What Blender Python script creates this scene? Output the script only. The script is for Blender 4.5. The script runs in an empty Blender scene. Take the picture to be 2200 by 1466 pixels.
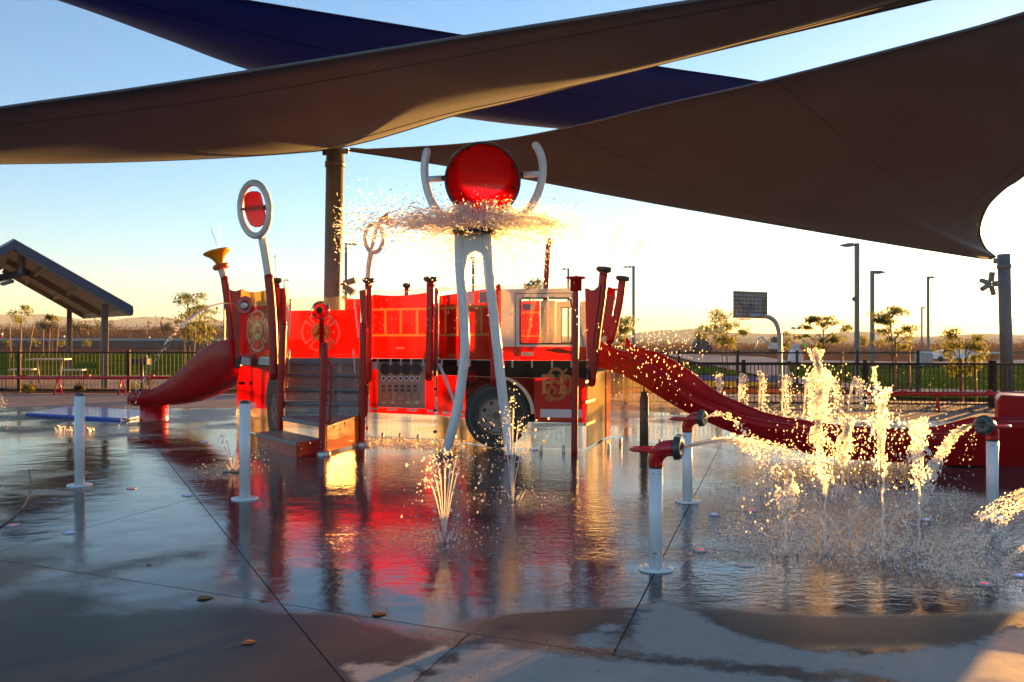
import bpy, bmesh, math, random
from mathutils import Vector, Matrix, noise

S = bpy.context.scene
C = S.collection
R = math.radians
rnd = random.Random(7)

# ------------------------------------------------------------------ camera
F, H, HZ = 2000.0, 1.43, 738.0          # focal length in photo pixels, eye height, horizon row
cam_d = bpy.data.cameras.new('camera')
cam_d.sensor_width = 36.0
cam_d.lens = 36.0 * F / 2200.0
cam_d.shift_y = (HZ - 733.0) / 2200.0
cam_d.clip_start, cam_d.clip_end = 0.05, 20000
cam = bpy.data.objects.new('camera', cam_d)
cam.location = (0, 0, H)
cam.rotation_euler = (R(90), 0, 0)
C.objects.link(cam)
S.camera = cam

# ------------------------------------------------------------------ light
SUN_AZ, SUN_EL = 37.0, 3.0              # degrees right of the view, above the horizon
world = bpy.data.worlds.new('World')
S.world = world
world.use_nodes = True
wn = world.node_tree
for n_ in list(wn.nodes):
    wn.nodes.remove(n_)
sky = wn.nodes.new('ShaderNodeTexSky')
sky.sky_type = 'NISHITA'
sky.sun_disc = False
sky.sun_elevation = R(SUN_EL)
sky.sun_rotation = R(SUN_AZ)
sky.altitude = 400
sky.air_density = 0.85
sky.dust_density = 0.4
sky.ozone_density = 3.0
bg = wn.nodes.new('ShaderNodeBackground')
bg.inputs['Strength'].default_value = 0.07
wo = wn.nodes.new('ShaderNodeOutputWorld')
wb = wn.nodes.new('ShaderNodeMix')          # white balance of the photograph, the same over the whole sky
wb.data_type, wb.blend_type = 'RGBA', 'MULTIPLY'
wb.inputs[0].default_value = 1.0
wb.inputs[7].default_value = (1.07, 0.975, 0.87, 1)
wn.links.new(sky.outputs[0], wb.inputs[6])
wn.links.new(wb.outputs[2], bg.inputs[0])
wn.links.new(bg.outputs[0], wo.inputs[0])

SUN_DIR = Vector((math.sin(R(SUN_AZ)) * math.cos(R(SUN_EL)), math.cos(R(SUN_AZ)) * math.cos(R(SUN_EL)), math.sin(R(SUN_EL))))
sun_d = bpy.data.lights.new('sun', 'SUN')
sun_d.energy = 5.0
sun_d.angle = R(0.53)
sun_d.color = (1.0, 0.45, 0.085)
sun = bpy.data.objects.new('sun', sun_d)
sun.rotation_euler = (-SUN_DIR).to_track_quat('-Z', 'Y').to_euler()
sun.location = (20, 30, 12)
C.objects.link(sun)

S.view_settings.view_transform = 'Standard'
S.view_settings.look = 'None'
S.view_settings.exposure = 3.1
S.view_settings.gamma = 1.0
S.view_settings.use_curve_mapping = False
S.cycles.max_bounces = 12
S.cycles.transparent_max_bounces = 24
S.cycles.transmission_bounces = 8
S.cycles.glossy_bounces = 4
S.cycles.diffuse_bounces = 3
S.cycles.sample_clamp_indirect = 6.0
S.cycles.use_denoising = True

# ------------------------------------------------------------------ helpers
def P(px, py, D):
    return Vector(((px - 1100.0) / F * D, D, H + (HZ - py) / F * D))

def G(px, py, z=0.0):
    D = F * (H - z) / (py - HZ)
    return Vector(((px - 1100.0) / F * D, D, z))

def wloc(o):
    v = Vector((0, 0, 0))
    while o is not None:
        v += o.location
        o = o.parent
    return v

def tag(o, label=None, cat=None, group=None, kind=None):
    if label: o['label'] = label
    if cat: o['category'] = cat
    if group: o['group'] = group
    if kind: o['kind'] = kind
    return o

def thing(name, loc, label, cat, group=None):
    o = bpy.data.objects.new(name, None)
    o.empty_display_size = 0.1
    o.location = loc
    C.objects.link(o)
    return tag(o, label, cat, group)

def perp(d):
    d = d.normalized()
    a = Vector((0, 0, 1)) if abs(d.z) < 0.9 else Vector((1, 0, 0))
    u = d.cross(a).normalized()
    return u, d.cross(u).normalized()

class MB:
    def __init__(self):
        self.v, self.f, self.mi, self.sm = [], [], [], []
        self.m = 0
        self.smooth = False
    def add(self, verts, faces, smooth=None):
        b = len(self.v)
        self.v.extend([tuple(x) for x in verts])
        s = self.smooth if smooth is None else smooth
        for f in faces:
            self.f.append(tuple(i + b for i in f))
            self.mi.append(self.m)
            self.sm.append(s)
        return self
    def box(self, c, s, rz=0.0, M=None):
        c = Vector(c)
        q = M if M is not None else Matrix.Rotation(rz, 3, 'Z')
        vs = [c + q @ Vector((x * s[0] / 2, y * s[1] / 2, z * s[2] / 2)) for x in (-1, 1) for y in (-1, 1) for z in (-1, 1)]
        fs = [(0, 1, 3, 2), (4, 6, 7, 5), (0, 4, 5, 1), (2, 3, 7, 6), (0, 2, 6, 4), (1, 5, 7, 3)]
        return self.add(vs, fs, False)
    def beam(self, a, b, w, h, up=Vector((0, 0, 1))):
        a, b = Vector(a), Vector(b)
        d = (b - a).normalized()
        s = d.cross(up)
        s = s.normalized() if s.length > 1e-6 else Vector((1, 0, 0))
        t = s.cross(d).normalized()
        vs = []
        for p in (a, b):
            for i, j in ((-1, -1), (1, -1), (1, 1), (-1, 1)):
                vs.append(p + s * (i * w / 2) + t * (j * h / 2))
        fs = [(3, 2, 1, 0), (4, 5, 6, 7)] + [(i, (i + 1) % 4, (i + 1) % 4 + 4, i + 4) for i in range(4)]
        return self.add(vs, fs, False)
    def tube(self, pts, r, n=14, caps=True, closed=False):
        pts = [Vector(p) for p in pts]
        m = len(pts)
        rs = r if isinstance(r, (list, tuple)) else [r] * m
        vs, fs = [], []
        u = None
        for i, p in enumerate(pts):
            if closed:
                d = pts[(i + 1) % m] - pts[i - 1]
            else:
                d = pts[min(i + 1, m - 1)] - pts[max(i - 1, 0)]
            d = d.normalized() if d.length > 1e-9 else Vector((0, 0, 1))
            if u is None:
                u, w = perp(d)
            else:
                u = (u - d * u.dot(d))
                u = u.normalized() if u.length > 1e-6 else perp(d)[0]
                w = d.cross(u).normalized()
            for k in range(n):
                a = 2 * math.pi * k / n
                vs.append(p + (u * math.cos(a) + w * math.sin(a)) * rs[i])
        last = m if closed else m - 1
        for i in range(last):
            j = (i + 1) % m
            for k in range(n):
                l = (k + 1) % n
                fs.append((i * n + k, i * n + l, j * n + l, j * n + k))
        self.add(vs, fs, True)
        if caps and not closed:
            b = len(self.v) - m * n
            self.f.append(tuple(b + k for k in reversed(range(n)))); self.mi.append(self.m); self.sm.append(False)
            e = b + (m - 1) * n
            self.f.append(tuple(e + k for k in range(n))); self.mi.append(self.m); self.sm.append(False)
        return self
    def lathe(self, o, d, prof, n=28, close=False):
        """prof: (distance along axis, radius)"""
        o, d = Vector(o), Vector(d).normalized()
        u, w = perp(d)
        vs, fs = [], []
        m = len(prof)
        for (h, r) in prof:
            for k in range(n):
                a = 2 * math.pi * k / n
                vs.append(o + d * h + (u * math.cos(a) + w * math.sin(a)) * max(r, 1e-4))
        for i in range(m - 1 if not close else m):
            j = (i + 1) % m
            for k in range(n):
                l = (k + 1) % n
                fs.append((i * n + k, i * n + l, j * n + l, j * n + k))
        return self.add(vs, fs, True)
    def prism(self, poly, d):
        """poly: list of 3-D points (planar), extruded by vector d"""
        d = Vector(d)
        a = [Vector(p) for p in poly]
        n = len(a)
        nrm = Vector((0, 0, 0))
        for i in range(n):
            nrm += (a[i] - a[0]).cross(a[(i + 1) % n] - a[0])
        if nrm.dot(d) > 0:
            a.reverse()
        vs = a + [p + d for p in a]
        fs = [tuple(range(n)), tuple(reversed(range(n, 2 * n)))]
        fs += [((i + 1) % n, i, n + i, n + (i + 1) % n) for i in range(n)]
        return self.add(vs, fs, False)
    def ball(self, c, r, n=10, sc=(1, 1, 1)):
        c = Vector(c)
        vs, fs = [], []
        for i in range(n + 1):
            t = math.pi * i / n
            for k in range(2 * n):
                a = math.pi * k / n
                vs.append(c + Vector((math.sin(t) * math.cos(a) * sc[0], math.sin(t) * math.sin(a) * sc[1], math.cos(t) * sc[2])) * r)
        for i in range(n):
            for k in range(2 * n):
                l = (k + 1) % (2 * n)
                fs.append((i * 2 * n + k, (i + 1) * 2 * n + k, (i + 1) * 2 * n + l, i * 2 * n + l))
        return self.add(vs, fs, True)
    def build(self, name, mat, parent=None, origin=None, bevel=0.0, label=None, cat=None, group=None, kind=None):
        o0 = wloc(parent) if parent is not None else (Vector(origin) if origin is not None else Vector((0, 0, 0)))
        me = bpy.data.meshes.new(name)
        me.from_pydata([(x - o0.x, y - o0.y, z - o0.z) for x, y, z in self.v], [], self.f)
        for m in (mat if isinstance(mat, (list, tuple)) else [mat]):
            me.materials.append(m)
        me.polygons.foreach_set('material_index', self.mi)
        me.polygons.foreach_set('use_smooth', self.sm)
        me.update()
        o = bpy.data.objects.new(name, me)
        C.objects.link(o)
        if parent is not None:
            o.parent = parent
        else:
            o.location = o0
        if bevel:
            b = o.modifiers.new('bevel', 'BEVEL')
            b.width = bevel
            b.segments = 2
            b.limit_method = 'ANGLE'
            b.angle_limit = R(40)
        return tag(o, label, cat, group, kind)

def share(src, name, parent, loc, rot=None, scale=None, label=None, cat=None, group=None):
    o = bpy.data.objects.new(name, src.data)
    C.objects.link(o)
    o.parent = parent
    o.location = loc
    if rot is not None: o.rotation_euler = rot
    if scale is not None: o.scale = scale
    return tag(o, label, cat, group)

def copy_tree(o, parent=None):
    c = o.copy()
    C.objects.link(c)
    c.parent = parent
    for ch in [x for x in bpy.data.objects if x.parent == o]:
        copy_tree(ch, c)
    return c

def spline(pts, n):
    """Catmull-Rom through points (tuples of any length), n samples per span"""
    pts = [Vector(p) for p in pts]
    out = []
    for i in range(len(pts) - 1):
        p0, p1, p2, p3 = pts[max(i - 1, 0)], pts[i], pts[i + 1], pts[min(i + 2, len(pts) - 1)]
        for k in range(n):
            t = k / n
            out.append(0.5 * ((2 * p1) + (p2 - p0) * t + (2 * p0 - 5 * p1 + 4 * p2 - p3) * t * t + (3 * p1 - p0 - 3 * p2 + p3) * t ** 3))
    out.append(pts[-1].copy())
    return out

def resample(pts, n):
    pts = [Vector(p) for p in pts]
    L = [0.0]
    for a, b in zip(pts, pts[1:]):
        L.append(L[-1] + (b - a).length)
    out, j = [], 0
    for i in range(n):
        s = L[-1] * i / (n - 1)
        while j < len(L) - 2 and L[j + 1] < s:
            j += 1
        t = (s - L[j]) / max(L[j + 1] - L[j], 1e-9)
        out.append(pts[j].lerp(pts[j + 1], min(max(t, 0), 1)))
    return out

# ------------------------------------------------------------------ materials
def nodes_of(name):
    m = bpy.data.materials.new(name)
    m.use_nodes = True
    nt = m.node_tree
    for n in list(nt.nodes):
        nt.nodes.remove(n)
    out = nt.nodes.new('ShaderNodeOutputMaterial')
    return m, nt, out

def N(nt, t, **kw):
    n = nt.nodes.new(t)
    for k, v in kw.items():
        if k.startswith('i_'):
            n.inputs[k[2:].replace('_', ' ')].default_value = v
        else:
            setattr(n, k, v)
    return n

def sock(n, *names):
    for s in names:
        if s in n.inputs:
            return n.inputs[s]

def mixc(nt, fac, a, b):
    n = nt.nodes.new('ShaderNodeMix')
    n.data_type = 'RGBA'
    for s, v in ((n.inputs[0], fac), (n.inputs[6], a), (n.inputs[7], b)):
        if isinstance(v, bpy.types.NodeSocket): nt.links.new(v, s)
        elif isinstance(v, (int, float)): s.default_value = v
        else: s.default_value = (*v[:3], 1)
    return n.outputs[2]

def math_(nt, op, a, b=0.0, c=0.0, clamp=False):
    n = nt.nodes.new('ShaderNodeMath')
    n.operation = op
    n.use_clamp = clamp
    for s, v in zip(n.inputs, (a, b, c)):
        if isinstance(v, bpy.types.NodeSocket): nt.links.new(v, s)
        else: s.default_value = v
    return n.outputs[0]

def pos(nt):
    return nt.nodes.new('ShaderNodeNewGeometry').outputs['Position']

def noise_n(nt, scale, detail=4, rough=0.55, vec=None, dist=0.0):
    n = nt.nodes.new('ShaderNodeTexNoise')
    n.inputs['Scale'].default_value = scale
    n.inputs['Detail'].default_value = detail
    n.inputs['Roughness'].default_value = rough
    n.inputs['Distortion'].default_value = dist
    nt.links.new(vec if vec is not None else pos(nt), n.inputs['Vector'])
    return n.outputs['Fac']

def ramp(nt, fac, lo, hi):
    n = nt.nodes.new('ShaderNodeMapRange')
    n.interpolation_type = 'SMOOTHSTEP'
    n.inputs['From Min'].default_value = lo
    n.inputs['From Max'].default_value = hi
    nt.links.new(fac, n.inputs['Value'])
    return n.outputs[0]

def bump_n(nt, h, strength, dist, base=None):
    n = nt.nodes.new('ShaderNodeBump')
    n.inputs['Distance'].default_value = dist
    if isinstance(strength, bpy.types.NodeSocket): nt.links.new(strength, n.inputs['Strength'])
    else: n.inputs['Strength'].default_value = strength
    nt.links.new(h, n.inputs['Height'])
    if base is not None: nt.links.new(base, n.inputs['Normal'])
    return n.outputs[0]

def pmat(name, col, rough=0.5, metal=0.0, var=0.12, scale=6.0, coat=0.0, bump=0.0, bscale=60.0, spec=0.5, col2=None, trans=0.0, tcol=None):
    """painted / solid surface with mottling, wear and fine relief; trans adds light passing through (cloth, leaves)"""
    m, nt, out = nodes_of(name)
    b = N(nt, 'ShaderNodeBsdfPrincipled')
    f = noise_n(nt, scale, 5, 0.6)
    f = ramp(nt, f, 0.25, 0.75)
    c2 = col2 if col2 else tuple(min(1, x * (1 + var)) for x in col)
    c1 = col if col2 else tuple(x * (1 - var) for x in col)
    c = mixc(nt, f, c1, c2)
    nt.links.new(c, b.inputs['Base Color'])
    f2 = noise_n(nt, scale * 3.1, 4, 0.6)
    r = math_(nt, 'MULTIPLY_ADD', f2, rough * 0.5, rough * 0.75, True)
    nt.links.new(r, b.inputs['Roughness'])
    b.inputs['Metallic'].default_value = metal
    b.inputs['Specular IOR Level'].default_value = spec
    b.inputs['Coat Weight'].default_value = coat
    b.inputs['Coat Roughness'].default_value = 0.08
    if bump:
        nt.links.new(bump_n(nt, noise_n(nt, bscale, 3), bump, 0.004), b.inputs['Normal'])
    sh = b.outputs[0]
    if trans:
        t = N(nt, 'ShaderNodeBsdfTranslucent')
        if tcol: t.inputs[0].default_value = (*tcol, 1)
        else: nt.links.new(c, t.inputs[0])
        mx = N(nt, 'ShaderNodeMixShader')
        mx.inputs[0].default_value = trans
        nt.links.new(sh, mx.inputs[1]); nt.links.new(t.outputs[0], mx.inputs[2])
        sh = mx.outputs[0]
    nt.links.new(sh, out.inputs[0])
    return m

def panel_mat(name, col, through, tr=0.6, clear=0.0, rough=0.12, tint=None):
    """printed polycarbonate: diffuse print + light through it + clear share + gloss"""
    m, nt, out = nodes_of(name)
    d = N(nt, 'ShaderNodeBsdfDiffuse')
    t = N(nt, 'ShaderNodeBsdfTranslucent')
    f = ramp(nt, noise_n(nt, 2.2, 4), 0.3, 0.7)
    nt.links.new(mixc(nt, f, tuple(x * 0.9 for x in col), col), d.inputs[0])
    nt.links.new(mixc(nt, f, tuple(x * 0.85 for x in through), through), t.inputs[0])
    a = N(nt, 'ShaderNodeMixShader'); a.inputs[0].default_value = tr
    nt.links.new(d.outputs[0], a.inputs[1]); nt.links.new(t.outputs[0], a.inputs[2])
    sh = a.outputs[0]
    if clear:
        p = N(nt, 'ShaderNodeBsdfTransparent')
        p.inputs[0].default_value = (*(tint or (0.95, 0.93, 0.9)), 1)
        spots = ramp(nt, noise_n(nt, 55, 2), 0.63, 0.75)      # dried drops and water film
        c = math_(nt, 'MULTIPLY_ADD', spots, -clear * 0.5, clear)
        b2 = N(nt, 'ShaderNodeMixShader'); nt.links.new(c, b2.inputs[0])
        nt.links.new(sh, b2.inputs[1]); nt.links.new(p.outputs[0], b2.inputs[2])
        sh = b2.outputs[0]
    g = N(nt, 'ShaderNodeBsdfGlossy'); g.inputs['Roughness'].default_value = rough
    fr = N(nt, 'ShaderNodeFresnel'); fr.inputs[0].default_value = 1.42 if clear < 0.8 else 1.22
    e = N(nt, 'ShaderNodeMixShader')
    nt.links.new(fr.outputs[0], e.inputs[0])
    nt.links.new(sh, e.inputs[1]); nt.links.new(g.outputs[0], e.inputs[2])
    nt.links.new(e.outputs[0], out.inputs[0])
    return m

M = {}
M['red_paint'] = pmat('red_paint', (0.34, 0.004, 0.007), 0.3, coat=0.12, var=0.08, spec=0.35)
M['red_slide'] = pmat('red_slide', (0.44, 0.004, 0.009), 0.3, coat=0.0, var=0.1, scale=2.5, bump=0.02, bscale=9, trans=0.15, spec=0.22)
M['red_bright'] = pmat('red_bright', (0.55, 0.006, 0.008), 0.22, coat=0.25, var=0.1)
M['white_paint'] = pmat('white_paint', (0.8, 0.79, 0.8), 0.3, coat=0.3, var=0.04, scale=4)
M['leg_white'] = pmat('leg_white', (0.72, 0.7, 0.7), 0.3, coat=0.3, var=0.06)
M['yellow'] = pmat('yellow', (0.75, 0.36, 0.015), 0.3, coat=0.3, var=0.12, trans=0.1)
M['orange'] = pmat('orange', (0.6, 0.10, 0.015), 0.3, coat=0.3)
M['rubber'] = pmat('rubber', (0.018, 0.018, 0.02), 0.5, var=0.3)
M['cap_dark'] = pmat('cap_dark', (0.05, 0.055, 0.05), 0.3, coat=0.3)
M['steel'] = pmat('steel', (0.42, 0.42, 0.43), 0.3, metal=0.9, var=0.15)
M['galv'] = pmat('galv', (0.45, 0.46, 0.48), 0.45, metal=0.25, var=0.12)
M['tread_grey'] = pmat('tread_grey', (0.15, 0.16, 0.18), 0.4, var=0.2, bump=0.4, bscale=90)
M['mast'] = pmat('mast', (0.17, 0.17, 0.175), 0.45, metal=0.0, var=0.1, scale=2)
M['fence_brown'] = pmat('fence_brown', (0.035, 0.028, 0.026), 0.7, spec=0.15)
M['fence_black'] = pmat('fence_black', (0.018, 0.018, 0.018), 0.5)
M['lamp_metal'] = pmat('lamp_metal', (0.2, 0.2, 0.2), 0.5, metal=0.3)
M['trunk'] = pmat('trunk', (0.12, 0.075, 0.045), 0.85, var=0.3, scale=20, bump=0.5)
M['stake'] = pmat('stake', (0.34, 0.17, 0.075), 0.8, var=0.25, scale=15)
M['leaf'] = pmat('leaf', (0.06, 0.095, 0.022), 0.5, var=0.5, scale=3, trans=0.55, tcol=(0.3, 0.32, 0.05))
M['leaf_dry'] = pmat('leaf_dry', (0.06, 0.05, 0.014), 0.6, var=0.4, scale=0.3, trans=0.35, col2=(0.035, 0.042, 0.012), tcol=(0.14, 0.1, 0.025))
M['brush'] = pmat('brush', (0.085, 0.034, 0.014), 0.8, scale=0.06, col2=(0.04, 0.034, 0.011), trans=0.3, tcol=(0.14, 0.06, 0.02))
M['grass_blade'] = pmat('grass_blade', (0.018, 0.04, 0.005), 0.6, var=0.3, trans=0.3, tcol=(0.03, 0.06, 0.006))
M['mat_blue'] = pmat('mat_blue', (0.012, 0.09, 0.55), 0.3, coat=0.3, var=0.15)
M['roof_navy'] = pmat('roof_navy', (0.035, 0.045, 0.09), 0.45, metal=0.2)
M['soffit'] = pmat('soffit', (0.33, 0.31, 0.27), 0.7, var=0.15, bump=0.2, bscale=12)
M['shelter_post'] = pmat('shelter_post', (0.15, 0.12, 0.11), 0.5)
M['table_top'] = pmat('table_top', (0.62, 0.6, 0.56), 0.6)
M['hivis'] = pmat('hivis', (0.25, 0.7, 0.05), 0.6)
M['skin'] = pmat('skin', (0.4, 0.22, 0.14), 0.6)
M['cloth_dark'] = pmat('cloth_dark', (0.03, 0.035, 0.06), 0.8)
M['white_dull'] = pmat('white_dull', (0.66, 0.65, 0.62), 0.5)
M['glass_dark'] = pmat('glass_dark', (0.02, 0.025, 0.03), 0.08)
M['marker_orange'] = pmat('marker_orange', (0.6, 0.06, 0.02), 0.5, trans=0.2)
M['pole_dark'] = pmat('pole_dark', (0.11, 0.08, 0.06), 0.6, var=0.35, scale=20)
M['leaf_dead'] = pmat('leaf_dead', (0.42, 0.14, 0.015), 0.5, var=0.4, scale=40, trans=0.2)
M['print_black'] = panel_mat('print_black', (0.012, 0.011, 0.011), (0.05, 0.01, 0.005), 0.35, rough=0.1)
M['print_grey'] = panel_mat('print_grey', (0.16, 0.13, 0.11), (0.2, 0.14, 0.1), 0.25)
M['print_hub'] = panel_mat('print_hub', (0.38, 0.30, 0.25), (0.2, 0.15, 0.12), 0.2)
M['print_white'] = panel_mat('print_white', (0.8, 0.78, 0.8), (0.4, 0.38, 0.38), 0.2)
M['print_tan'] = panel_mat('print_tan', (0.85, 0.66, 0.44), (0.9, 0.5, 0.2), 0.15)
M['panel_tan'] = panel_mat('panel_tan', (0.55, 0.34, 0.14), (0.85, 0.45, 0.12), 0.65)
M['panel_red'] = panel_mat('panel_red', (0.62, 0.012, 0.006), (0.98, 0.035, 0.012), 0.7, clear=0.3, tint=(1.0, 0.10, 0.04))
M['panel_red_line'] = panel_mat('panel_red_line', (0.28, 0.006, 0.004), (0.35, 0.01, 0.005), 0.5)
M['panel_silver'] = panel_mat('panel_silver', (0.8, 0.8, 0.82), (0.9, 0.86, 0.82), 0.4)
M['panel_clear'] = panel_mat('panel_clear', (0.55, 0.5, 0.45), (0.85, 0.78, 0.66), 0.6, clear=0.79)
M['panel_clearer'] = panel_mat('panel_clearer', (0.5, 0.47, 0.42), (0.85, 0.78, 0.66), 0.6, clear=0.96)
M['panel_yellow'] = panel_mat('panel_yellow', (0.9, 0.74, 0.22), (0.98, 0.8, 0.3), 0.55, clear=0.35, tint=(1.0, 0.85, 0.35))
M['panel_orange'] = panel_mat('panel_orange', (0.95, 0.26, 0.02), (1.0, 0.36, 0.03), 0.45)
M['panel_steel'] = panel_mat('panel_steel', (0.38, 0.34, 0.31), (0.4, 0.28, 0.2), 0.3, rough=0.25)
M['print_gold'] = panel_mat('print_gold', (0.8, 0.3, 0.06), (0.9, 0.3, 0.05), 0.15)
M['print_yellow'] = panel_mat('print_yellow', (0.9, 0.68, 0.2), (0.9, 0.6, 0.1), 0.15)
M['bucket_red'] = panel_mat('bucket_red', (0.7, 0.004, 0.012), (1.0, 0.012, 0.025), 0.7, rough=0.15, clear=0.3, tint=(1.0, 0.06, 0.05))
M['paddle_red'] = panel_mat('paddle_red', (0.75, 0.02, 0.012), (0.7, 0.02, 0.01), 0.4, rough=0.15)
M['dish_red'] = panel_mat('dish_red', (0.6, 0.006, 0.01), (0.8, 0.01, 0.02), 0.5, clear=0.25, tint=(0.9, 0.1, 0.08))
M['print_blue'] = panel_mat('print_blue', (0.3, 0.34, 0.55), (0.3, 0.3, 0.5), 0.3)

def led_mat(name, col, e):
    m, nt, out = nodes_of(name)
    b = N(nt, 'ShaderNodeBsdfPrincipled')
    b.inputs['Base Color'].default_value = (*col, 1)
    b.inputs['Roughness'].default_value = 0.2
    b.inputs['Emission Color'].default_value = (*col, 1)
    n = noise_n(nt, 30, 2)
    nt.links.new(math_(nt, 'MULTIPLY', n, e * 2), b.inputs['Emission Strength'])
    nt.links.new(b.outputs[0], out.inputs[0])
    return m
M['led_red'] = led_mat('led_red', (0.85, 0.12, 0.14), 0.06)
M['led_blue'] = led_mat('led_blue', (0.22, 0.3, 0.9), 0.10)

# riser: studded wet metal that sparkles
def riser_mat():
    m, nt, out = nodes_of('riser_metal')
    b = N(nt, 'ShaderNodeBsdfPrincipled')
    v = N(nt, 'ShaderNodeTexVoronoi'); v.inputs['Scale'].default_value = 55
    nt.links.new(pos(nt), v.inputs['Vector'])
    f = noise_n(nt, 80, 3)
    nt.links.new(mixc(nt, ramp(nt, f, 0.4, 0.6), (0.10, 0.10, 0.105), (0.5, 0.48, 0.47)), b.inputs['Base Color'])
    b.inputs['Metallic'].default_value = 0.7
    b.inputs['Roughness'].default_value = 0.18
    nt.links.new(bump_n(nt, v.outputs['Distance'], 1.0, 0.01), b.inputs['Normal'])
    tr = N(nt, 'ShaderNodeBsdfTransparent'); tr.inputs[0].default_value = (0.9, 0.88, 0.87, 1)
    mx = N(nt, 'ShaderNodeMixShader')
    nt.links.new(math_(nt, 'MULTIPLY', ramp(nt, f, 0.35, 0.55), 0.55), mx.inputs[0])
    nt.links.new(b.outputs[0], mx.inputs[1]); nt.links.new(tr.outputs[0], mx.inputs[2])
    nt.links.new(mx.outputs[0], out.inputs[0])
    return m
M['riser'] = riser_mat()

# sail cloth: knitted shade fabric; a fraction of light passes through
def sail_mat(name, col, tcol, tr):
    m, nt, out = nodes_of(name)
    d = N(nt, 'ShaderNodeBsdfDiffuse')
    t = N(nt, 'ShaderNodeBsdfTranslucent')
    big = noise_n(nt, 0.8, 4)
    fine = noise_n(nt, 55, 2)
    f = math_(nt, 'MULTIPLY_ADD', fine, 0.55, math_(nt, 'MULTIPLY', big, 0.45))
    nt.links.new(mixc(nt, f, tuple(x * 0.6 for x in col), tuple(x * 1.4 for x in col)), d.inputs[0])
    nt.links.new(mixc(nt, f, tuple(x * 0.5 for x in tcol), tuple(x * 1.5 for x in tcol)), t.inputs[0])
    a = N(nt, 'ShaderNodeMixShader'); a.inputs[0].default_value = tr
    nt.links.new(d.outputs[0], a.inputs[1]); nt.links.new(t.outputs[0], a.inputs[2])
    g = N(nt, 'ShaderNodeBsdfGlossy'); g.inputs['Roughness'].default_value = 0.42
    g.inputs[0].default_value = (0.8, 0.75, 0.7, 1)
    lw = N(nt, 'ShaderNodeFresnel'); lw.inputs[0].default_value = 1.35
    e = N(nt, 'ShaderNodeMixShader')
    nt.links.new(math_(nt, 'MULTIPLY', lw.outputs[0], 0.25), e.inputs[0])
    nt.links.new(a.outputs[0], e.inputs[1]); nt.links.new(g.outputs[0], e.inputs[2])
    nt.links.new(e.outputs[0], out.inputs[0])
    return m
M['sail_grey'] = sail_mat('sail_grey', (0.285, 0.325, 0.40), (0.11, 0.12, 0.14), 0.4)
M['sail_grey_hem'] = sail_mat('sail_grey_hem', (0.2, 0.205, 0.22), (0.04, 0.03, 0.025), 0.25)
M['sail_blue'] = sail_mat('sail_blue', (0.02, 0.06, 0.38), (0.008, 0.04, 0.28), 0.45)
M['sail_blue_hem'] = sail_mat('sail_blue_hem', (0.012, 0.015, 0.07), (0.005, 0.008, 0.03), 0.25)

# broken-up, aerated water: scatters light through, shows a wet highlight, lets some background through
def water_mat(name, milk, tcol=(1.0, 0.99, 0.97), rough=0.08, thin=0.25):
    m, nt, out = nodes_of(name)
    t = N(nt, 'ShaderNodeBsdfTranslucent'); t.inputs[0].default_value = (*tcol, 1)
    d = N(nt, 'ShaderNodeBsdfDiffuse'); d.inputs[0].default_value = (0.8, 0.8, 0.8, 1)
    a = N(nt, 'ShaderNodeMixShader'); a.inputs[0].default_value = 0.08
    nt.links.new(t.outputs[0], a.inputs[1]); nt.links.new(d.outputs[0], a.inputs[2])
    g = N(nt, 'ShaderNodeBsdfGlass'); g.inputs['IOR'].default_value = 1.33; g.inputs['Roughness'].default_value = rough
    e = N(nt, 'ShaderNodeMixShader'); e.inputs[0].default_value = milk
    nt.links.new(g.outputs[0], e.inputs[1]); nt.links.new(a.outputs[0], e.inputs[2])
    tr = N(nt, 'ShaderNodeBsdfTransparent')
    h = N(nt, 'ShaderNodeMixShader'); h.inputs[0].default_value = thin
    nt.links.new(e.outputs[0], h.inputs[1]); nt.links.new(tr.outputs[0], h.inputs[2])
    nt.links.new(h.outputs[0], out.inputs[0])
    return m
M['water'] = water_mat('water', 0.68)
M['water_sheet'] = water_mat('water_sheet', 0.68, thin=0.38)
M['water_clear'] = water_mat('water_clear', 0.3)

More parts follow.
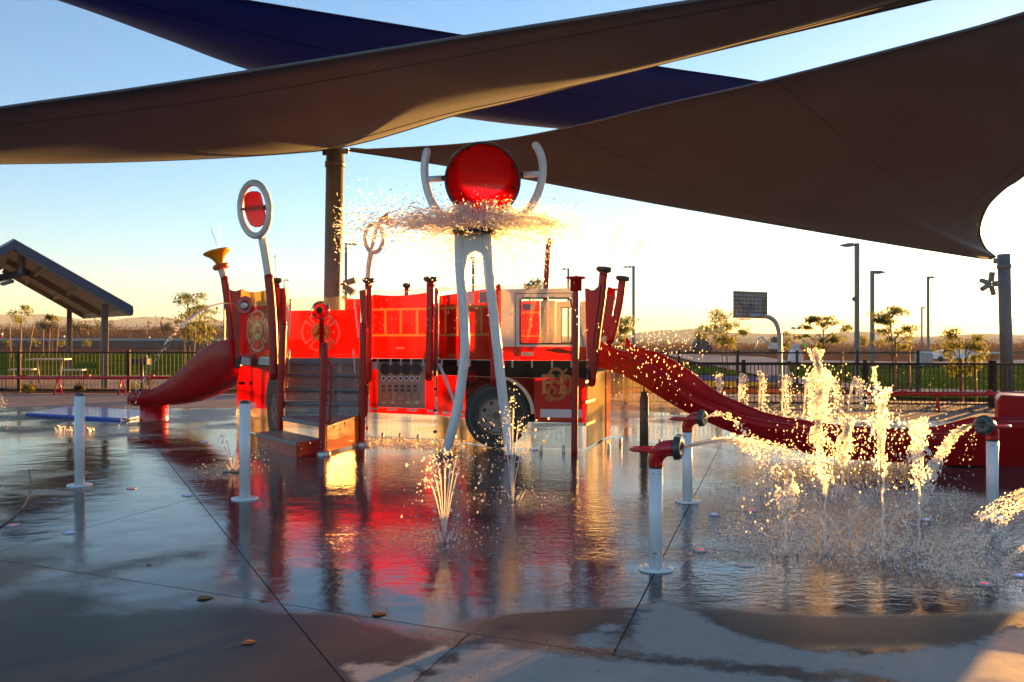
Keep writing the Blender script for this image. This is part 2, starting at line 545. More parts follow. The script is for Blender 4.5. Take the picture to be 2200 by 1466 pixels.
# ------------------------------------------------------------------ ground materials
def pad_mat():
    m, nt, out = nodes_of('wet_concrete')
    b = N(nt, 'ShaderNodeBsdfPrincipled')
    p = pos(nt)
    at = lambda s: N(nt, 'ShaderNodeAttribute', attribute_name=s).outputs['Fac']
    # dry: signed distance (m), ragged by noise
    big = noise_n(nt, 1.7, 5, 0.6)
    edge = noise_n(nt, 7.0, 5, 0.65)
    sd = math_(nt, 'ADD', at('dry'), math_(nt, 'MULTIPLY_ADD', edge, 0.28, -0.14))
    dry = ramp(nt, sd, -0.03, 0.05)
    damp = ramp(nt, math_(nt, 'ADD', at('dry'), math_(nt, 'MULTIPLY_ADD', big, 0.5, -0.25)), -0.45, 0.05)
    fine = noise_n(nt, 120, 3, 0.7)
    mott = noise_n(nt, 5.0, 6, 0.65)
    spots = ramp(nt, noise_n(nt, 26, 2, 0.5), 0.66, 0.72)
    dryc = mixc(nt, mott, (0.40, 0.345, 0.295), (0.54, 0.475, 0.415))
    dryc = mixc(nt, math_(nt, 'MULTIPLY', spots, 0.55), dryc, (0.15, 0.12, 0.105))
    dryc = mixc(nt, math_(nt, 'MULTIPLY', fine, 0.35), dryc, (0.2, 0.17, 0.15))
    wetc = mixc(nt, mott, (0.026, 0.026, 0.029), (0.056, 0.055, 0.058))
    wetc = mixc(nt, math_(nt, 'MULTIPLY', fine, 0.3), wetc, (0.04, 0.036, 0.034))
    bm_ = N(nt, 'ShaderNodeMapping'); bm_.inputs['Scale'].default_value = (70.0, 2.2, 1.0); bm_.inputs['Rotation'].default_value = (0, 0, 0.5)
    nt.links.new(p, bm_.inputs['Vector'])
    broom = noise_n(nt, 1.0, 3, 0.6, bm_.outputs[0])             # broom-finish streaks
    stain = ramp(nt, noise_n(nt, 0.9, 6, 0.7, None, 1.2), 0.52, 0.66)
    dryc = mixc(nt, math_(nt, 'MULTIPLY', broom, 0.3), dryc, (0.27, 0.225, 0.19))
    dryc = mixc(nt, math_(nt, 'MULTIPLY', stain, 0.35), dryc, (0.24, 0.2, 0.165))
    wetc = mixc(nt, math_(nt, 'MULTIPLY', broom, 0.35), wetc, (0.10, 0.095, 0.09))
    nt.links.new(mixc(nt, dry, wetc, dryc), b.inputs['Base Color'])
    # standing water vs merely damp
    film = ramp(nt, math_(nt, 'ADD', noise_n(nt, 0.75, 4, 0.55), math_(nt, 'MULTIPLY', at('film'), 0.42)), 0.46, 0.68)
    rw = math_(nt, 'MULTIPLY_ADD', film, -0.29, 0.32)
    rw = math_(nt, 'MULTIPLY_ADD', damp, 0.12, rw)
    rr = math_(nt, 'ADD', math_(nt, 'MULTIPLY', dry, 0.45), rw, clamp=True)
    nt.links.new(rr, b.inputs['Roughness'])
    b.inputs['IOR'].default_value = 1.4
    spw = math_(nt, 'MULTIPLY_ADD', film, 0.26, 0.09)
    nt.links.new(math_(nt, 'MULTIPLY_ADD', dry, -0.2, spw, True), b.inputs['Specular IOR Level'])
    # relief: broom finish where damp, ripples where water runs
    mp = N(nt, 'ShaderNodeMapping'); mp.inputs['Scale'].default_value = (1.0, 1.5, 1.0)
    nt.links.new(p, mp.inputs['Vector'])
    rip = noise_n(nt, 9.0, 3, 0.55, mp.outputs[0], 0.6)
    rip2 = noise_n(nt, 34.0, 2, 0.5, mp.outputs[0], 0.4)
    hh = math_(nt, 'MULTIPLY_ADD', rip2, 0.35, rip)
    slow = noise_n(nt, 2.6, 3, 0.5)
    n1 = bump_n(nt, slow, 0.10, 0.05)
    n2 = bump_n(nt, hh, math_(nt, 'MULTIPLY_ADD', at('ripple'), 0.9, 0.008), 0.024, n1)
    fine = math_(nt, 'MULTIPLY_ADD', broom, 1.2, fine)
    n3 = bump_n(nt, fine, math_(nt, 'MULTIPLY_ADD', film, -0.14, 0.2), 0.003, n2)
    nt.links.new(n3, b.inputs['Normal'])
    nt.links.new(b.outputs[0], out.inputs[0])
    return m
M['pad'] = pad_mat()

def ground_mat(name, c1, c2, scale, rough=0.9, fine=30.0, bump=0.3, spec=0.0):
    m, nt, out = nodes_of(name)
    b = N(nt, 'ShaderNodeBsdfPrincipled')
    f = ramp(nt, noise_n(nt, scale, 6, 0.65), 0.3, 0.7)
    f2 = noise_n(nt, fine, 4, 0.7)
    c = mixc(nt, f, c1, c2)
    c = mixc(nt, math_(nt, 'MULTIPLY', f2, 0.4), c, tuple(x * 0.55 for x in c1))
    nt.links.new(c, b.inputs['Base Color'])
    b.inputs['Roughness'].default_value = rough
    b.inputs['Specular IOR Level'].default_value = spec
    nt.links.new(bump_n(nt, f2, bump, 0.01), b.inputs['Normal'])
    nt.links.new(b.outputs[0], out.inputs[0])
    return m
M['desert'] = ground_mat('desert_soil', (0.12, 0.055, 0.03), (0.2, 0.105, 0.06), 0.04, fine=1.5)
M['pavement'] = ground_mat('pavement_concrete', (0.3, 0.225, 0.19), (0.38, 0.29, 0.245), 0.8, rough=0.75, fine=18, spec=0.15)
M['path'] = ground_mat('path_concrete', (0.38, 0.35, 0.32), (0.46, 0.43, 0.4), 0.7, rough=0.8)
M['asphalt'] = ground_mat('asphalt', (0.06, 0.055, 0.055), (0.09, 0.08, 0.08), 0.3)
M['gravel'] = ground_mat('red_gravel', (0.15, 0.055, 0.04), (0.24, 0.1, 0.07), 1.0)
M['lawn'] = ground_mat('lawn_turf', (0.025, 0.07, 0.006), (0.085, 0.15, 0.016), 0.35, fine=9, bump=1.0)
M['court_blue'] = ground_mat('court_blue', (0.09, 0.11, 0.2), (0.12, 0.14, 0.25), 0.5, rough=0.7)
M['court_yellow'] = ground_mat('court_yellow', (0.48, 0.3, 0.03), (0.55, 0.36, 0.05), 0.5, rough=0.7)
M['court_orange'] = ground_mat('court_orange', (0.45, 0.12, 0.03), (0.5, 0.15, 0.04), 0.5, rough=0.7)
M['mountain'] = ground_mat('mountain_rock', (0.09, 0.075, 0.07), (0.14, 0.11, 0.1), 0.004, fine=0.02)
M['wall_block'] = ground_mat('wall_block', (0.3, 0.2, 0.16), (0.36, 0.25, 0.2), 0.8)
# ================================================================== THE SETTING
def Dg(y):
    return F * H / (y - HZ)

# ---- polygons
def sd_poly(x, y, poly):
    d, ins = 1e9, False
    n = len(poly)
    for i in range(n):
        ax, ay = poly[i]; bx, by = poly[(i + 1) % n]
        ex, ey = bx - ax, by - ay
        t = max(0, min(1, ((x - ax) * ex + (y - ay) * ey) / max(ex * ex + ey * ey, 1e-9)))
        d = min(d, math.hypot(x - ax - ex * t, y - ay - ey * t))
        if (ay > y) != (by > y) and x < (bx - ax) * (y - ay) / (by - ay) + ax:
            ins = not ins
    return d if ins else -d

def gpoly(pts):
    return [tuple(G(*p)[:2]) for p in pts]

DRY = [gpoly(q) for q in (
    [(728, 1404), (790, 1430), (850, 1424), (905, 1406), (955, 1386), (975, 1378), (998, 1374), (940, 1424), (895, 1470), (880, 1540), (740, 1540), (757, 1470)],
    [(1003, 1382), (1100, 1389), (1210, 1405), (1300, 1413), (1390, 1424), (1460, 1428), (1800, 1468), (2400, 1540), (2400, 1900), (760, 1900), (905, 1470), (960, 1420)],
    [(1215, 1382), (1290, 1346), (1330, 1330), (1352, 1314), (1350, 1330), (1335, 1360), (1318, 1392), (1260, 1391)],
    [(1352, 1376), (1378, 1310), (1400, 1288), (1440, 1290), (1500, 1316), (1560, 1350), (1650, 1382), (1760, 1402), (1900, 1406), (2060, 1382), (2200, 1342), (2500, 1280), (2500, 1560), (1900, 1458), (1420, 1410), (1348, 1398)],
)]
RIP = [  # (px, py, radius across, radius along view in m, strength)
    (1830, 1115, 1.75, 1.1, 1.0), (1700, 1010, 1.6, 1.2, 0.5), (955, 1160, 0.9, 0.7, 0.4), (1100, 1075, 0.8, 0.7, 0.45),
    (1010, 1010, 2.2, 1.6, 0.24), (1420, 975, 2.2, 1.6, 0.32), (500, 1012, 0.6, 0.6, 0.35), (2080, 1200, 0.9, 0.7, 0.9),
    (760, 1010, 1.4, 0.9, 0.3), (1750, 1260, 1.6, 0.4, 0.22), (840, 945, 1.2, 0.5, 1.0), (200, 925, 1.5, 0.9, 0.4), (1960, 1225, 0.6, 0.4, 0.8), (1820, 1190, 1.8, 0.28, 0.6)]
RIPW = [(*G(a, b)[:2], c, d, e) for a, b, c, d, e in RIP]
FILM = [(*G(a, b)[:2], c, d, e) for a, b, c, d, e in (
    (1000, 1200, 1.5, 1.6, 1.2), (1750, 1260, 1.5, 0.35, 0.3), (330, 1110, 1.4, 1.0, 0.7), (1000, 1010, 4, 2.2, 1.0), (1300, 1200, 0.9, 0.9, 0.9),
    (1830, 1130, 2.2, 1.6, 1.2), (250, 960, 4, 3, 0.45), (1500, 960, 3, 2.5, 1.0), (150, 1400, 1.0, 0.7, -0.8), (500, 1400, 1.0, 0.6, -0.7), (1250, 1330, 0.5, 0.2, -1.2), (1860, 1352, 1.25, 0.2, -0.9))]

def bumpsum(x, y, L, mx=True):
    s = 0.0
    for gx, gy, a, b, e in L:
        q = ((x - gx) / a) ** 2 + ((y - gy) / b) ** 2
        if q < 9:
            v = e * math.exp(-q)
            s = max(s, v) if mx else s + v
    return s

def split(poly, p, q):
    """cut a polygon by the line p-q; returns (left side, right side)"""
    nx, ny = -(q[1] - p[1]), q[0] - p[0]
    L, Rr = [], []
    n = len(poly)
    for i in range(n):
        a, b = poly[i], poly[(i + 1) % n]
        da = (a[0] - p[0]) * nx + (a[1] - p[1]) * ny
        db = (b[0] - p[0]) * nx + (b[1] - p[1]) * ny
        (L if da >= 0 else Rr).append(a)
        if (da >= 0) != (db >= 0):
            t = da / (da - db)
            c = (a[0] + (b[0] - a[0]) * t, a[1] + (b[1] - a[1]) * t)
            L.append(c); Rr.append(c)
    return L, Rr

def inset(poly, w):
    n = len(poly)
    ar = sum(poly[i][0] * poly[(i + 1) % n][1] - poly[(i + 1) % n][0] * poly[i][1] for i in range(n))
    if ar < 0: poly = poly[::-1]
    out = []
    for i in range(n):
        a, b, c = Vector(poly[i - 1]), Vector(poly[i]), Vector(poly[(i + 1) % n])
        d1, d2 = (b - a), (c - b)
        if d1.length < 1e-6 or d2.length < 1e-6: continue
        d1.normalize(); d2.normalize()
        n1, n2 = Vector((-d1.y, d1.x)), Vector((-d2.y, d2.x))
        m = n1 + n2
        k = w / max(1 + n1.dot(n2), 0.3)
        out.append(tuple(b + m * k))
    return out

def slab(name, poly, z, th, mat, parent, gap=0.006, grid=None, attrs=False):
    poly = inset(poly, gap)
    bm = bmesh.new()
    vs = [bm.verts.new((x, y, z)) for x, y in poly]
    bm.faces.new(vs)
    if grid:
        xs = [p[0] for p in poly]; ys = [p[1] for p in poly]
        y = math.floor(min(ys) * 10) / 10
        while y < max(ys):
            step = 0.09 if 3 < y < 8 else (0.22 if y < 14 else 0.6)
            if y < 3: step = 0.6
            geom = bm.faces[:] + bm.edges[:] + bm.verts[:]
            bmesh.ops.bisect_plane(bm, geom=geom, plane_co=(0, y, 0), plane_no=(0, 1, 0))
            y += step
        x = min(xs)
        while x < max(xs):
            step = 0.11 if -4 < x < 5 else 0.5
            geom = bm.faces[:] + bm.edges[:] + bm.verts[:]
            bmesh.ops.bisect_plane(bm, geom=geom, plane_co=(x, 0, 0), plane_no=(1, 0, 0))
            x += step
    top = list(bm.verts)
    be = [e for e in bm.edges if e.is_boundary]
    r = bmesh.ops.extrude_edge_only(bm, edges=be)
    for v in [g for g in r['geom'] if isinstance(g, bmesh.types.BMVert)]:
        v.co.z = z - th
    bmesh.ops.recalc_face_normals(bm, faces=bm.faces)
    me = bpy.data.meshes.new(name)
    bm.to_mesh(me)
    bm.free()
    me.materials.append(mat)
    if attrs:
        a1 = me.attributes.new('dry', 'FLOAT', 'POINT'); a2 = me.attributes.new('ripple', 'FLOAT', 'POINT'); a3 = me.attributes.new('film', 'FLOAT', 'POINT')
        for v in me.vertices:
            x, y = v.co.x, v.co.y
            dd = -1.0
            if y < 7.5 and x > -2.5:
                dd = max(-1.0, min(1.0, max(sd_poly(x, y, q) for q in DRY)))
            a1.data[v.index].value = dd
            a2.data[v.index].value = bumpsum(x, y, RIPW) + (0.014 if y > 7 else 0)
            a3.data[v.index].value = bumpsum(x, y, FILM, False)
    o = bpy.data.objects.new(name, me)
    C.objects.link(o)
    o.parent = parent
    return o

def sheet(name, pts, mat, z=None, parent=None):
    mb = MB()
    mb.add(pts if z is None else [(x, y, z) for x, y in pts], [tuple(range(len(pts)))])
    return mb.build(name, mat, parent)

# ---- desert floor: one sheet to the horizon, rising gently on the left
def terrain_z(x, y):
    ang = x / max(y, 1.0)
    left = max(0.0, min(1.0, (-0.12 - ang) / 0.2))
    left = left * left * (3 - 2 * left)
    rise = 0.0
    if y > 41:
        rise = (y - 41) * 0.0262 if y < 110 else 1.81 + (y - 110) * 0.02
        rise = min(rise, 7.0)
    return rise * left

def make_ground():
    ys = [-40, -10, 0, 10, 20, 28, 34, 41, 50, 60, 70, 80, 90, 100, 110, 125, 150, 180, 220, 280, 360, 500, 700, 1000, 1500, 2200, 3000, 4200]
    angs = [-1.2, -0.9, -0.7, -0.6, -0.5, -0.42, -0.36, -0.32, -0.28, -0.24, -0.2, -0.16, -0.12, -0.05, 0.1, 0.3, 0.6, 0.9, 1.2]
    vs, fs = [], []
    for y in ys:
        for a in angs:
            w = max(y, 45)
            x = a * w * 1.3
            vs.append((x, y, terrain_z(x, y) - 0.06))
    n = len(angs)
    for i in range(len(ys) - 1):
        for k in range(n - 1):
            fs.append((i * n + k, i * n + k + 1, (i + 1) * n + k + 1, (i + 1) * n + k))
    mb = MB(); mb.add(vs, fs, True)
    return mb.build('ground', M['desert'], kind='structure')
make_ground()

def drape(name, rows, mat, lift, xs=None, parent=None, kind='structure'):
    """strip over the terrain: rows of (x0, x1, y) from near to far"""
    mb = MB()
    n = 24
    for (x0, x1, y) in rows:
        for k in range(n + 1):
            x = x0 + (x1 - x0) * k / n
            mb.v.append((x, y, terrain_z(x, y) + lift))
    for i in range(len(rows) - 1):
        for k in range(n):
            mb.f.append((i * (n + 1) + k, i * (n + 1) + k + 1, (i + 1) * (n + 1) + k + 1, (i + 1) * (n + 1) + k)); mb.mi.append(0); mb.sm.append(True)
    return mb.build(name, mat, parent, kind=kind)

def xr(px, D): return (px - 1100) / F * D

# left lawn, then gravel bed, road and far kerb
drape('lawn', [(xr(-500, y), xr(560, y) if y < 45 else xr(640, y), y) for y in (38.5, 41, 48, 55, 62, 69)], M['lawn'], -0.03)
drape('gravel_bed', [(xr(-500, y), xr(285, y), y) for y in (70.5, 74, 79)], M['gravel'], -0.02)
drape('road', [(xr(-600, y), xr(900, y), y) for y in (80, 86, 92, 100, 108)], M['asphalt'], -0.02)
mb = MB()
for k in range(40):
    x0, x1 = xr(-600 + k * 37.5, 109.5), xr(-600 + (k + 1) * 37.5 - 1, 109.5)
    z = terrain_z((x0 + x1) / 2, 109.5)
    mb.box(((x0 + x1) / 2, 109.5, z + 0.08), (x1 - x0, 0.5, 0.34))
mb.build('kerb', M['path'], kind='structure')

# right: lawns, paths, play surface, far parking strip
sheet('lawn', gpoly([(1905, 852), (2700, 872), (2700, 778), (2220, 782), (1985, 786), (1700, 781), (1700, 806)]) , M['lawn'], -0.02).update_tag()
bpy.data.objects['lawn.001']['kind'] = 'structure'
tag(sheet('lawn', gpoly([(1430, 800), (1640, 806), (1560, 792), (1450, 783), (1390, 781)]), M['lawn'], -0.021), kind='structure')
tag(sheet('lawn', gpoly([(1480, 876), (2160, 888), (2700, 900), (2700, 880), (2150, 868), (1800, 862), (1480, 858)]), M['lawn'], -0.022), kind='structure')
tag(sheet('path', gpoly([(1540, 787), (1640, 806), (1700, 806), (1690, 775), (1640, 766), (1440, 760), (1440, 764)]), M['path'], -0.025), kind='structure')
tag(sheet('path', gpoly([(1690, 808), (1905, 832), (2700, 852), (2700, 866), (1900, 846), (1690, 820)]), M['path'], -0.012), kind='structure')
tag(sheet('path', gpoly([(1700, 779), (1985, 784), (2220, 780), (2700, 776), (2700, 770), (2220, 772), (1985, 777), (1700, 773)]), M['path'], -0.026), kind='structure')
tag(sheet('parking_lot', gpoly([(1430, 756), (2900, 764), (2900, 757), (1430, 751.5)]), M['asphalt'], -0.04), kind='structure')
court = thing('play_court', G(1560, 825), 'blue yellow and orange painted play court beyond the fences right of the fire truck', 'play court')
for nm, q, mt, z in (('blue_band', [(1330, 812), (1660, 820), (1690, 822), (1690, 806), (1640, 808), (1430, 803), (1330, 801)], 'court_blue', -0.020),
                     ('yellow_band', [(1330, 832), (1560, 834), (1620, 828), (1660, 826), (1690, 823.5), (1660, 821), (1330, 813)], 'court_yellow', -0.016),
                     ('orange_band', [(1330, 842), (1690, 844), (1690, 826), (1660, 828), (1620, 830), (1560, 836), (1330, 834)], 'court_orange', -0.014)):
    sheet(nm, gpoly(q), M[mt], z, court)
tag(sheet('pavement_strip', gpoly([(1330, 857), (1900, 860), (1900, 847), (1690, 846), (1330, 844)]), M['pavement'], -0.02), kind='structure')

# pavement ring behind the wet pad, cut into slabs
PV = bpy.data.objects.new('pavement', None); C.objects.link(PV); PV['kind'] = 'structure'
polys = [[(-34, -8), (34, -8), (34, 21.0), (16, 21.5), (0, 25.8), (-12, 26.8), (-34, 27.6)]]
for a, b in (((-34, 22.6), (34, 19.0)), ((-9.5, 0), (-12.5, 27)), ((-3, 0), (-4, 27)), ((4, 0), (5, 27)), ((7.0, 14.2), (12.5, 21.6)), ((-15.5, 0), (-19.5, 27))):
    polys = [q for p in polys for q in split(p, a, b) if len(q) > 2]
for q in polys:
    slab('pavement_slab', q, -0.006, 0.05, M['pavement'], PV, gap=0.008)
tag(sheet('shelter_floor', [(-26.5, 30.5), (-9.5, 29.2), (-11, 33), (-16, 43), (-30, 43)], M['pavement'], -0.01), kind='structure')

# wet splash pad: slabs with open joints
PAD = bpy.data.objects.new('splash_pad', None); C.objects.link(PAD); PAD['kind'] = 'structure'
base_poly = [(-30, -6), (30, -6), (30, 15.5), (9, 16.6), (1, 20.2), (-12, 20.8), (-30, 19.0)]
sheet('joint_bed', base_poly, pmat('joint_dirt', (0.035, 0.03, 0.027), 0.7), -0.003, PAD)
g = lambda *p: tuple(G(*p)[:2])
J2 = (g(58, 1214), g(1390, 1420))
near, far = None, None
a_, b_ = split(base_poly, *J2)
far, near = (a_, b_) if sum(p[1] for p in a_) / len(a_) > sum(p[1] for p in b_) / len(b_) else (b_, a_)
def cut(polys, p, q):
    return [r for s in polys for r in split(s, p, q) if len(r) > 2]
near = cut([near], g(603, 1298), g(740, 1466))
near = cut(near, g(1000, 1370), g(889, 1466))
far = cut([far], g(603, 1298), g(470, 1130))
far2 = []
for q in far:
    cx = sum(p[0] for p in q) / len(q)
    if cx < -4: far2 += cut([q], g(0, 1185), g(240, 1120))
    else: far2 += cut(cut([q], g(1403, 1240), g(1320, 1402)), g(1880, 1050), g(2200, 1132))
for q in near + far2:
    slab('slab', q, 0.002, 0.04, M['pad'], PAD, gap=0.0045, grid=True, attrs=True)
# the low lip of the neighbouring round basin at the left edge
arc = [G(*p, 0.006) for p in ((62, 1010), (66, 1035), (64, 1060), (52, 1085), (28, 1112), (0, 1133), (-40, 1155))]
mb = MB(); mb.tube(spline(arc, 5), 0.008, 6)
mb.build('drain_lip', M['rubber'], PAD)

# ---- mountains
def ridge(name, prof, D, depth, seed, z0=0.0):
    mb = MB()
    n = 220
    pr = [(x, y) for x, y in prof]
    def h(px):
        for (x0, y0), (x1, y1) in zip(pr, pr[1:]):
            if x0 <= px <= x1:
                t = (px - x0) / (x1 - x0); t = t * t * (3 - 2 * t)
                return (HZ - (y0 + (y1 - y0) * t)) / F * D + H
        return 5.0
    rows = 14
    for r in range(rows):
        t = r / (rows - 1)
        for k in range(n):
            px = pr[0][0] + (pr[-1][0] - pr[0][0]) * k / (n - 1)
            x = (px - 1100) / F * D
            e = 1 - abs(2 * t - 1)
            e = e ** 0.8
            nz = noise.fractal(Vector((x * 0.004 + seed, t * 2.5, seed)), 1.0, 2.0, 5)
            nz2 = noise.fractal(Vector((x * 0.015 + seed, t * 6, seed)), 1.0, 2.0, 3)
            hh = h(px)
            z = hh * e * (1 + (nz * 0.28) * (1 - e * 0.75)) + nz2 * hh * 0.05
            if r == 0 or r == rows - 1: z = -6
            mb.v.append((x, D + (t - 0.5) * depth, z))
    for r in range(rows - 1):
        for k in range(n - 1):
            mb.f.append((r * n + k, r * n + k + 1, (r + 1) * n + k + 1, (r + 1) * n + k)); mb.mi.append(0); mb.sm.append(True)
    return mb.build(name, M['mountain'], kind='structure')
ridge('mountains', [(-900, 690), (-500, 668), (-250, 676), (0, 671), (30, 673), (70, 671), (130, 677), (180, 684), (230, 688), (290, 681), (345, 677), (420, 688), (470, 684), (520, 690), (640, 702), (900, 716), (1200, 722), (1340, 722), (1380, 712), (1430, 708), (1470, 706), (1502, 704), (1550, 713), (1620, 716), (1780, 715), (1840, 711), (1865, 712), (1885, 720), (1960, 722), (2010, 721), (2070, 718), (2110, 714), (2150, 718), (2200, 719), (2500, 712), (2900, 716)], 2700, 700, 3.1)
ridge('mountains', [(-900, 700), (-300, 688), (0, 694), (250, 697), (420, 699), (600, 705), (1000, 728), (1400, 726), (1700, 728), (1960, 733), (2010, 726), (2060, 730), (2160, 727), (2300, 724), (2900, 726)], 1900, 420, 9.7)

# ---- desert air: even haze from the camera to behind the mountains
def haze():
    m, nt, out = nodes_of('haze_air')
    v = N(nt, 'ShaderNodeVolumePrincipled')
    v.inputs['Color'].default_value = (0.62, 0.78, 1.0, 1)
    v.inputs['Density'].default_value = 0.0002
    v.inputs['Anisotropy'].default_value = 0.0
    nt.links.new(v.outputs[0], out.inputs['Volume'])
    mb = MB(); mb.box((0, 2400, 48), (13000, 5200, 112))
    mb.build('haze', m, kind='stuff')
haze()
# ================================================================== FIRE TRUCK PLAY STRUCTURE
class Wall:
    """vertical plane through two ground points given as (photo column, distance)"""
    def __init__(self, a, b):
        self.A = Vector((xr(*a), a[1])); self.B = Vector((xr(*b), b[1]))
        self.e = (self.B - self.A); self.L = self.e.length; self.e = self.e / self.L
        self.n = Vector((self.e.y, -self.e.x))          # towards the camera side
    def u(self, px):
        k = (px - 1100) / F
        # A.x + e.x u = k (A.y + e.y u)
        return (k * self.A.y - self.A.x) / (self.e.x - k * self.e.y)
    def pt(self, u, z, off=0.0):
        q = self.A + self.e * u + self.n * off
        return Vector((q.x, q.y, z))
    def px(self, px, py, off=0.0):
        u = self.u(px)
        d = (self.A + self.e * u).y
        return self.pt(u, H + (HZ - py) / F * d, off)
    def z(self, px, py):
        return self.px(px, py).z
    def tile(self, mb, uz, off=0.0, th=0.012):
        """uz: list of (u, z); prism from off backwards by th"""
        d = Vector((-self.n.x, -self.n.y, 0)) * th
        mb.prism([self.pt(u, z, off) for u, z in uz], d)
        return mb
    def rect(self, mb, u0, u1, z0, z1, off=0.0, th=0.012):
        return self.tile(mb, [(u0, z0), (u1, z0), (u1, z1), (u0, z1)], off, th)
    def prect(self, mb, p0, p1, z0, z1, off=0.0, th=0.012):
        return self.rect(mb, self.u(p0), self.u(p1), z0, z1, off, th)
    def poly(self, mb, pxs, off=0.004, th=0.003):
        return self.tile(mb, [(self.u(x), self.z(x, y)) for x, y in pxs], off, th)
    def disc(self, mb, u, z, r, off=0.004, th=0.003, n=32, r2=None):
        return self.tile(mb, [(u + r * math.cos(2 * math.pi * k / n), z + (r2 or r) * math.sin(2 * math.pi * k / n)) for k in range(n)], off, th)
    def ring(self, mb, u, z, r0, r1, off=0.004, th=0.003, n=40, a0=0.0, a1=2 * math.pi):
        for k in range(n):
            t0, t1 = a0 + (a1 - a0) * k / n, a0 + (a1 - a0) * (k + 1) / n
            self.tile(mb, [(u + r0 * math.cos(t0), z + r0 * math.sin(t0)), (u + r1 * math.cos(t0), z + r1 * math.sin(t0)),
                           (u + r1 * math.cos(t1), z + r1 * math.sin(t1)), (u + r0 * math.cos(t1), z + r0 * math.sin(t1))], off, th)
        return mb

TR = thing('fire_truck_playset', (-0.2, 13.6, 0), 'red fire truck play structure with printed side panels, entry steps and two slides', 'play structure')
ZT, ZR1, ZR1b, ZR2, ZR2b, ZD, ZB, ZS1, ZS0, ZL = 2.17, 1.965, 1.93, 1.57, 1.535, 1.2, 0.965, 0.54, 0.43, 0.362

W1 = Wall((790, 14.4), (936, 13.85))       # tool panel side
W2 = Wall((938, 13.84), (1068, 12.75))     # angled middle side
W3 = Wall((1070, 12.72), (1257, 12.5))     # cab side
W4 = Wall((1259, 12.52), (1311, 14.3))     # cab front, seen from behind
WR = Wall((514, 15.7), (602, 13.35))       # rear corner panel
WB = Wall((612, 16.6), (778, 16.0))        # far side behind the steps

# ---- ladder side panels (W1, W2)
def ladder_panel(W, p0, p1, rungs, zt):
    u0, u1 = W.u(p0), W.u(p1)
    mb = MB()
    n = 10
    top = [(u0 + (u1 - u0) * k / n, zt(k / n)) for k in range(n + 1)]
    W.tile(mb, [(u0, ZR1), (u1, ZR1)] + top[::-1])
    us = [u0]
    for r in rungs:
        us += [W.u(r) - 0.022, W.u(r) + 0.022]
    us.append(u1)
    for i in range(0, len(us), 2):
        W.rect(mb, us[i], us[i + 1], ZR2, ZR1b)
    W.rect(mb, u0, u1, ZD, ZR2b)
    o = mb.build('side_panel', M['panel_red'], TR)
    for z0, z1 in ((ZR1b, ZR1), (ZR2b, ZR2)):
        m = MB(); W.rect(m, u0, u1, z0, z1); m.build('ladder_rail', M['panel_tan'], o)
    for i in range(1, len(us) - 1, 2):
        m = MB(); W.rect(m, us[i], us[i + 1], ZR2, ZR1b); m.build('ladder_rung', M['panel_tan'], o)
    return o
o1 = ladder_panel(W1, 795, 918, (828, 861, 896), lambda t: 2.19 - 0.035 * math.sin(math.pi * t))
o2 = ladder_panel(W2, 943, 1057, (957, 983, 1007, 1034), lambda t: 2.13 + 0.06 * t)
# clear scalloped strip above the print
for W, p0, p1, zb in ((W1, 795, 918, 2.195), (W2, 943, 1057, 2.2), (W3, 1076, 1250, 2.175)):
    mb = MB(); u0, u1 = W.u(p0), W.u(p1)
    top = [(u0 + (u1 - u0) * k / 10, zb + 0.02 + 0.05 * abs(2 * k / 10 - 1)) for k in range(11)]
    W.tile(mb, [(u0, zb), (u1, zb)] + top[::-1], 0, 0.01)
    mb.build('clear_edge', M['panel_clearer'], TR)
# cupboard outlines and handles
def outline(W, name, p, z, mat, parent, w=0.008, off=0.003):
    mb = MB(); u0, u1 = W.u(p[0]), W.u(p[1])
    W.rect(mb, u0, u1, z[0], z[0] + w, off, 0.002); W.rect(mb, u0, u1, z[1] - w, z[1], off, 0.002)
    W.rect(mb, u0, u0 + w, z[0] + w, z[1] - w, off, 0.002); W.rect(mb, u1 - w, u1, z[0] + w, z[1] - w, off, 0.002)
    return mb.build(name, mat, parent)
outline(W1, 'hatch', (824, 902), (1.22, 1.46), M['panel_red_line'], o1)
outline(W2, 'hatch', (956, 976), (1.22, 1.46), M['panel_red_line'], o2)
outline(W2, 'hatch', (1000, 1040), (1.33, 1.46), M['panel_red_line'], o2)
mb = MB(); W1.prect(mb, 852, 870, 1.345, 1.37, 0.02, 0.018); mb.build('hatch_handle', M['print_tan'], o1, bevel=0.004)
for (a, b), mt in (((1003, 1019), 'panel_silver'), ((1031, 1049), 'print_blue')):
    mb = MB(); W2.prect(mb, a, b, 2.0, 2.15, 0.004, 0.003); wo_ = mb.build('roof_window', M[mt], o2)
    outline(W2, 'window_frame', (a - 1, b + 1), (1.99, 2.16), M['print_tan'], o2, 0.012, 0.0065)
# grey tab left of the tool panel, dark deck edge
mb = MB(); W1.prect(mb, 795, 918, ZD - 0.05, ZD - 0.004, 0.0, 0.05)
W2.prect(mb, 943, 1057, ZB, ZD - 0.004, 0.0, 0.02)
W3.prect(mb, 1076, 1259, ZB + 0.0, ZD - 0.004, 0.0, 0.02)
mb.build('deck_edge', M['print_black'], TR)
for W, ps in ((W1, (812, 840, 862, 884, 910)), (W2, (950, 985, 1010)), (W3, (1101, 1143, 1186, 1228))):
    for p_ in ps:
        mb = MB(); W.prect(mb, p_ - 1.5, p_ + 1.5, ZD - 0.1, ZD + 0.0, 0.012, 0.012); mb.build('panel_bracket', M['galv'], TR)

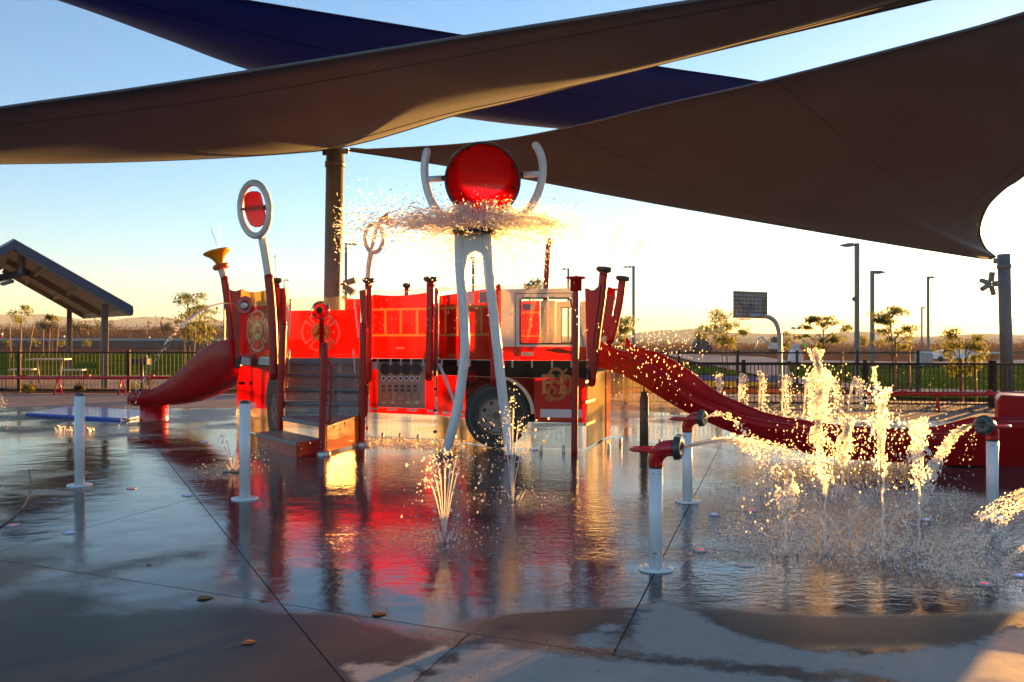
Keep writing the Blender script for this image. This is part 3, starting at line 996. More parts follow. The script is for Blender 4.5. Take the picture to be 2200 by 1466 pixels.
# ---- lower tool panel on W1
mb = MB()
W1.prect(mb, 794, 811, ZL, ZD - 0.06); W1.prect(mb, 914, 934, ZL, ZD - 0.06)
W1.prect(mb, 811, 914, ZL, 0.45)
low1 = mb.build('lower_panel', M['panel_red'], TR)
mb = MB(); W1.prect(mb, 811, 914, 0.453, ZD - 0.06)
tp = mb.build('tool_panel', M['panel_steel'], TR)
W1.prect(MB(), 0, 1, 0, 1)
for px_ in (829, 851, 874, 895):
    mb = MB(); u = W1.u(px_); z = W1.z(px_, 793)
    W1.disc(mb, u, z, 0.088, 0.012, 0.011, 24); mb.m = 1; W1.ring(mb, u, z, 0.085, 0.1, 0.018, 0.017, 24)
    mb.build('inlet', [M['rubber'], M['print_grey']], tp)
for k in range(7):
    mb = MB(); px_ = 824.5 + k * 12.2; u = W1.u(px_); z = W1.z(px_, 813.5)
    W1.disc(mb, u, z, 0.042, 0.008, 0.007, 18); mb.m = 1; W1.disc(mb, u, z, 0.022, 0.011, 0.003, 14)
    mb.build('gauge', [M['print_white'], M['rubber']], tp)
for k in range(6):
    for r in range(2):
        mb = MB(); px_ = 824 + k * 13.5; u = W1.u(px_); z = W1.z(px_, 830 + 9 * r)
        W1.rect(mb, u - 0.03, u + 0.03, z - 0.02, z + 0.02, 0.006, 0.005); mb.build('valve_plate', M['print_grey'], tp)
for px_ in (826, 846, 878, 897):
    mb = MB(); u = W1.u(px_); z = W1.z(px_, 865)
    W1.rect(mb, u - 0.04, u + 0.04, z - 0.02, z + 0.014, 0.022, 0.021); mb.build('valve_handle', M['print_tan'], tp, bevel=0.005)
for a, b, y0, y1 in ((821, 841, 844, 858), (883, 901, 845, 858), (853, 872, 846, 862)):
    outline(W1, 'valve_plate', (a, b), (W1.z(a, y1), W1.z(a, y0)), M['print_grey'], tp)
mb = MB(); W1.prect(mb, 797, 811, 1.03, 1.145, 0.006, 0.005); mb.build('reflector', M['print_white'], low1)
mb = MB(); W1.prect(mb, 913.5, 917, 1.03, 1.145, 0.006, 0.005); mb.build('reflector', M['print_white'], low1)
for a, b in ((795, 812), (833, 853), (875, 896), (918, 932)):
    mb = MB(); W1.prect(mb, a, b, 0.405, 0.44, 0.005, 0.004); mb.build('reflector', M['print_white'], low1)
mb = MB(); W1.prect(mb, 790, 935, 0.01, ZL - 0.004); mb.build('clear_skirt', M['panel_clear'], TR)

# ---- lower panel on W2 and W3 with the wheel arch
uw3 = W3.u(1067); zc = 0.445; RT = 0.445
def arch_z(u, R_):
    d = u - uw3
    return zc + math.sqrt(max(R_ * R_ - d * d, 0)) if abs(d) < R_ else 0
mb = MB(); W2.prect(mb, 940, 1000, ZL, ZB - 0.003)
low2 = mb.build('lower_panel', M['panel_red'], TR)
mb = MB(); W2.poly(mb, [(940, 780), (947, 781), (985, 875), (976, 871)], 0.005, 0.004); mb.build('diagonal_stripe', M['print_white'], low2)
mb = MB(); W2.prect(mb, 984, 998, 0.47, 0.57, 0.009, 0.004); mb.build('reflector', M['print_white'], low2)
for a, b in ((951, 966), (984, 996)):
    mb = MB(); W2.prect(mb, a, b, 0.395, 0.43, 0.005, 0.004); mb.build('reflector', M['print_white'], low2)
mb = MB(); W2.prect(mb, 937, 1002, 0.01, ZL - 0.004)
mb.build('clear_skirt', M['panel_clear'], TR)
mb = MB(); W2.prect(mb, 1000.5, 1067, ZL, ZB - 0.003); mb.build('wheel_well', M['print_black'], TR)
mb = MB(); W2.prect(mb, 1002.5, 1067, 0.01, ZL - 0.004); mb.build('clear_skirt', M['panel_clear'], TR)
# cab side lower
u0, u1 = W3.u(1072), W3.u(1259)
mb = MB()
ua = uw3 + 0.53
W3.rect(mb, ua, u1, ZL, ZB - 0.003)
low3 = mb.build('lower_panel', M['panel_red'], TR)
mb = MB(); W3.rect(mb, u0, ua - 0.003, ZL, ZB - 0.003); mb.build('wheel_well', M['print_black'], TR)
mb = MB(); W3.rect(mb, u0, u1, 0.01, ZL - 0.004); mb.build('clear_skirt', M['panel_clear'], TR)
# red sweep outside the arch, arch lip
n = 18
mb = MB()
for k in range(n):
    t0, t1 = math.pi * 0.5 * k / n, math.pi * 0.5 * (k + 1) / n
    W3.tile(mb, [(uw3 + 0.475 * math.cos(t0), zc + 0.03 + 0.475 * math.sin(t0)), (uw3 + 0.525 * math.cos(t0), zc + 0.03 + 0.515 * math.sin(t0)),
                 (uw3 + 0.525 * math.cos(t1), zc + 0.03 + 0.515 * math.sin(t1)), (uw3 + 0.475 * math.cos(t1), zc + 0.03 + 0.475 * math.sin(t1))], 0.006, 0.005)
mb.build('wheel_arch', M['print_tan'], TR)
mb = MB()
c = (uw3 + 0.525, ZB - 0.004)
pts = [(uw3 + 0.527 * math.cos(t), min(zc + 0.03 + 0.517 * math.sin(t), ZB - 0.004)) for t in [math.pi / 2 * (1 - k / 14) for k in range(15)]]
for a, b in zip(pts, pts[1:]):
    if c[1] - a[1] > 0.002 or c[1] - b[1] > 0.002:
        W3.tile(mb, [a, b, (c[0], b[1]), (c[0], c[1]), (a[0], c[1])], 0.003, 0.003)
mb.build('arch_corner', M['panel_red'], TR)
# printed wheel: tyre, rim, hub, holes
def wheel(W, u, z, r, off, squash=1.0):
    mb = MB()
    W.ring(mb, u, z, r * 0.58, r, off, 0.006, 44)
    w = mb.build('wheel', M['rubber'], TR)
    m = MB(); W.ring(m, u, z, r * 0.84, r * 0.87, off + 0.003, 0.003, 44); W.ring(m, u, z, r * 0.64, r * 0.655, off + 0.003, 0.003, 44); m.build('tyre_line', M['print_grey'], w)
    m = MB(); W.disc(m, u, z, r * 0.57, off + 0.002, 0.005, 40); rim = m.build('rim', M['print_hub'], w)
    m = MB(); W.ring(m, u, z, r * 0.50, r * 0.57, off + 0.006, 0.004, 40); m.build('rim_edge', M['print_grey'], w)
    m = MB()
    for k in range(8):
        a = 2 * math.pi * (k + 0.5) / 8
        W.disc(m, u + r * 0.41 * math.cos(a), z + r * 0.41 * math.sin(a), r * 0.062, off + 0.005, 0.003, 14)
    m.build('rim_hole', M['rubber'], w)
    m = MB(); W.disc(m, u, z, r * 0.29, off + 0.012, 0.010, 30); m.build('hub', M['print_hub'], w)
    m = MB(); W.disc(m, u, z, r * 0.12, off + 0.02, 0.008, 20)
    for k in range(10):
        a = 2 * math.pi * k / 10
        W.disc(m, u + r * 0.235 * math.cos(a), z + r * 0.235 * math.sin(a), r * 0.025, off + 0.016, 0.004, 8)
    m.build('wheel_bolt', M['print_grey'], w)
    return w
wheel(W3, uw3, zc, RT, 0.008)
# white stripe and red band on the cab side
mb = MB(); W3.prect(mb, 1161, 1250, ZS0, ZS1, 0.005, 0.004); mb.build('reflector', M['print_white'], low3)
mb = MB(); W3.prect(mb, 1161, 1250, ZL, ZS0 - 0.022, 0.003, 0.002); mb.build('lower_band', M['panel_red'], low3)
# monogram F S D, strokes with a pale edge
def stroke(mbl, mbf, pts, w, closed=False, lvl=0.0, e=1.1):
    for mb_, ww, off in ((mbl, w + e, 0.009 + lvl), (mbf, w, 0.0135 + lvl)):
        for i in range(len(pts) - 1):
            a, b = Vector(pts[i]), Vector(pts[i + 1])
            d = (b - a); L = d.length
            if L < 1e-5: continue
            d /= L; nn = Vector((-d.y, d.x)) * ww / 2
            a2, b2 = a - d * ww * 0.22, b + d * ww * 0.22
            W3.poly(mb_, [tuple(a2 + nn), tuple(b2 + nn), tuple(b2 - nn), tuple(a2 - nn)], off, 0.003)
def cr(pts, n=7): return [tuple(p)[:2] for p in spline([(*p, 0) for p in pts], n)]
mono = MB(); gold = MB()
def mm(x, y): return (1130 + x / 10.47, 760 + y / 10.47)
for pts, w, l in (
    ([mm(410, 500), mm(410, 880)], 5.6, 0.0), ([mm(372, 500), mm(612, 500)], 4.6, 0.0), ([mm(430, 650), mm(575, 650)], 4.4, 0.0), ([mm(612, 485), mm(608, 540)], 3, 0.0), ([mm(578, 630), mm(578, 695)], 3, 0.0), ([mm(370, 886), mm(465, 886)], 3.2, 0.0),
    ([mm(805, 500), mm(805, 880)], 5.6, 0.0), ([mm(760, 496), mm(840, 496)], 3.2, 0.0), ([mm(745, 886), mm(860, 886)], 3.2, 0.0),
    (cr([mm(840, 510), mm(930, 505), mm(990, 540), mm(1005, 640), mm(1003, 740), mm(985, 850), mm(930, 880), mm(850, 880)]), 4.8, 0.0),
    (cr([mm(850, 560), mm(880, 590), mm(900, 560), mm(870, 520), mm(835, 470), mm(820, 430), mm(770, 380), mm(690, 345), mm(600, 370), mm(545, 440), mm(545, 530), mm(620, 600), mm(730, 650), mm(830, 700), mm(890, 790), mm(870, 920), mm(790, 1000), mm(690, 1020), mm(580, 985), mm(520, 910), mm(510, 820), mm(560, 760), mm(630, 765), mm(670, 830), mm(640, 890)], 5), 4.6, 0.009),
    (cr([mm(840, 400), mm(880, 400), mm(915, 350)]), 2.6, 0.009), (cr([mm(590, 1000), mm(530, 1010), mm(470, 1000), mm(450, 970)]), 4, 0.009), (cr([mm(500, 1040), mm(560, 1055), mm(575, 1030)]), 3, 0.009)):
    stroke(mono, gold, pts, w, lvl=l)
mo = mono.build('monogram', M['print_tan'], low3)
gold.build('monogram_fill', M['print_gold'], low3)

# ---- cab upper
uu = lambda p: W3.u(p)
mb = MB()
zw0, zw1 = W3.z(1180, 739), W3.z(1180, 640)
zc0 = W3.z(1180, 745)
W3.rect(mb, uu(1076), uu(1117), zc0, ZT)                       # pillar behind the door
W3.rect(mb, uu(1117), uu(1236), zw1, ZT)                       # above the window
W3.rect(mb, uu(1117), uu(1259), zc0, zw0)                      # sill
W3.tile(mb, [(uu(1228), zw0), (uu(1259), zw0), (uu(1255), W3.z(1255, 735)), (uu(1236), ZT), (uu(1236), zw1), (uu(1226), zw1), (uu(1230), W3.z(1230, 660))])
cab = mb.build('cab_panel', M['panel_silver'], TR)
mb = MB(); W3.rect(mb, uu(1117), uu(1228), zw0, zw1, -0.003, 0.006)
mb.build('cab_window', M['panel_clearer'], cab)
ring_ = [(1118, 739), (1118, 645), (1122, 641), (1221, 641), (1226, 645), (1229, 660), (1229, 739)]
mb = MB()
def pline(mb, W, pts, w, off, closed=False):
    q = [(W.u(x), W.z(x, y)) for x, y in pts]
    if closed: q = q + [q[0]]
    for a, b in zip(q, q[1:]):
        a, b = Vector(a), Vector(b); d = (b - a).normalized(); nn = Vector((-d.y, d.x)) * w / 2
        a2, b2 = a - d * w * 0.4, b + d * w * 0.4
        W.tile(mb, [tuple(a2 + nn), tuple(b2 + nn), tuple(b2 - nn), tuple(a2 - nn)], off, 0.004)
pline(mb, W3, ring_, 0.022, 0.008, True); mb.build('window_gasket', M['rubber'], cab)
mb = MB(); pline(mb, W3, [(1107, 776), (1107, 631), (1228, 630), (1236, 663), (1254, 742)], 0.010, 0.005); mb.build('door_outline', M['print_grey'], cab)
mb = MB(); W3.rect(mb, uu(1076), uu(1259), ZD, zc0 - 0.003)
cl = mb.build('cab_lower', M['panel_red'], TR)
mb = MB(); W3.prect(mb, 1120, 1146, W3.z(1130, 765), W3.z(1130, 757), 0.022, 0.021); mb.build('door_handle', M['print_tan'], cl, bevel=0.006)
mb = MB(); W3.poly(mb, [(1160, 752), (1200, 747), (1250, 761), (1250, 762), (1200, 760)], 0.003, 0.002); mb.build('door_crease', M['panel_red_line'], cl)

# ---- front panel (W4) seen from behind through the clear parts
mb = MB(); W4.prect(mb, 1262, 1309, 0.02, 1.02, 0, 0.012)
fr_ = mb.build('front_panel', M['panel_yellow'], TR)
mb = MB(); W4.prect(mb, 1301, 1311, 0.02, 1.02, 0.015, 0.012); mb.build('front_trim', M['panel_orange'], fr_)
for z in (0.33, 0.63, 0.9):
    mb = MB(); W4.prect(mb, 1254, 1274, z, z + 0.035, 0.03, 0.02); mb.build('hinge', M['pole_dark'], fr_)
mb = MB(); mb.tube(spline([P(1296, 800, 14.0), P(1297, 880, 14.0), P(1296, 920, 14.0), P(1287, 940, 14.0), P(1287, 946, 14.0)], 5), 0.045, 12)
mb.build('drain_pipe', M['print_tan'], TR)
# far cab side with its window, far side panels seen through openings
WF = Wall((1195, 15.4), (1320, 15.2))
mb = MB(); zt, zb = 2.12, ZD
WF.prect(mb, 1195, 1206, zb, zt); WF.prect(mb, 1246, 1306, zb, zt); WF.prect(mb, 1206, 1246, zb, 1.45); WF.prect(mb, 1206, 1246, 2.02, zt)
fc = mb.build('far_cab_panel', M['panel_silver'], TR)
outline(WF, 'window_frame', (1205, 1247), (1.44, 2.03), M['print_grey'], fc, 0.02, 0.006)
WG = Wall((960, 16.0), (1192, 15.5))
mb = MB(); WG.prect(mb, 1118, 1160, ZR2, ZR1b); WG.prect(mb, 1118, 1160, ZD, ZR2b); WG.prect(mb, 1118, 1160, ZR1, 2.14)
fs = mb.build('far_side_panel', M['panel_red'], TR)
for a, b in ((ZR2b, ZR2), (ZR1b, ZR1)):
    mb = MB(); WG.prect(mb, 1118, 1160, a, b); mb.build('ladder_rail', M['panel_tan'], fs)
mb = MB(); WG.prect(mb, 1122, 1146, 1.98, 2.1, 0.006, 0.005); mb.build('roof_window', M['print_blue'], fs)
mb = MB(); WG.prect(mb, 1126, 1131, ZR2, ZR1b, 0.006, 0.005); mb.build('ladder_rung', M['panel_tan'], fs)
mb = MB(); WG.prect(mb, 1161, 1194, ZD, 2.14); mb.build('far_silver_panel', M['panel_silver'], TR)

# ---- deck
def flat(mb, pts, z, th):
    mb.prism([Vector((x, y, z)) for x, y in pts], Vector((0, 0, -th)))
mb = MB()
ii = lambda W, px_, o=-0.05: tuple((W.A + W.e * W.u(px_) + W.n * o))
flat(mb, [ii(WR, 518), ii(WR, 600), (xr(612, 14.2), 14.2), (xr(776, 14.2), 14.2), ii(W1, 795), ii(W1, 932), ii(W2, 945), ii(W2, 1062), ii(W3, 1075), ii(W3, 1255), (xr(1306, 14.2), 14.2), (xr(1300, 15.1), 15.1), (xr(960, 15.9), 15.9), (xr(778, 15.95), 15.95), (xr(612, 16.5), 16.5), (xr(540, 16.6), 16.6)], 1.19, 0.06)
mb.build('deck', M['tread_grey'], TR)
mb = MB(); flat(mb, [(xr(612, 14.17), 14.17), (xr(612, 14.12), 14.12), (xr(776, 14.12), 14.12), (xr(776, 14.17), 14.17)], 1.205, 0.09)
mb.build('deck_nosing', M['tread_grey'], TR)

# ---- far side panel with the emblem
mb = MB()
uB = WB.u
zB = 1.24
WB.prect(mb, 613, 742, zB, WB.z(680, 667)); WB.prect(mb, 742, 774, zB, WB.z(750, 643))
WB.prect(mb, 613, 774, WB.z(690, 768), zB - 0.003, 0.003)
bp = mb.build('back_panel', M['panel_red'], TR)
mb = MB(); W_ = WB
u0, u1 = uB(613), uB(741.5)
WB.tile(mb, [(u0, WB.z(680, 666.6)), (u1, WB.z(680, 666.6))] + [(u1 + (u0 - u1) * k / 8, WB.z(690, 636) - 0.03 * math.sin(math.pi * k / 8)) for k in range(9)])
mb.build('clear_edge', M['panel_clearer'], bp)

def emblem(W, cx, cy, sx, s, parent):
    """maltese-cross badge: pale outlines of four arms, a ring, a yellow disc with a helmet and stars; sizes in photo pixels"""
    f = lambda pts: [(cx + x * sx * s, cy + y * s) for x, y in pts]
    arm = [(-0.36, -0.5), (-0.62, -0.82), (-0.3, -0.98), (0, -1.03), (0.3, -0.98), (0.62, -0.82), (0.36, -0.5)]
    rot = lambda pts, k: [((x, y), (-y, x), (-x, -y), (y, -x))[k] for x, y in pts]
    mb = MB()
    for k in range(4):
        pl = f(rot(arm, k))
        pline(mb, W, pl, 0.034, 0.006)
    e = MB(); n_ = 36
    o = mb.build('emblem_outline', M['print_tan'], parent)
    c = [(math.cos(2 * math.pi * k / n_), math.sin(2 * math.pi * k / n_)) for k in range(n_)]
    m = MB(); W.poly(m, f([(x * 0.52, y * 0.52) for x, y in c]), 0.008, 0.003); m.build('emblem_ring', M['print_tan'], parent)
    m = MB(); W.poly(m, f([(x * 0.48, y * 0.48) for x, y in c]), 0.0105, 0.002); m.build('emblem_line', M['rubber'], parent)
    m = MB(); W.poly(m, f([(x * 0.455, y * 0.455) for x, y in c]), 0.013, 0.002); m.build('emblem_disc', M['print_yellow'], parent)
    hel = [(-0.36, 0.24), (-0.28, 0.1), (-0.16, 0.0), (-0.13, -0.18), (-0.06, -0.23), (0.14, -0.22), (0.26, -0.24), (0.25, -0.02), (0.3, 0.06), (0.37, 0.14), (0.34, 0.17), (0.1, 0.13), (-0.1, 0.14), (-0.3, 0.25)]
    m = MB(); W.poly(m, f(hel), 0.0155, 0.002); m.build('helmet', M['paddle_red'], parent)
    m = MB(); W.poly(m, f([(-0.17, 0.02), (0.26, -0.0), (0.27, 0.03), (-0.2, 0.06)]), 0.0175, 0.0015); m.build('helmet_band', M['panel_red_line'], parent)
    for x, y in ((-0.7, 0), (0.7, 0), (0, 0.72), (0, -0.72)):
        st = []
        for k in range(10):
            r = 0.1 if k % 2 == 0 else 0.042
            a = -math.pi / 2 + math.pi * k / 5
            st.append((x + r * math.cos(a), y + r * math.sin(a)))
        m = MB()
        for k in range(0, 10, 2):
            W.poly(m, f([st[k], st[(k + 1) % 10], (x, y), st[k - 1]]), 0.006, 0.002)
        m.build('star', M['print_yellow'], parent)
emblem(WB, 689, 714, 1.0, 39, bp)

# ---- rear corner panel
mb = MB()
ra, rb = 516, 581
zr = lambda px_, y: WR.z(px_, y)
WR.tile(mb, [(WR.u(ra), zr(ra, 760)), (WR.u(rb), zr(rb, 764)), (WR.u(rb), zr(rb, 656)), (WR.u(ra), zr(ra, 662))])
rp = mb.build('rear_panel', M['panel_red'], TR)
mb = MB(); top = [(518, 622), (525, 625), (535, 627), (545, 628), (556, 627), (566, 625), (578, 623)]
WR.tile(mb, [(WR.u(ra), zr(ra, 661.6)), (WR.u(rb), zr(rb, 655.6))] + [(WR.u(x), zr(x, y)) for x, y in top[::-1]])
mb.build('rear_panel_top', M['panel_yellow'], rp)
emblem(WR, 554, 711, 0.52, 42, rp)
for a, b in ((517, 538), (555, 580)):
    mb = MB(); WR.tile(mb, [(WR.u(a), zr(a, 783)), (WR.u(b), zr(b, 786)), (WR.u(b), zr(b, 770)), (WR.u(a + 3), zr(a + 3, 767))], 0.006, 0.006)
    mb.build('reflector', M['print_white'], rp)
mb = MB(); WR.tile(mb, [(WR.u(508), zr(508, 872)), (WR.u(604), zr(604, 884)), (WR.u(604), zr(604, 789)), (WR.u(512), zr(512, 786))], 0, 0.012)
rl = mb.build('rear_lower_panel', M['panel_red'], TR)
mb = MB(); WR.tile(mb, [(WR.u(507), 0.01), (WR.u(606), 0.01), (WR.u(606), zr(606, 884.5)), (WR.u(507), zr(507, 872.5))], -0.001, 0.01)
mb.build('clear_skirt', M['panel_clear'], TR)
mb = MB(); WR.prect(mb, 511, 604, ZD - 0.13, ZD - 0.0, -0.01, 0.04); mb.build('deck_edge', M['print_black'], TR)
wu = WR.u(591)
mb = MB()
WR.ring(mb, wu, 0.47, 0.46, 0.56, 0.006, 0.005, 30, 0.1, math.pi); mb.build('wheel_arch', M['rubber'], rl)
wheel(WR, wu, 0.47, 0.455, 0.008)
for a, b in ((513, 527), (537, 543)):
    mb = MB(); WR.tile(mb, [(WR.u(a), zr(a, 827)), (WR.u(b), zr(b, 827)), (WR.u(b), zr(b, 820)), (WR.u(a), zr(a, 820))], 0.006, 0.005); mb.build('step_plate', M['panel_red_line'], rl)
mb = MB(); WR.tile(mb, [(WR.u(540), zr(540, 876)), (WR.u(550), zr(550, 877)), (WR.u(550), zr(550, 866)), (WR.u(540), zr(540, 865))], 0.006, 0.005); mb.build('reflector', M['print_white'], rl)

# ---- steps
ST = MB()
A1, A2 = G(549, 962), G(635, 985.5)                    # front edge of the lowest step
S3, S4 = G(692, 980), G(600, 961)
def step_box(name, q, z0, z1, mats):
    mb = MB(); flat(mb, q, z1, z1 - z0); return mb.build(name, mats, TR, bevel=0.004)
q0 = [tuple(A1[:2]), tuple(A2[:2]), (xr(690, 11.95), 11.95), (xr(602, 13.2), 13.2)]
step_box('step_riser', [tuple(Vector(p).lerp(Vector(q0[2]), 0.03)) for p in q0], 0.0, 0.155, M['red_paint'])
o_ = step_box('step_tread', q0, 0.157, 0.205, M['tread_grey'])
mb = MB(); mb.prism([Vector((*q0[1], 0.002)), Vector((*q0[2], 0.002)), Vector((*q0[2], 0.2)), Vector((*q0[1], 0.2))], Vector((0.02, -0.02, 0)))
sc = mb.build('step_side', M['red_paint'], TR)
mb = MB()
for t, z in ((0.08, 0.17), (0.5, 0.175), (0.92, 0.17), (0.15, 0.12), (0.92, 0.11), (0.12, 0.03), (0.9, 0.05)):
    b = Vector((*q0[1], z)).lerp(Vector((*q0[2], z)), t) + Vector((0.02, -0.02, 0)); mb.lathe(b, (0.7, -0.7, 0), [(0, 0.012), (0.006, 0.011), (0.008, 0.0)], 8)
mb.build('screw', M['steel'], sc)
tri = [(xr(606, 13.05), 13.05), (xr(688, 12.0), 12.0), (xr(773, 13.1), 13.1), (xr(772, 13.35), 13.35), (xr(608, 13.35), 13.35)]
step_box('step_tread', tri, 0.345, 0.4, M['tread_grey'])
mb = MB(); mb.prism([Vector((xr(610, 13.3), 13.3, 0.0)), Vector((xr(768, 13.3), 13.3, 0.0)), Vector((xr(768, 13.3), 13.3, 0.34)), Vector((xr(610, 13.3), 13.3, 0.34))], Vector((0, 0.02, 0)))
mb.build('step_back', M['panel_clear'], TR)
zs = [0.4, 0.595, 0.785, 0.985, 1.19]
ys = [13.3, 13.3, 13.57, 13.84, 14.11]
for k in range(1, 5):
    y, z0, z1 = ys[k], zs[k - 1], zs[k]
    x0, x1 = xr(611, y), xr(775, y)
    mb = MB(); mb.box(((x0 + x1) / 2, y + 0.05, (z0 + z1 - 0.05) / 2), (x1 - x0, 0.02, z1 - z0 - 0.054)); mb.build('step_riser', M['riser'], TR)
    if k < 4:
        mb = MB(); mb.box(((x0 + x1) / 2, y + 0.16, z1 - 0.026), (x1 - x0 + 0.02, 0.32, 0.05)); mb.build('step_tread', M['tread_grey'], TR, bevel=0.006)
mb = MB(); a, b = Vector((xr(701, 12.0), 12.0, 0.03)), Vector((xr(771, 13.1), 13.1, 0.03))
mb.prism([a, b, b + Vector((0, 0, 0.4)), a + Vector((0, 0, 0.33))], Vector((0.012, -0.006, 0)))
sp = mb.build('step_side_panel', M['panel_orange'], TR)
mb = MB()
for t in (0.2, 0.52, 0.88):
    p_ = a.lerp(b, t) + Vector((0.013, -0.012, 0.29 + 0.06 * t)); mb.lathe(p_, (0.4, -0.9, 0), [(0, 0.014), (0.008, 0.012), (0.01, 0)], 8)
mb.build('screw', M['pole_dark'], sp)

# ---- posts
def post(pts, r, D, name='post', mat='red_paint', cap=None, foot=False, n=14, dome=True):
    q = spline([P(x, y, D) for x, y in pts], 6)
    mb = MB()
    mb.tube(q, r, n)
    if dome:
        mb.ball(q[0], r, 6); mb.ball(q[-1], r, 6) if not foot else None
    o = mb.build(name, M[mat], TR)
    if cap == 'mushroom':
        d = (q[0] - q[min(3, len(q) - 1)]).normalized()
        m = MB(); m.lathe(q[0] - d * 0.02, d, [(0, r * 0.9), (0.04, r * 0.85), (0.06, r * 1.5), (0.075, r * 1.75), (0.1, r * 1.8), (0.12, r * 1.5), (0.128, 0.001)], 20)
        m.build('post_cap', M['cap_dark'], o)
    if cap == 'dish':
        d = Vector((0, 0, 1))
        m = MB(); m.lathe(q[0], d, [(-0.16, r * 1.0), (-0.155, r * 1.75), (-0.01, r * 1.75), (0.0, r * 3.0), (0.022, r * 3.05), (0.022, r * 2.7), (0.005, r * 2.5), (0.004, 0)], 24)
        m.build('post_dish', M['red_bright'], o)
    if foot:
        m = MB(); g0 = q[-1].copy(); g0.z = 0
        m.lathe(g0, (0, 0, 1), [(0, r * 2.5), (0.03, r * 2.5), (0.05, r * 2.3), (0.06, r * 1.2)], 22)
        m.build('post_foot', M['steel'], o)
    return o
r_ = 0.052
post([(609, 694), (606, 770), (603, 860), (601, 958)], r_, 13.15)
post([(697, 742), (695, 830), (693, 900), (691.5, 978)], 0.046, 11.95, foot=True)
post([(781, 698), (780, 800), (778, 900), (777, 956)], r_, 13.1, foot=True)
post([(792, 612), (792, 700), (791, 815)], 0.055, 14.25, cap='mushroom')
post([(925, 610), (924, 700), (922, 812)], 0.06, 13.75, cap='mushroom')
post([(936, 625), (936, 700), (935, 790)], 0.045, 13.95)
post([(1048, 560), (1055, 660), (1060, 740), (1062, 822)], 0.055, 12.65)
post([(1071, 617), (1072, 700), (1072, 770)], 0.042, 12.9)
post([(874, 622), (874, 680), (874, 760)], 0.04, 15.9, cap='mushroom')
post([(594, 612), (595, 680), (596, 760)], 0.05, 14.5, cap='mushroom')
post([(1237.5, 599), (1237, 700), (1235, 850), (1234, 981)], 0.042, 11.75, cap='dish')
post([(1297, 590), (1292, 640), (1281, 720), (1271, 822)], 0.062, 12.7, cap='mushroom')
post([(1337, 608), (1331, 650), (1320, 700), (1312, 730)], 0.062, 14.3, cap='mushroom')
post([(1310, 624), (1310, 660), (1309, 740)], 0.05, 14.6, cap='dish')
post([(1180, 517), (1176, 570), (1173, 640), (1172, 760)], 0.05, 15.6)
# corner fins: curved red sheet between the outward-leaning posts and the deck corner
def fin(pts, D, d=0.03, name='corner_fin', mat='red_paint', dx=0.0):
    mb = MB(); mb.prism([P(x, y, D) for x, y in pts], Vector((dx, d, 0)))
    return mb.build(name, M[mat], TR)
fin([(492, 622), (497, 624), (505, 626), (513, 624), (519, 621), (522, 623), (520, 660), (517, 720), (515, 770), (505, 770), (503, 720), (500, 690), (497, 660)], 15.65)
fin([(604, 620), (612, 618), (615, 640), (613, 720), (612, 768), (603, 768), (602, 700)], 13.45, 0.16)
fin([(590, 622), (599, 617), (603, 620), (602, 700), (604, 768), (597, 768), (594, 700)], 13.4, 0.06)
fin([(772, 625), (786, 622), (786, 700), (783, 768), (779, 768), (777, 700)], 14.05, 0.06)
fin([(1257, 620), (1263, 620), (1270, 624), (1277, 623), (1290, 612), (1287, 640), (1276, 720), (1272, 800), (1268, 800), (1262, 760), (1259, 700)], 12.62)
fin([(1297, 634), (1304, 634), (1312, 636), (1322, 630), (1318, 660), (1310, 722), (1296, 722)], 14.4)
fin([(1290, 640), (1297, 632), (1296, 722), (1288, 730)], 13.6, 0.04)
# dark mounting blocks under the corner fins
for x0, x1, y0, y1, D in ((505, 516, 771, 792, 15.6), (929, 938, 783, 808, 13.8), (1244, 1266, 792, 816, 12.62)):
    mb = MB(); mb.prism([P(x0, y0, D), P(x1, y0, D), P(x1, y1, D), P(x0, y1, D)], Vector((0, 0.12, 0)))
    mb.build('mounting_block', M['rubber'], TR)
# handrails (loops) and grab bars
def rail(pts, D, r=0.017, mat='red_paint', name='handrail'):
    mb = MB(); mb.tube(spline([P(*p, D) if len(p) == 2 else P(*p) for p in pts], 5), r, 10); return mb.build(name, M[mat], TR)
rail([(700, 779), (706, 778), (711, 782), (712, 800), (711, 850), (709, 898), (707, 907), (698, 909)], 12.0)
rail([(784, 700), (788, 702), (790, 730), (790, 826)], 13.4, 0.02)
rail([(790, 828), (788, 860), (788, 885), (786, 893), (779, 896)], 13.1, 0.018)
for pts in ([(624, 643), (622, 690), (619, 727)], [(622, 750), (619, 800), (614, 843)], [(762, 643), (766, 690), (771, 730)], [(759, 750), (763, 800), (767, 845)]):
    rail(pts, 14.0, 0.015, 'steel', 'grab_bar')
    x, y = pts[0]; mb = MB(); mb.tube([P(x, y + 14, 14.0), P(x - 6 if x < 700 else x + 6, y + 14, 14.06)], 0.012, 8); mb.build('grab_bar_mount', M['cap_dark'], TR)
# brackets on the panel joints
for x, y, D in ((935, 836, 13.8), (935, 882, 13.8), (935, 928, 13.8), (787, 920, 13.2)):
    mb = MB(); mb.box(P(x, y, D), (0.055, 0.03, 0.04)); mb.build('joint_bracket', M['red_paint'] if x == 787 else M['rubber'], TR)
for x, y in ((822, 937), (859, 938), (898, 941), (1162, 966), (1211, 966), (1308, 962), (1333, 950), (1418, 952)):
    g0 = G(x, y + 5); mb = MB(); mb.lathe(g0, (0, 0, 1), [(0, 0.022), (0.07, 0.022), (0.085, 0.012), (0.086, 0)], 10)
    mb.build('anchor_bolt', M['steel'], TR)

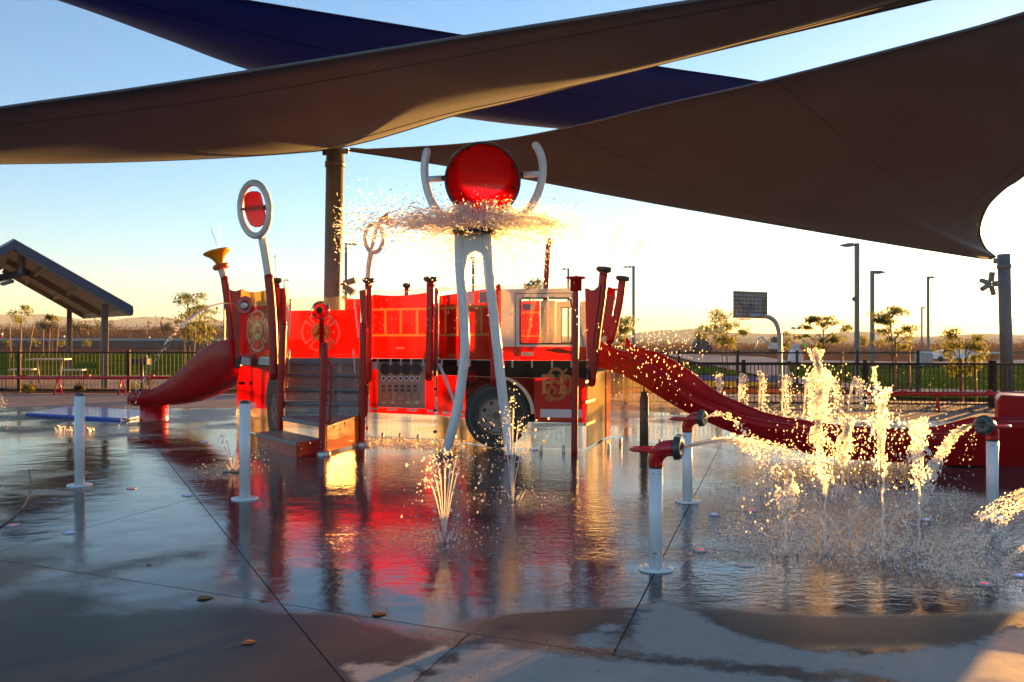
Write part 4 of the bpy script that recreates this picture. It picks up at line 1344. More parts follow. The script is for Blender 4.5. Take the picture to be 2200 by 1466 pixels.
# ---- water gun discs on short posts
def gun(cx, cy, D, d, post_pts, pr, mat, hubm):
    o = None
    if post_pts:
        o = post(post_pts, pr, D, 'gun_post')
    par = o or TR
    c = P(cx, cy, D)
    m = MB(); m.lathe(c, d, [(-0.10, 0.035), (-0.05, 0.04), (-0.03, 0.10), (0.0, 0.145), (0.02, 0.155), (0.028, 0.145), (0.012, 0.09), (0.01, 0.0)], 30)
    g_ = m.build('gun_disc', M[mat], par)
    m = MB(); m.lathe(c + Vector(d).normalized() * 0.012, d, [(0, 0.075), (0.02, 0.07), (0.03, 0.05), (0.03, 0.0)], 22)
    m.build('gun_nozzle', M[hubm], par)
    return par, c
par, c = gun(527, 657, 15.0, (-0.35, -0.93, 0.05), [(546, 648), (546, 700), (546, 783)], 0.06, 'red_bright', 'steel')
mb = MB(); mb.tube([c + Vector((0.02, 0.1, 0)), P(546, 660, 15.0), P(556, 661, 14.95)], 0.045, 12); mb.ball(P(556, 661, 14.95), 0.06, 8); mb.build('gun_barrel', M['red_paint'], par)
mb = MB(); mb.lathe(P(565, 657, 14.9), (0.9, -0.4, 0), [(-0.02, 0.14), (0.0, 0.15), (0.02, 0.12), (0.022, 0)], 24); mb.build('gun_shield', M['dish_red'], par)
c = P(688, 667, 15.4)
mb = MB(); mb.lathe(c, (0.02, -1, 0.05), [(0.08, 0.002), (0.075, 0.05), (0.05, 0.11), (0.0, 0.155), (-0.02, 0.16), (-0.03, 0.15)], 30)
gd = mb.build('gun_disc', M['dish_red'], TR)
mb = MB(); mb.lathe(c + Vector((0, -0.1, 0)), (0, -1, 0), [(-0.03, 0.055), (0.02, 0.05), (0.03, 0.035), (0.03, 0)], 18); mb.build('gun_nozzle', M['rubber'], gd)
mb = MB(); mb.tube([c + Vector((0, 0.05, 0)), c + Vector((0, 0.12, -0.1)), Vector((c.x, c.y + 0.12, 1.2))], 0.045, 12); mb.build('gun_post', M['red_paint'], TR)

# ---- leaning post with the trumpet
post([(482, 598), (488, 640), (495, 690), (499, 745), (500, 800)], 0.063, 15.75, 'trumpet_post')
mb = MB(); mb.tube([P(474, 576, 15.75), P(482.5, 600, 15.75)], 0.058, 14); wp = mb.build('white_sleeve', M['leg_white'], TR)
ax = (P(468, 545, 15.75) - P(483, 600, 15.75)).normalized()
b0 = P(474.5, 573, 15.75)
mb = MB(); mb.lathe(b0, ax, [(-0.03, 0.05), (-0.045, 0.09), (-0.035, 0.125), (0.0, 0.14), (0.035, 0.125), (0.045, 0.09), (0.03, 0.05)], 24)
mb.build('trumpet_collar', M['orange'], TR)
mb = MB(); mb.lathe(b0, ax, [(0.03, 0.06), (0.08, 0.075), (0.14, 0.105), (0.19, 0.15), (0.225, 0.2), (0.245, 0.225), (0.265, 0.232), (0.275, 0.22), (0.262, 0.19), (0.22, 0.12), (0.16, 0.06), (0.15, 0.0)], 34)
mb.build('trumpet', M['yellow'], TR)
# ---- leaning post with the white ring and red paddle
post([(577, 594), (582, 640), (586, 700), (588, 760), (588, 808)], 0.063, 13.2, 'ring_post')
mb = MB(); mb.tube(spline([P(563, 512, 13.2), P(570, 550, 13.2), P(577, 595, 13.2)], 5), 0.056, 14); mb.build('white_sleeve', M['leg_white'], TR)
rc = P(547, 450, 13.2)
rax = Vector((math.cos(R(-40)), math.sin(R(-40)), 0.0))        # in-plane horizontal direction of the ring
up = Vector((-0.10, 0.06, 1)).normalized()
pts = [rc + rax * (0.345 * math.cos(a)) + up * (0.38 * math.sin(a)) for a in [2 * math.pi * k / 48 for k in range(48)]]
mb = MB(); mb.tube(pts, 0.047, 14, closed=True)
rg = mb.build('ring', M['leg_white'], TR)
nrm = rax.cross(up).normalized()
pad = [(-0.17, 0.0), (-0.175, 0.12), (-0.16, 0.2), (-0.1, 0.245), (0.0, 0.26), (0.1, 0.245), (0.16, 0.2), (0.175, 0.1), (0.19, 0.0), (0.21, -0.1), (0.215, -0.17), (0.17, -0.23), (0.08, -0.265), (0.0, -0.26), (-0.08, -0.22), (-0.13, -0.14)]
mb = MB(); mb.prism([rc + rax * (x * 1.2) + up * y for x, y in pad], nrm * 0.025); mb.build('paddle', M['paddle_red'], rg)
mb = MB(); mb.tube([rc - rax * 0.36 + up * 0.03, rc + rax * 0.36 - up * 0.0], 0.022, 10)
mb.beam(rc - rax * 0.22 - nrm * 0.03 + up * 0.02, rc + rax * 0.36 - nrm * 0.03 + up * 0.0, 0.05, 0.07, up); mb.build('paddle_axle', M['red_paint'], rg)
mb = MB(); mb.ball(rc + rax * 0.27 - nrm * 0.05 - up * 0.05, 0.035, 7); mb.ball(rc - rax * 0.24 - nrm * 0.05 + up * 0.03, 0.03, 7); mb.build('axle_nut', M['cap_dark'], rg)
# ---- far post with a small ring and horn
post([(789, 612), (793, 570), (797, 545)], 0.045, 16.2, 'ring_post', 'leg_white')
rc2 = P(804, 512, 16.2)
pts = [rc2 + Vector((0.17 * math.cos(a), -0.08 * math.cos(a), 0.25 * math.sin(a))) for a in [2 * math.pi * k / 40 for k in range(40)]]
mb = MB(); mb.tube(pts, 0.035, 12, closed=True); mb.tube(spline([rc2 + Vector((-0.06, 0, -0.24)), rc2 + Vector((0.0, 0, 0)), rc2 + Vector((0.06, 0, 0.24))], 4), 0.03, 10)
mb.build('ring', M['leg_white'], TR)
mb = MB(); mb.lathe(P(818, 474, 16.2), (1, -0.1, 0.12), [(-0.02, 0.05), (0.06, 0.08), (0.14, 0.12), (0.16, 0.13), (0.17, 0.11), (0.1, 0.05), (0.1, 0)], 20); mb.build('trumpet', M['orange'], TR)

# ================================================================== SLIDES
def sweep(prof_fn, frames, name, mat, parent):
    """frames: list of (origin, side, up); prof_fn(i) -> closed list of (s, t)"""
    mb = MB(); n = None
    for i, (o, s, t) in enumerate(frames):
        pr = prof_fn(i); n = len(pr)
        for a, b in pr: mb.v.append(tuple(o + s * a + t * b))
    for i in range(len(frames) - 1):
        for k in range(n):
            l = (k + 1) % n
            mb.f.append((i * n + k, (i + 1) * n + k, (i + 1) * n + l, i * n + l)); mb.mi.append(0); mb.sm.append(True)
    mb.f.append(tuple(range(n))); mb.mi.append(0); mb.sm.append(False)
    e = (len(frames) - 1) * n
    mb.f.append(tuple(e + k for k in reversed(range(n)))); mb.mi.append(0); mb.sm.append(False)
    o = mb.build(name, mat, parent)
    return o
near_rim = [(1283, 729), (1289, 738), (1296, 745), (1321, 755), (1356, 764), (1400, 789), (1431, 811), (1462, 836), (1494, 857), (1541, 877), (1588, 896), (1635, 907), (1680, 914), (1764, 926), (1873, 934), (1982, 937), (2036, 936), (2077, 931), (2104, 924), (2145, 913), (2173, 910), (2230, 911), (2410, 914)]
near_bot = [(1283, 790), (1312, 797), (1346, 811), (1381, 830), (1415, 852), (1462, 880), (1494, 896), (1557, 924), (1619, 948), (1680, 963), (1764, 981), (1850, 990), (2009, 999), (2145, 1004), (2230, 1006), (2410, 1009)]
def dslide(px):
    t = max(0.0, min(1.0, (px - 1283) / 650.0))
    t = 1 - (1 - t) ** 1.6
    return 13.1 + (10.75 - 13.1) * t
def interp(L, x):
    if x <= L[0][0]: return L[0][1]
    for (a, b), (c, d) in zip(L, L[1:]):
        if x <= c: return b + (d - b) * (x - a) / (c - a)
    return L[-1][1]
rimp = resample([Vector((x, y, 0)) for x, y in [tuple(p)[:2] for p in spline([(x, y, 0) for x, y in near_rim], 4)]], 64)
frames, hts = [], []
base = [P(p.x, p.y, dslide(p.x)) for p in rimp]
for i, p in enumerate(base):
    d = base[min(i + 1, 63)] - base[max(i - 1, 0)]; d.z = 0; d.normalize()
    s = Vector((-d.y, d.x, 0))
    frames.append((p, s, Vector((0, 0, 1))))
    hts.append((interp(near_bot, rimp[i].x) - rimp[i].y) / F * dslide(rimp[i].x))
def prof(i):
    h = max(hts[i], 0.16); w = 0.72
    b = h * 0.62
    return [(0.0, 0.0), (0.012, 0.022), (0.035, 0.026), (0.055, 0.01), (0.062, -0.03), (0.075, -b * 0.7), (0.13, -b * 0.95), (0.22, -b), (w - 0.22, -b), (w - 0.13, -b * 0.95), (w - 0.075, -b * 0.7),
            (w - 0.062, -0.03), (w - 0.055, 0.01), (w - 0.035, 0.026), (w - 0.012, 0.022), (w, 0.0), (w - 0.005, -0.05), (w + 0.004, -0.065), (w - 0.01, -h), (w - 0.2, -h - 0.0), (0.2, -h), (0.004, -h), (-0.012, -h * 0.97), (-0.004, -0.075), (-0.016, -0.06), (-0.016, -0.03)]
sl = sweep(prof, frames, 'slide', M['red_slide'], TR)
sl['label'] = 'long red slide running down to the right beside the cab'
# far end hood of the slide; both run on unseen to block low sun
hd = [(2143, 893), (2143, 862), (2147, 852), (2153, 849), (2230, 853), (2410, 860), (2410, 990), (2143, 990)]
mb = MB(); mb.prism([P(x, y, 11.7) for x, y in hd], Vector((0.3, 0.65, 0))); mb.build('slide_hood', M['red_slide'], sl, bevel=0.03)
# joint flange, bolts, support column under the slide
k = min(range(64), key=lambda i: abs(rimp[i].x - 1405))
mb = MB(); p = frames[k][0]; mb.tube([p + Vector((0, -0.014, -0.02)), p + Vector((-0.10, -0.005, -hts[k] * 0.97))], 0.006, 6); mb.build('slide_joint', M['red_bright'], sl)
for x, y in ((1391, 845), (1442, 865), (1453, 871), (1324, 794), (1637, 949), (1652, 951)):
    mb = MB(); q = P(x, y - 3, dslide(x) - 0.02); mb.lathe(q, (-0.45, -0.9, 0), [(0, 0.018), (0.012, 0.015), (0.014, 0)], 8)
    mb.build('slide_bolt', M['steel'], sl)
cb = G(1384, 962)
mb = MB(); mb.tube([Vector((cb.x, cb.y, 0)), Vector((cb.x, cb.y, 0.70))], 0.062, 16); mb.tube([Vector((cb.x, cb.y, 0.70)), Vector((cb.x, cb.y, 0.77))], 0.048, 14); mb.tube([Vector((cb.x, cb.y, 0.77)), Vector((cb.x, cb.y + 0.05, 0.9))], 0.015, 8)
mb.build('slide_column', M['pole_dark'], sl)
# clear screens below the slide
WS = Wall((1313, 14.3), (1560, 12.2))
mb = MB()
u0, u1 = WS.u(1313), WS.u(1550)
WS.tile(mb, [(u0, 0.02), (u1, 0.02), (u1, 0.30), (WS.u(1450), 0.62), (WS.u(1390), 0.86), (u0, 0.98)], 0, 0.01)
cs = mb.build('clear_screen', M['panel_clearer'], sl)
for x, y in ((1448, 889), (1461, 935), (1300, 846), (1300, 895), (1300, 944)):
    mb = MB(); mb.box(WS.px(x, y, 0.0) if x > 1310 else P(x, y, 14.2), (0.085, 0.05, 0.028), rz=-0.6); mb.build('screen_bracket', M['galv'], cs)
# left slide: seen from outside and slightly below
lr = [(499, 733, 15.6), (480, 735, 15.75), (465, 738, 15.9), (432, 754, 16.2), (393, 790, 16.5), (360, 819, 16.75), (327, 839, 16.95), (300, 845, 17.05), (284, 847, 17.15), (274, 851, 17.2)]
lp = resample(spline([P(*p) for p in lr], 6), 44)
lf, lh = [], []
lb = [(499, 804), (485, 812), (458, 828), (426, 850), (386, 865), (344, 873), (301, 874), (278, 874), (270, 874)]
lbx = sorted(lb)
for i, p in enumerate(lp):
    d = lp[min(i + 1, 43)] - lp[max(i - 1, 0)]
    px_ = 1100 + p.x / p.y * F
    by = interp(lbx, px_)
    lh.append(max(0.16, p.z - (H + (HZ - by) / F * p.y)))
    dh = Vector((d.x, d.y, 0)).normalized()
    lf.append((p, Vector((-dh.y, dh.x, 0)) * -1, Vector((0, 0, 1))))
def prof2(i):
    h = lh[i]; w = 0.62; q = min(h * 0.5, 0.3)
    return [(0.0, 0.0), (0.015, 0.03), (0.045, 0.035), (0.07, 0.01), (0.08, -0.05), (0.11, -q * 0.8), (0.2, -q), (w - 0.2, -q), (w - 0.11, -q * 0.8), (w - 0.08, -0.05), (w - 0.07, 0.01), (w - 0.045, 0.035), (w - 0.015, 0.03), (w, 0.0), (w - 0.02, -q), (w - 0.05, -h * 0.93), (w - 0.16, -h), (0.16, -h), (0.05, -h * 0.95), (0.0, -h * 0.78), (-0.012, -q * 0.9), (-0.02, -0.04)]
ls = sweep(prof2, lf, 'slide', M['red_slide'], TR)
ls['label'] = 'shorter red slide coming down to the left behind the rear corner'
mb = MB(); gb = G(331, 903); mb.lathe(gb, (0, 0, 1), [(0, 0.265), (0.02, 0.262), (0.27, 0.25), (0.3, 0.0)], 32); mb.build('slide_pedestal', M['red_bright'], ls)
# ================================================================== TIPPING BUCKET STAND
BK = thing('tipping_bucket_stand', (xr(1025, 11.65), 11.65, 0), 'red tipping water bucket on two bowed white legs in front of the fire truck', 'water bucket')
DB = 11.65
def bleg(pts):
    q = spline([P(x, y, D) for x, y, D in pts], 8)
    mb = MB(); mb.tube(q, 0.062, 18)
    o = mb.build('leg', M['leg_white'], BK)
    g0 = q[-1].copy(); g0.z = 0.002
    m = MB(); m.lathe(g0, (0, 0, 1), [(0, 0.15), (0.02, 0.15), (0.03, 0.09), (0.05, 0.075)], 24); m.build('foot_plate', M['cap_dark'], o)
    return o
bleg([(987, 505, DB), (987, 540, DB), (990, 600, DB), (997, 690, DB), (999, 750, DB), (993, 810, DB), (984, 870, DB), (970, 930, DB), (955, 981, 11.72)])
bleg([(1044, 500, DB), (1048, 560, DB), (1054, 620, DB), (1063, 700, DB), (1071, 770, DB), (1080, 850, DB), (1089, 920, DB), (1096, 986, 11.55)])
mb = MB()
pl = [(981, 505), (1054, 505), (1058, 560), (1058, 585), (1047, 585), (1042, 560), (1033, 543), (1021, 539), (1009, 545), (1001, 560), (997, 590), (987, 590), (984, 560)]
# arch plate as convex strips
def strip(mb, A, B, D, th):
    for (a, b), (c, d) in zip(zip(A, B), zip(A[1:], B[1:])):
        mb.prism([P(*a, D), P(*b, D), P(*d, D), P(*c, D)], Vector((0, th, 0)))
strip(mb, [(983, 590), (982, 560), (981, 505), (1005, 505), (1030, 505), (1055, 505), (1058, 560), (1060, 590)], [(996, 592), (1002, 562), (1005, 548), (1011, 543), (1021, 538.5), (1033, 543), (1043, 560), (1050, 590)], DB - 0.03, 0.06)
mb.build('arch_plate', M['leg_white'], BK)
mb = MB(); mb.lathe(P(1020, 503, DB), (0, 0, 1), [(0, 0.26), (0.03, 0.3), (0.05, 0.28), (0.06, 0.05), (0.06, 0)], 32); mb.build('splash_plate', M['cap_dark'], BK)
# yoke: two arcs that meet below the bucket
yk = [(917, 326), (913, 345), (912, 370), (916, 400), (925, 428), (938, 450), (957, 470), (985, 487), (1020, 494), (1062, 490), (1095, 478), (1122, 462), (1143, 440), (1157, 412), (1165, 380), (1166, 352), (1160, 328), (1151, 313)]
q = spline([P(x, y, DB) for x, y in yk], 6)
mb = MB(); mb.tube(q, 0.05, 16); mb.ball(q[0], 0.05, 8); mb.ball(q[-1], 0.05, 8); mb.build('yoke', M['leg_white'], BK)
for a, b, c in (((916, 386), (948, 384), (966, 382)), ((1164, 374), (1124, 376), (1108, 378))):
    mb = MB(); mb.tube([P(*a, DB), P(*b, DB)], 0.04, 14); mb.build('axle_sleeve', M['leg_white'], BK)
    mb = MB(); mb.tube([P(*b, DB), P(*c, DB)], 0.022, 10); mb.lathe(P(*b, DB).lerp(P(*c, DB), 0.3), (1, 0, 0), [(-0.03, 0.0), (-0.03, 0.036), (0.03, 0.036), (0.03, 0)], 12); mb.build('axle', M['rubber'], BK)
# bucket lies on its side, mouth towards the camera and down
bd = Vector((0.0, -0.93, -0.36)).normalized()
bc = P(1037, 388, DB - 0.25)
mb = MB()
mb.lathe(bc, bd, [(0.0, 0.44), (0.005, 0.432), (-0.12, 0.418), (-0.5, 0.37), (-0.56, 0.33), (-0.57, 0.0)], 48)
bk = mb.build('bucket', M['bucket_red'], BK)
mb = MB(); mb.lathe(bc, bd, [(-0.57, 0.001), (-0.575, 0.34), (-0.5, 0.385), (-0.1, 0.428), (0.0, 0.452), (0.012, 0.45), (0.012, 0.436), (0.001, 0.431)], 48); mb.build('bucket_shell', M['bucket_red'], bk)
mb = MB(); mb.lathe(bc, bd, [(-0.05, 0.446), (-0.05, 0.468), (0.02, 0.468), (0.02, 0.448)], 48, close=True); mb.build('bucket_rim', M['cap_dark'], bk)
mb = MB()
for k in range(10):
    a = R(20 + k * 35); u, w = perp(bd); c = bc - bd * (0.10 + 0.12 * (k % 3)) + (u * math.cos(a) + w * math.sin(a)) * (0.415 - 0.02 * (k % 3)); mb.ball(c, 0.02, 5)
mb.build('rivet', M['print_black'], bk)

# ================================================================== WATER CANNONS AND SPRAY POSTS
def tubepost(base, top_z, r, label, cat, name, group=None):
    root = thing(name, (base.x, base.y, 0), label, cat, group)
    mb = MB(); mb.tube([Vector((base.x, base.y, 0.004)), Vector((base.x, base.y, top_z))], r, 28); pp = mb.build('pipe', M['white_paint'], root)
    mb = MB(); mb.lathe(Vector((base.x, base.y, 0.0025)), (0, 0, 1), [(0, r * 2.5), (0.01, r * 2.5), (0.014, r * 2.4), (0.014, r * 1.0)], 36); bp_ = mb.build('base_plate', M['white_paint'], root)
    mb = MB()
    for k in range(6):
        a = R(30 + 60 * k); mb.lathe(Vector((base.x + r * 1.9 * math.cos(a), base.y + r * 1.9 * math.sin(a), 0.016)), (0, 0, 1), [(0, 0.008), (0.006, 0.007), (0.007, 0)], 8)
    mb.build('base_screw', M['steel'], bp_)
    return root, pp
def cannon(px, py, py_pipe, py_head, yaw, r, label, writing=False):
    b = G(px, py); D = b.y
    zt = H + (HZ - py_pipe) / F * D
    root, pp = tubepost(b, zt, r, label, 'water cannon', 'water_cannon', 'water cannons with red heads')
    k = r / 0.046
    d = Vector((math.sin(yaw), -math.cos(yaw), 0.0))          # nozzle direction
    t = Vector((b.x, b.y, zt))
    mb = MB(); mb.lathe(t, (0, 0, 1), [(0, r * 1.03), (0.012 * k, r * 1.03)], 24); mb.build('seal', M['rubber'], root)
    mb = MB()
    el = spline([t + Vector((0, 0, 0.012 * k)), t + Vector((0, 0, 0.06 * k)), t + Vector((0, 0, 0.10 * k)) + d * 0.02 * k, t + Vector((0, 0, 0.13 * k)) + d * 0.06 * k, t + Vector((0, 0, 0.14 * k)) + d * 0.13 * k], 6)
    mb.tube(el, [r * (1.02 + 0.16 * min(1.0, i / 12)) for i in range(len(el))], 22)
    hd_ = mb.build('head', M['red_bright'], root)
    # loop handle on the far side of the nozzle
    c = t + Vector((0, 0, 0.115 * k)) - d * 0.055 * k
    s = Vector((-d.y, d.x, 0))
    pts = [c + d * (0.115 * k * math.cos(a)) + s * (0.10 * k * math.sin(a)) + Vector((0, 0, 0.006)) for a in [2 * math.pi * i / 36 for i in range(36)]]
    mb = MB(); mb.tube(pts, 0.0125 * k, 12, closed=True); mb.build('loop_handle', M['red_bright'], root)
    e = el[-1]
    mb = MB(); mb.lathe(e, d, [(-0.03 * k, r * 1.0), (0.0, r * 1.1), (0.006 * k, r * 1.75), (0.016 * k, r * 1.65), (0.032 * k, r * 1.66), (0.046 * k, r * 1.4), (0.05 * k, r * 1.1), (0.04 * k, r * 0.5), (0.03 * k, 0)], 32)
    mb.build('nozzle_disc', M['cap_dark'], root)
    mb = MB()
    for a in (R(-120), R(-60)):
        p = t + Vector((math.cos(a) * r * 0.98, math.sin(a) * r * 0.98, -0.03)); mb.ball(p, 0.005, 4)
    mb.build('set_screw', M['rubber'], pp)
    if writing:   # small printed rating label near the foot (rows of fine print, too small to read)
        mb = MB()
        for i, (w, hh) in enumerate(((0.62, 0.010), (0.5, 0.003), (0.55, 0.003), (0.45, 0.003))):
            z = 0.105 - 0.014 * i
            for s_ in range(7):
                if (s_ * 7 + i * 3) % 5 == 4: continue
                a0 = R(-128) + s_ * w / 7; a1 = a0 + w / 7 * 0.8
                rr = r * 1.006
                mb.add([(t.x + rr * math.cos(a0), t.y + rr * math.sin(a0), z), (t.x + rr * math.cos(a1), t.y + rr * math.sin(a1), z), (t.x + rr * math.cos(a1), t.y + rr * math.sin(a1), z + hh), (t.x + rr * math.cos(a0), t.y + rr * math.sin(a0), z + hh)], [(0, 1, 2, 3)])
        mb.build('rating_label', M['print_black'], pp)
    return root, e + d * 0.05 * k, d
c1, m1, d1 = cannon(1409, 1224, 1006, 960, R(62), 0.044, 'nearest water cannon with red loop handle beside the dry concrete joint', True)
c2, m2, d2 = cannon(1477, 1079, 929, 900, R(52), 0.044, 'smaller water cannon just behind the nearest one, spraying past the red slide')
c3, m3, d3 = cannon(2132, 1112, 948, 920, R(-52), 0.046, 'water cannon in front of the slide end hood, spraying left')
def spraypost(px, py, pyt, r, label):
    b = G(px, py); zt = H + (HZ - pyt) / F * b.y
    root, pp = tubepost(b, zt, r, label, 'spray post', 'spray_post', 'plain white spray posts')
    mb = MB(); mb.lathe(Vector((b.x, b.y, zt)), (0, 0, 1), [(0, r * 1.04), (0.012, r * 1.05), (0.022, r * 0.9), (0.03, r * 0.5), (0.032, 0)], 26); mb.build('post_cap', M['cap_dark'], root)
    return root
spraypost(171, 1044, 851, 0.048, 'plain white post with dark cap in front of the blue landing mat')
spraypost(526, 1073, 867, 0.049, 'plain white post with dark cap in front of the fire truck rear wheel')

# ground lights / nozzles flush with the pad
def puck(px, py, mat, label, r=0.055):
    b = G(px, py)
    root = thing('ground_light', (b.x, b.y, 0), label, 'ground light', 'ground lights set in the wet pad')
    mb = MB(); mb.lathe(Vector((b.x, b.y, 0.0025)), (0, 0, 1), [(0, r), (0.005, r), (0.008, r * 0.93), (0.008, r * 0.62)], 26); mb.build('bezel', M['galv'], root)
    mb = MB(); mb.lathe(Vector((b.x, b.y, 0.0045)), (0, 0, 1), [(0, r * 0.62), (0.006, r * 0.5), (0.008, 0.0)], 22); mb.build('lens', M[mat], root)
for px, py, mt, lb in ((30, 1130, 'led_red', 'red ground light by the round drain lip at the left edge'), (150, 1146, 'led_blue', 'blue ground light at the foot of the post by the blue mat'),
                       (282, 1051, 'led_red', 'red ground light between the two plain white posts'), (403, 1066, 'led_blue', 'blue ground light beside the post near the rear wheel'),
                       (440, 951, 'led_blue', 'small blue ground light between slide pedestal and rear wheel'), (1505, 1184, 'led_red', 'red ground light right of the nearest water cannon'),
                       (1613, 1098, 'led_red', 'pale red ground light at the far left rim of the fountain ring'), (1535, 1107, 'led_blue', 'violet blue ground light right of the second water cannon'),
                       (1990, 1118, 'led_blue', 'violet blue ground light far right of the fountain ring'), (2078, 1138, 'led_red', 'pale red ground light behind the right hand water streams'),
                       (2115, 1257, 'led_red', 'large red ground light near the right edge'), (2188, 1238, 'led_blue', 'bright blue ground light at the right edge'), (1147, 967, 'led_blue', 'tiny violet ground light by the cab wheel')):
    puck(px, py, mt, lb, 0.05 if py > 1000 else 0.06)
b = G(1600, 1215)
rt = thing('drain_cover', b, 'pale round drain cover in the puddle right of the nearest water cannon', 'drain cover')
mb = MB(); mb.lathe(Vector((b.x, b.y, 0.0025)), (0, 0, 1), [(0, 0.062), (0.004, 0.062), (0.006, 0.055), (0.006, 0)], 26); mb.build('lid', M['galv'], rt)

# dead leaves on the wet concrete
def dead_leaf(px, py, s, rz, seed, label):
    b = G(px, py); rr = random.Random(seed)
    mb = MB(); n, m = 9, 5
    for i in range(n):
        t = i / (n - 1); w = math.sin(math.pi * t ** 0.8) * 0.4
        for k in range(m):
            a = (k / (m - 1) - 0.5) * 2
            z = 0.012 + 0.25 * (a * w) ** 2 + 0.10 * (t - 0.5) ** 2 + 0.02 * rr.random()
            x, y = (t - 0.5), a * w
            mb.v.append((b.x + s * 0.75 * (x * math.cos(rz) - y * math.sin(rz)), b.y + s * 0.75 * (x * math.sin(rz) + y * math.cos(rz)), s * z + 0.003))
    for i in range(n - 1):
        for k in range(m - 1):
            mb.f.append((i * m + k, (i + 1) * m + k, (i + 1) * m + k + 1, i * m + k + 1)); mb.mi.append(0); mb.sm.append(True)
    o = mb.build('dead_leaf', M['leaf_dead'], origin=b, label=label, cat='leaf', group='fallen leaves on the wet pad')
    so = o.modifiers.new('solid', 'SOLIDIFY'); so.thickness = 0.0015
dead_leaf(441, 1287, 0.13, 0.3, 1, 'curled orange leaf lying wet on the slab left of the long joint')
dead_leaf(815, 1322, 0.11, 0.1, 2, 'flat orange leaf in the big puddle in front of the truck')
dead_leaf(566, 1292, 0.06, 0.9, 3, 'small brown leaf right beside the joint crossing')
dead_leaf(535, 1383, 0.10, 0.2, 4, 'reddish leaf scrap on the dark foreground slab')
dead_leaf(320, 1215, 0.05, -0.3, 5, 'tiny dark leaf scrap on the slab between the two plain posts')

# blue landing mat
mb = MB(); mb.prism([G(54, 887, 0.06), G(150, 872, 0.06), G(345, 884, 0.06), G(268, 899, 0.06)], Vector((0, 0, -0.058)))
mb.build('landing_mat', M['mat_blue'], origin=G(180, 886), bevel=0.012, label='flat blue landing mat on the pad beside the left slide foot', cat='mat')

# ================================================================== SHADE SAILS AND MASTS
def sail(name, U, W, sag, fab, hem, label, n=72, rows=18, seams=(), fold=0.0):
    """U, W: edge curves as lists of (px, py, D); both run between the same two corners"""
    u = resample(spline([P(*p) for p in U], 10), n)
    w = resample(spline([P(*p) for p in W], 10), n)
    o = thing(name, tuple(u[0]), label, 'shade sail', 'triangular shade sails')
    mb = MB(); mb.smooth = True
    grid = []
    for r in range(rows + 1):
        s = r / rows
        row = []
        for k in range(n):
            t = k / (n - 1)
            p = u[k].lerp(w[k], s)
            wd = (u[k] - w[k]).length
            p = p + Vector((0, 0, -sag * min(wd, 7.0) * math.sin(math.pi * s)))
            p.z += 0.012 * math.sin(9 * s + 14 * t) * math.sin(math.pi * s) + fold * math.sin(math.pi * min(s * 1.0, 1)) * noise.noise(Vector((t * 5, s * 1.5, 3)))
            row.append(p)
        grid.append(row)
        mb.v.extend([tuple(p) for p in row])
    for r in range(rows):
        for k in range(n - 1):
            mb.f.append((r * n + k, r * n + k + 1, (r + 1) * n + k + 1, (r + 1) * n + k)); mb.mi.append(0); mb.sm.append(True)
    f_ = mb.build('fabric', M[fab], o)
    so = f_.modifiers.new('solid', 'SOLIDIFY'); so.thickness = 0.004; so.offset = 0
    for e, nm in ((u, 'hem'), (w, 'hem')):
        mb = MB(); mb.tube(e, 0.022, 8); mb.build(nm, M[hem], o)
    for sv in seams:      # sewn seams: strips of doubled cloth, along the sail (s fixed) or across (t fixed)
        mb = MB()
        if sv[0] == 's':
            line = [u[k].lerp(w[k], sv[1]) * 0 + grid[int(round(sv[1] * rows))][k] for k in range(n)]
        else:
            k = int(sv[1] * (n - 1)); line = [grid[r][k] for r in range(rows + 1)]
        line = [p + Vector((0, 0, -0.006)) for p in line]
        mb.tube(line, 0.005, 6); mb.build('seam', M[hem], o)
    return o, u, w
SG, u_, w_ = sail('shade_sail',
    [(-650, 338, 14.0), (-300, 282, 13.2), (0, 232, 12.5), (270, 194, 11.9), (545, 152, 11.2), (1000, 79, 10.3), (1250, 40, 9.85), (1520, -2, 9.4), (2150, -98, 8.6), (2820, -200, 8.0)],
    [(-650, 338, 14.0), (-300, 352, 16.6), (0, 347, 17.7), (180, 347.5, 18.0), (330, 345, 18.1), (500, 337, 18.1), (620, 329, 18.1), (705, 321, 18.0), (790, 303, 17.4), (870, 280, 16.7), (985, 245, 15.8), (1110, 216, 14.8), (1405, 140, 12.6), (1985, 1, 9.9), (2400, -98, 8.8), (2820, -200, 8.0)],
    0.05, 'sail_grey', 'sail_grey_hem', 'long grey shade sail crossing the middle of the sky to the tall mast', seams=(('s', 0.8), ('s', 0.12)), fold=0.12)
SR, u2, w2 = sail('shade_sail',
    [(752, 324, 17.8), (900, 317, 16.9), (1000, 310, 16.3), (1110, 297, 15.6), (1250, 269, 14.7), (1430, 224, 13.7), (1640, 177, 12.7), (2040, 75, 11.2), (2200, 29, 10.7), (2500, -60, 9.8), (2760, -140, 9.2)],
    [(752, 324, 17.8), (900, 346, 18.6), (1200, 396, 20.0), (1500, 453, 21.3), (1800, 505, 22.5), (2000, 538, 23.2), (2134, 557, 23.6), (2118, 535, 22.9), (2107, 510, 22.0), (2106, 490, 21.2), (2112, 465, 20.2), (2126, 437, 19.0), (2160, 404, 17.5), (2200, 377, 16.3), (2400, 220, 12.5), (2600, 20, 10.3), (2760, -140, 9.2)],
    0.03, 'sail_grey', 'sail_grey_hem', 'dark grey shade sail stretched from the tall mast to the right mast', seams=(('t', 0.36), ('t', 0.62), ('s', 0.9)), fold=0.15, n=110)
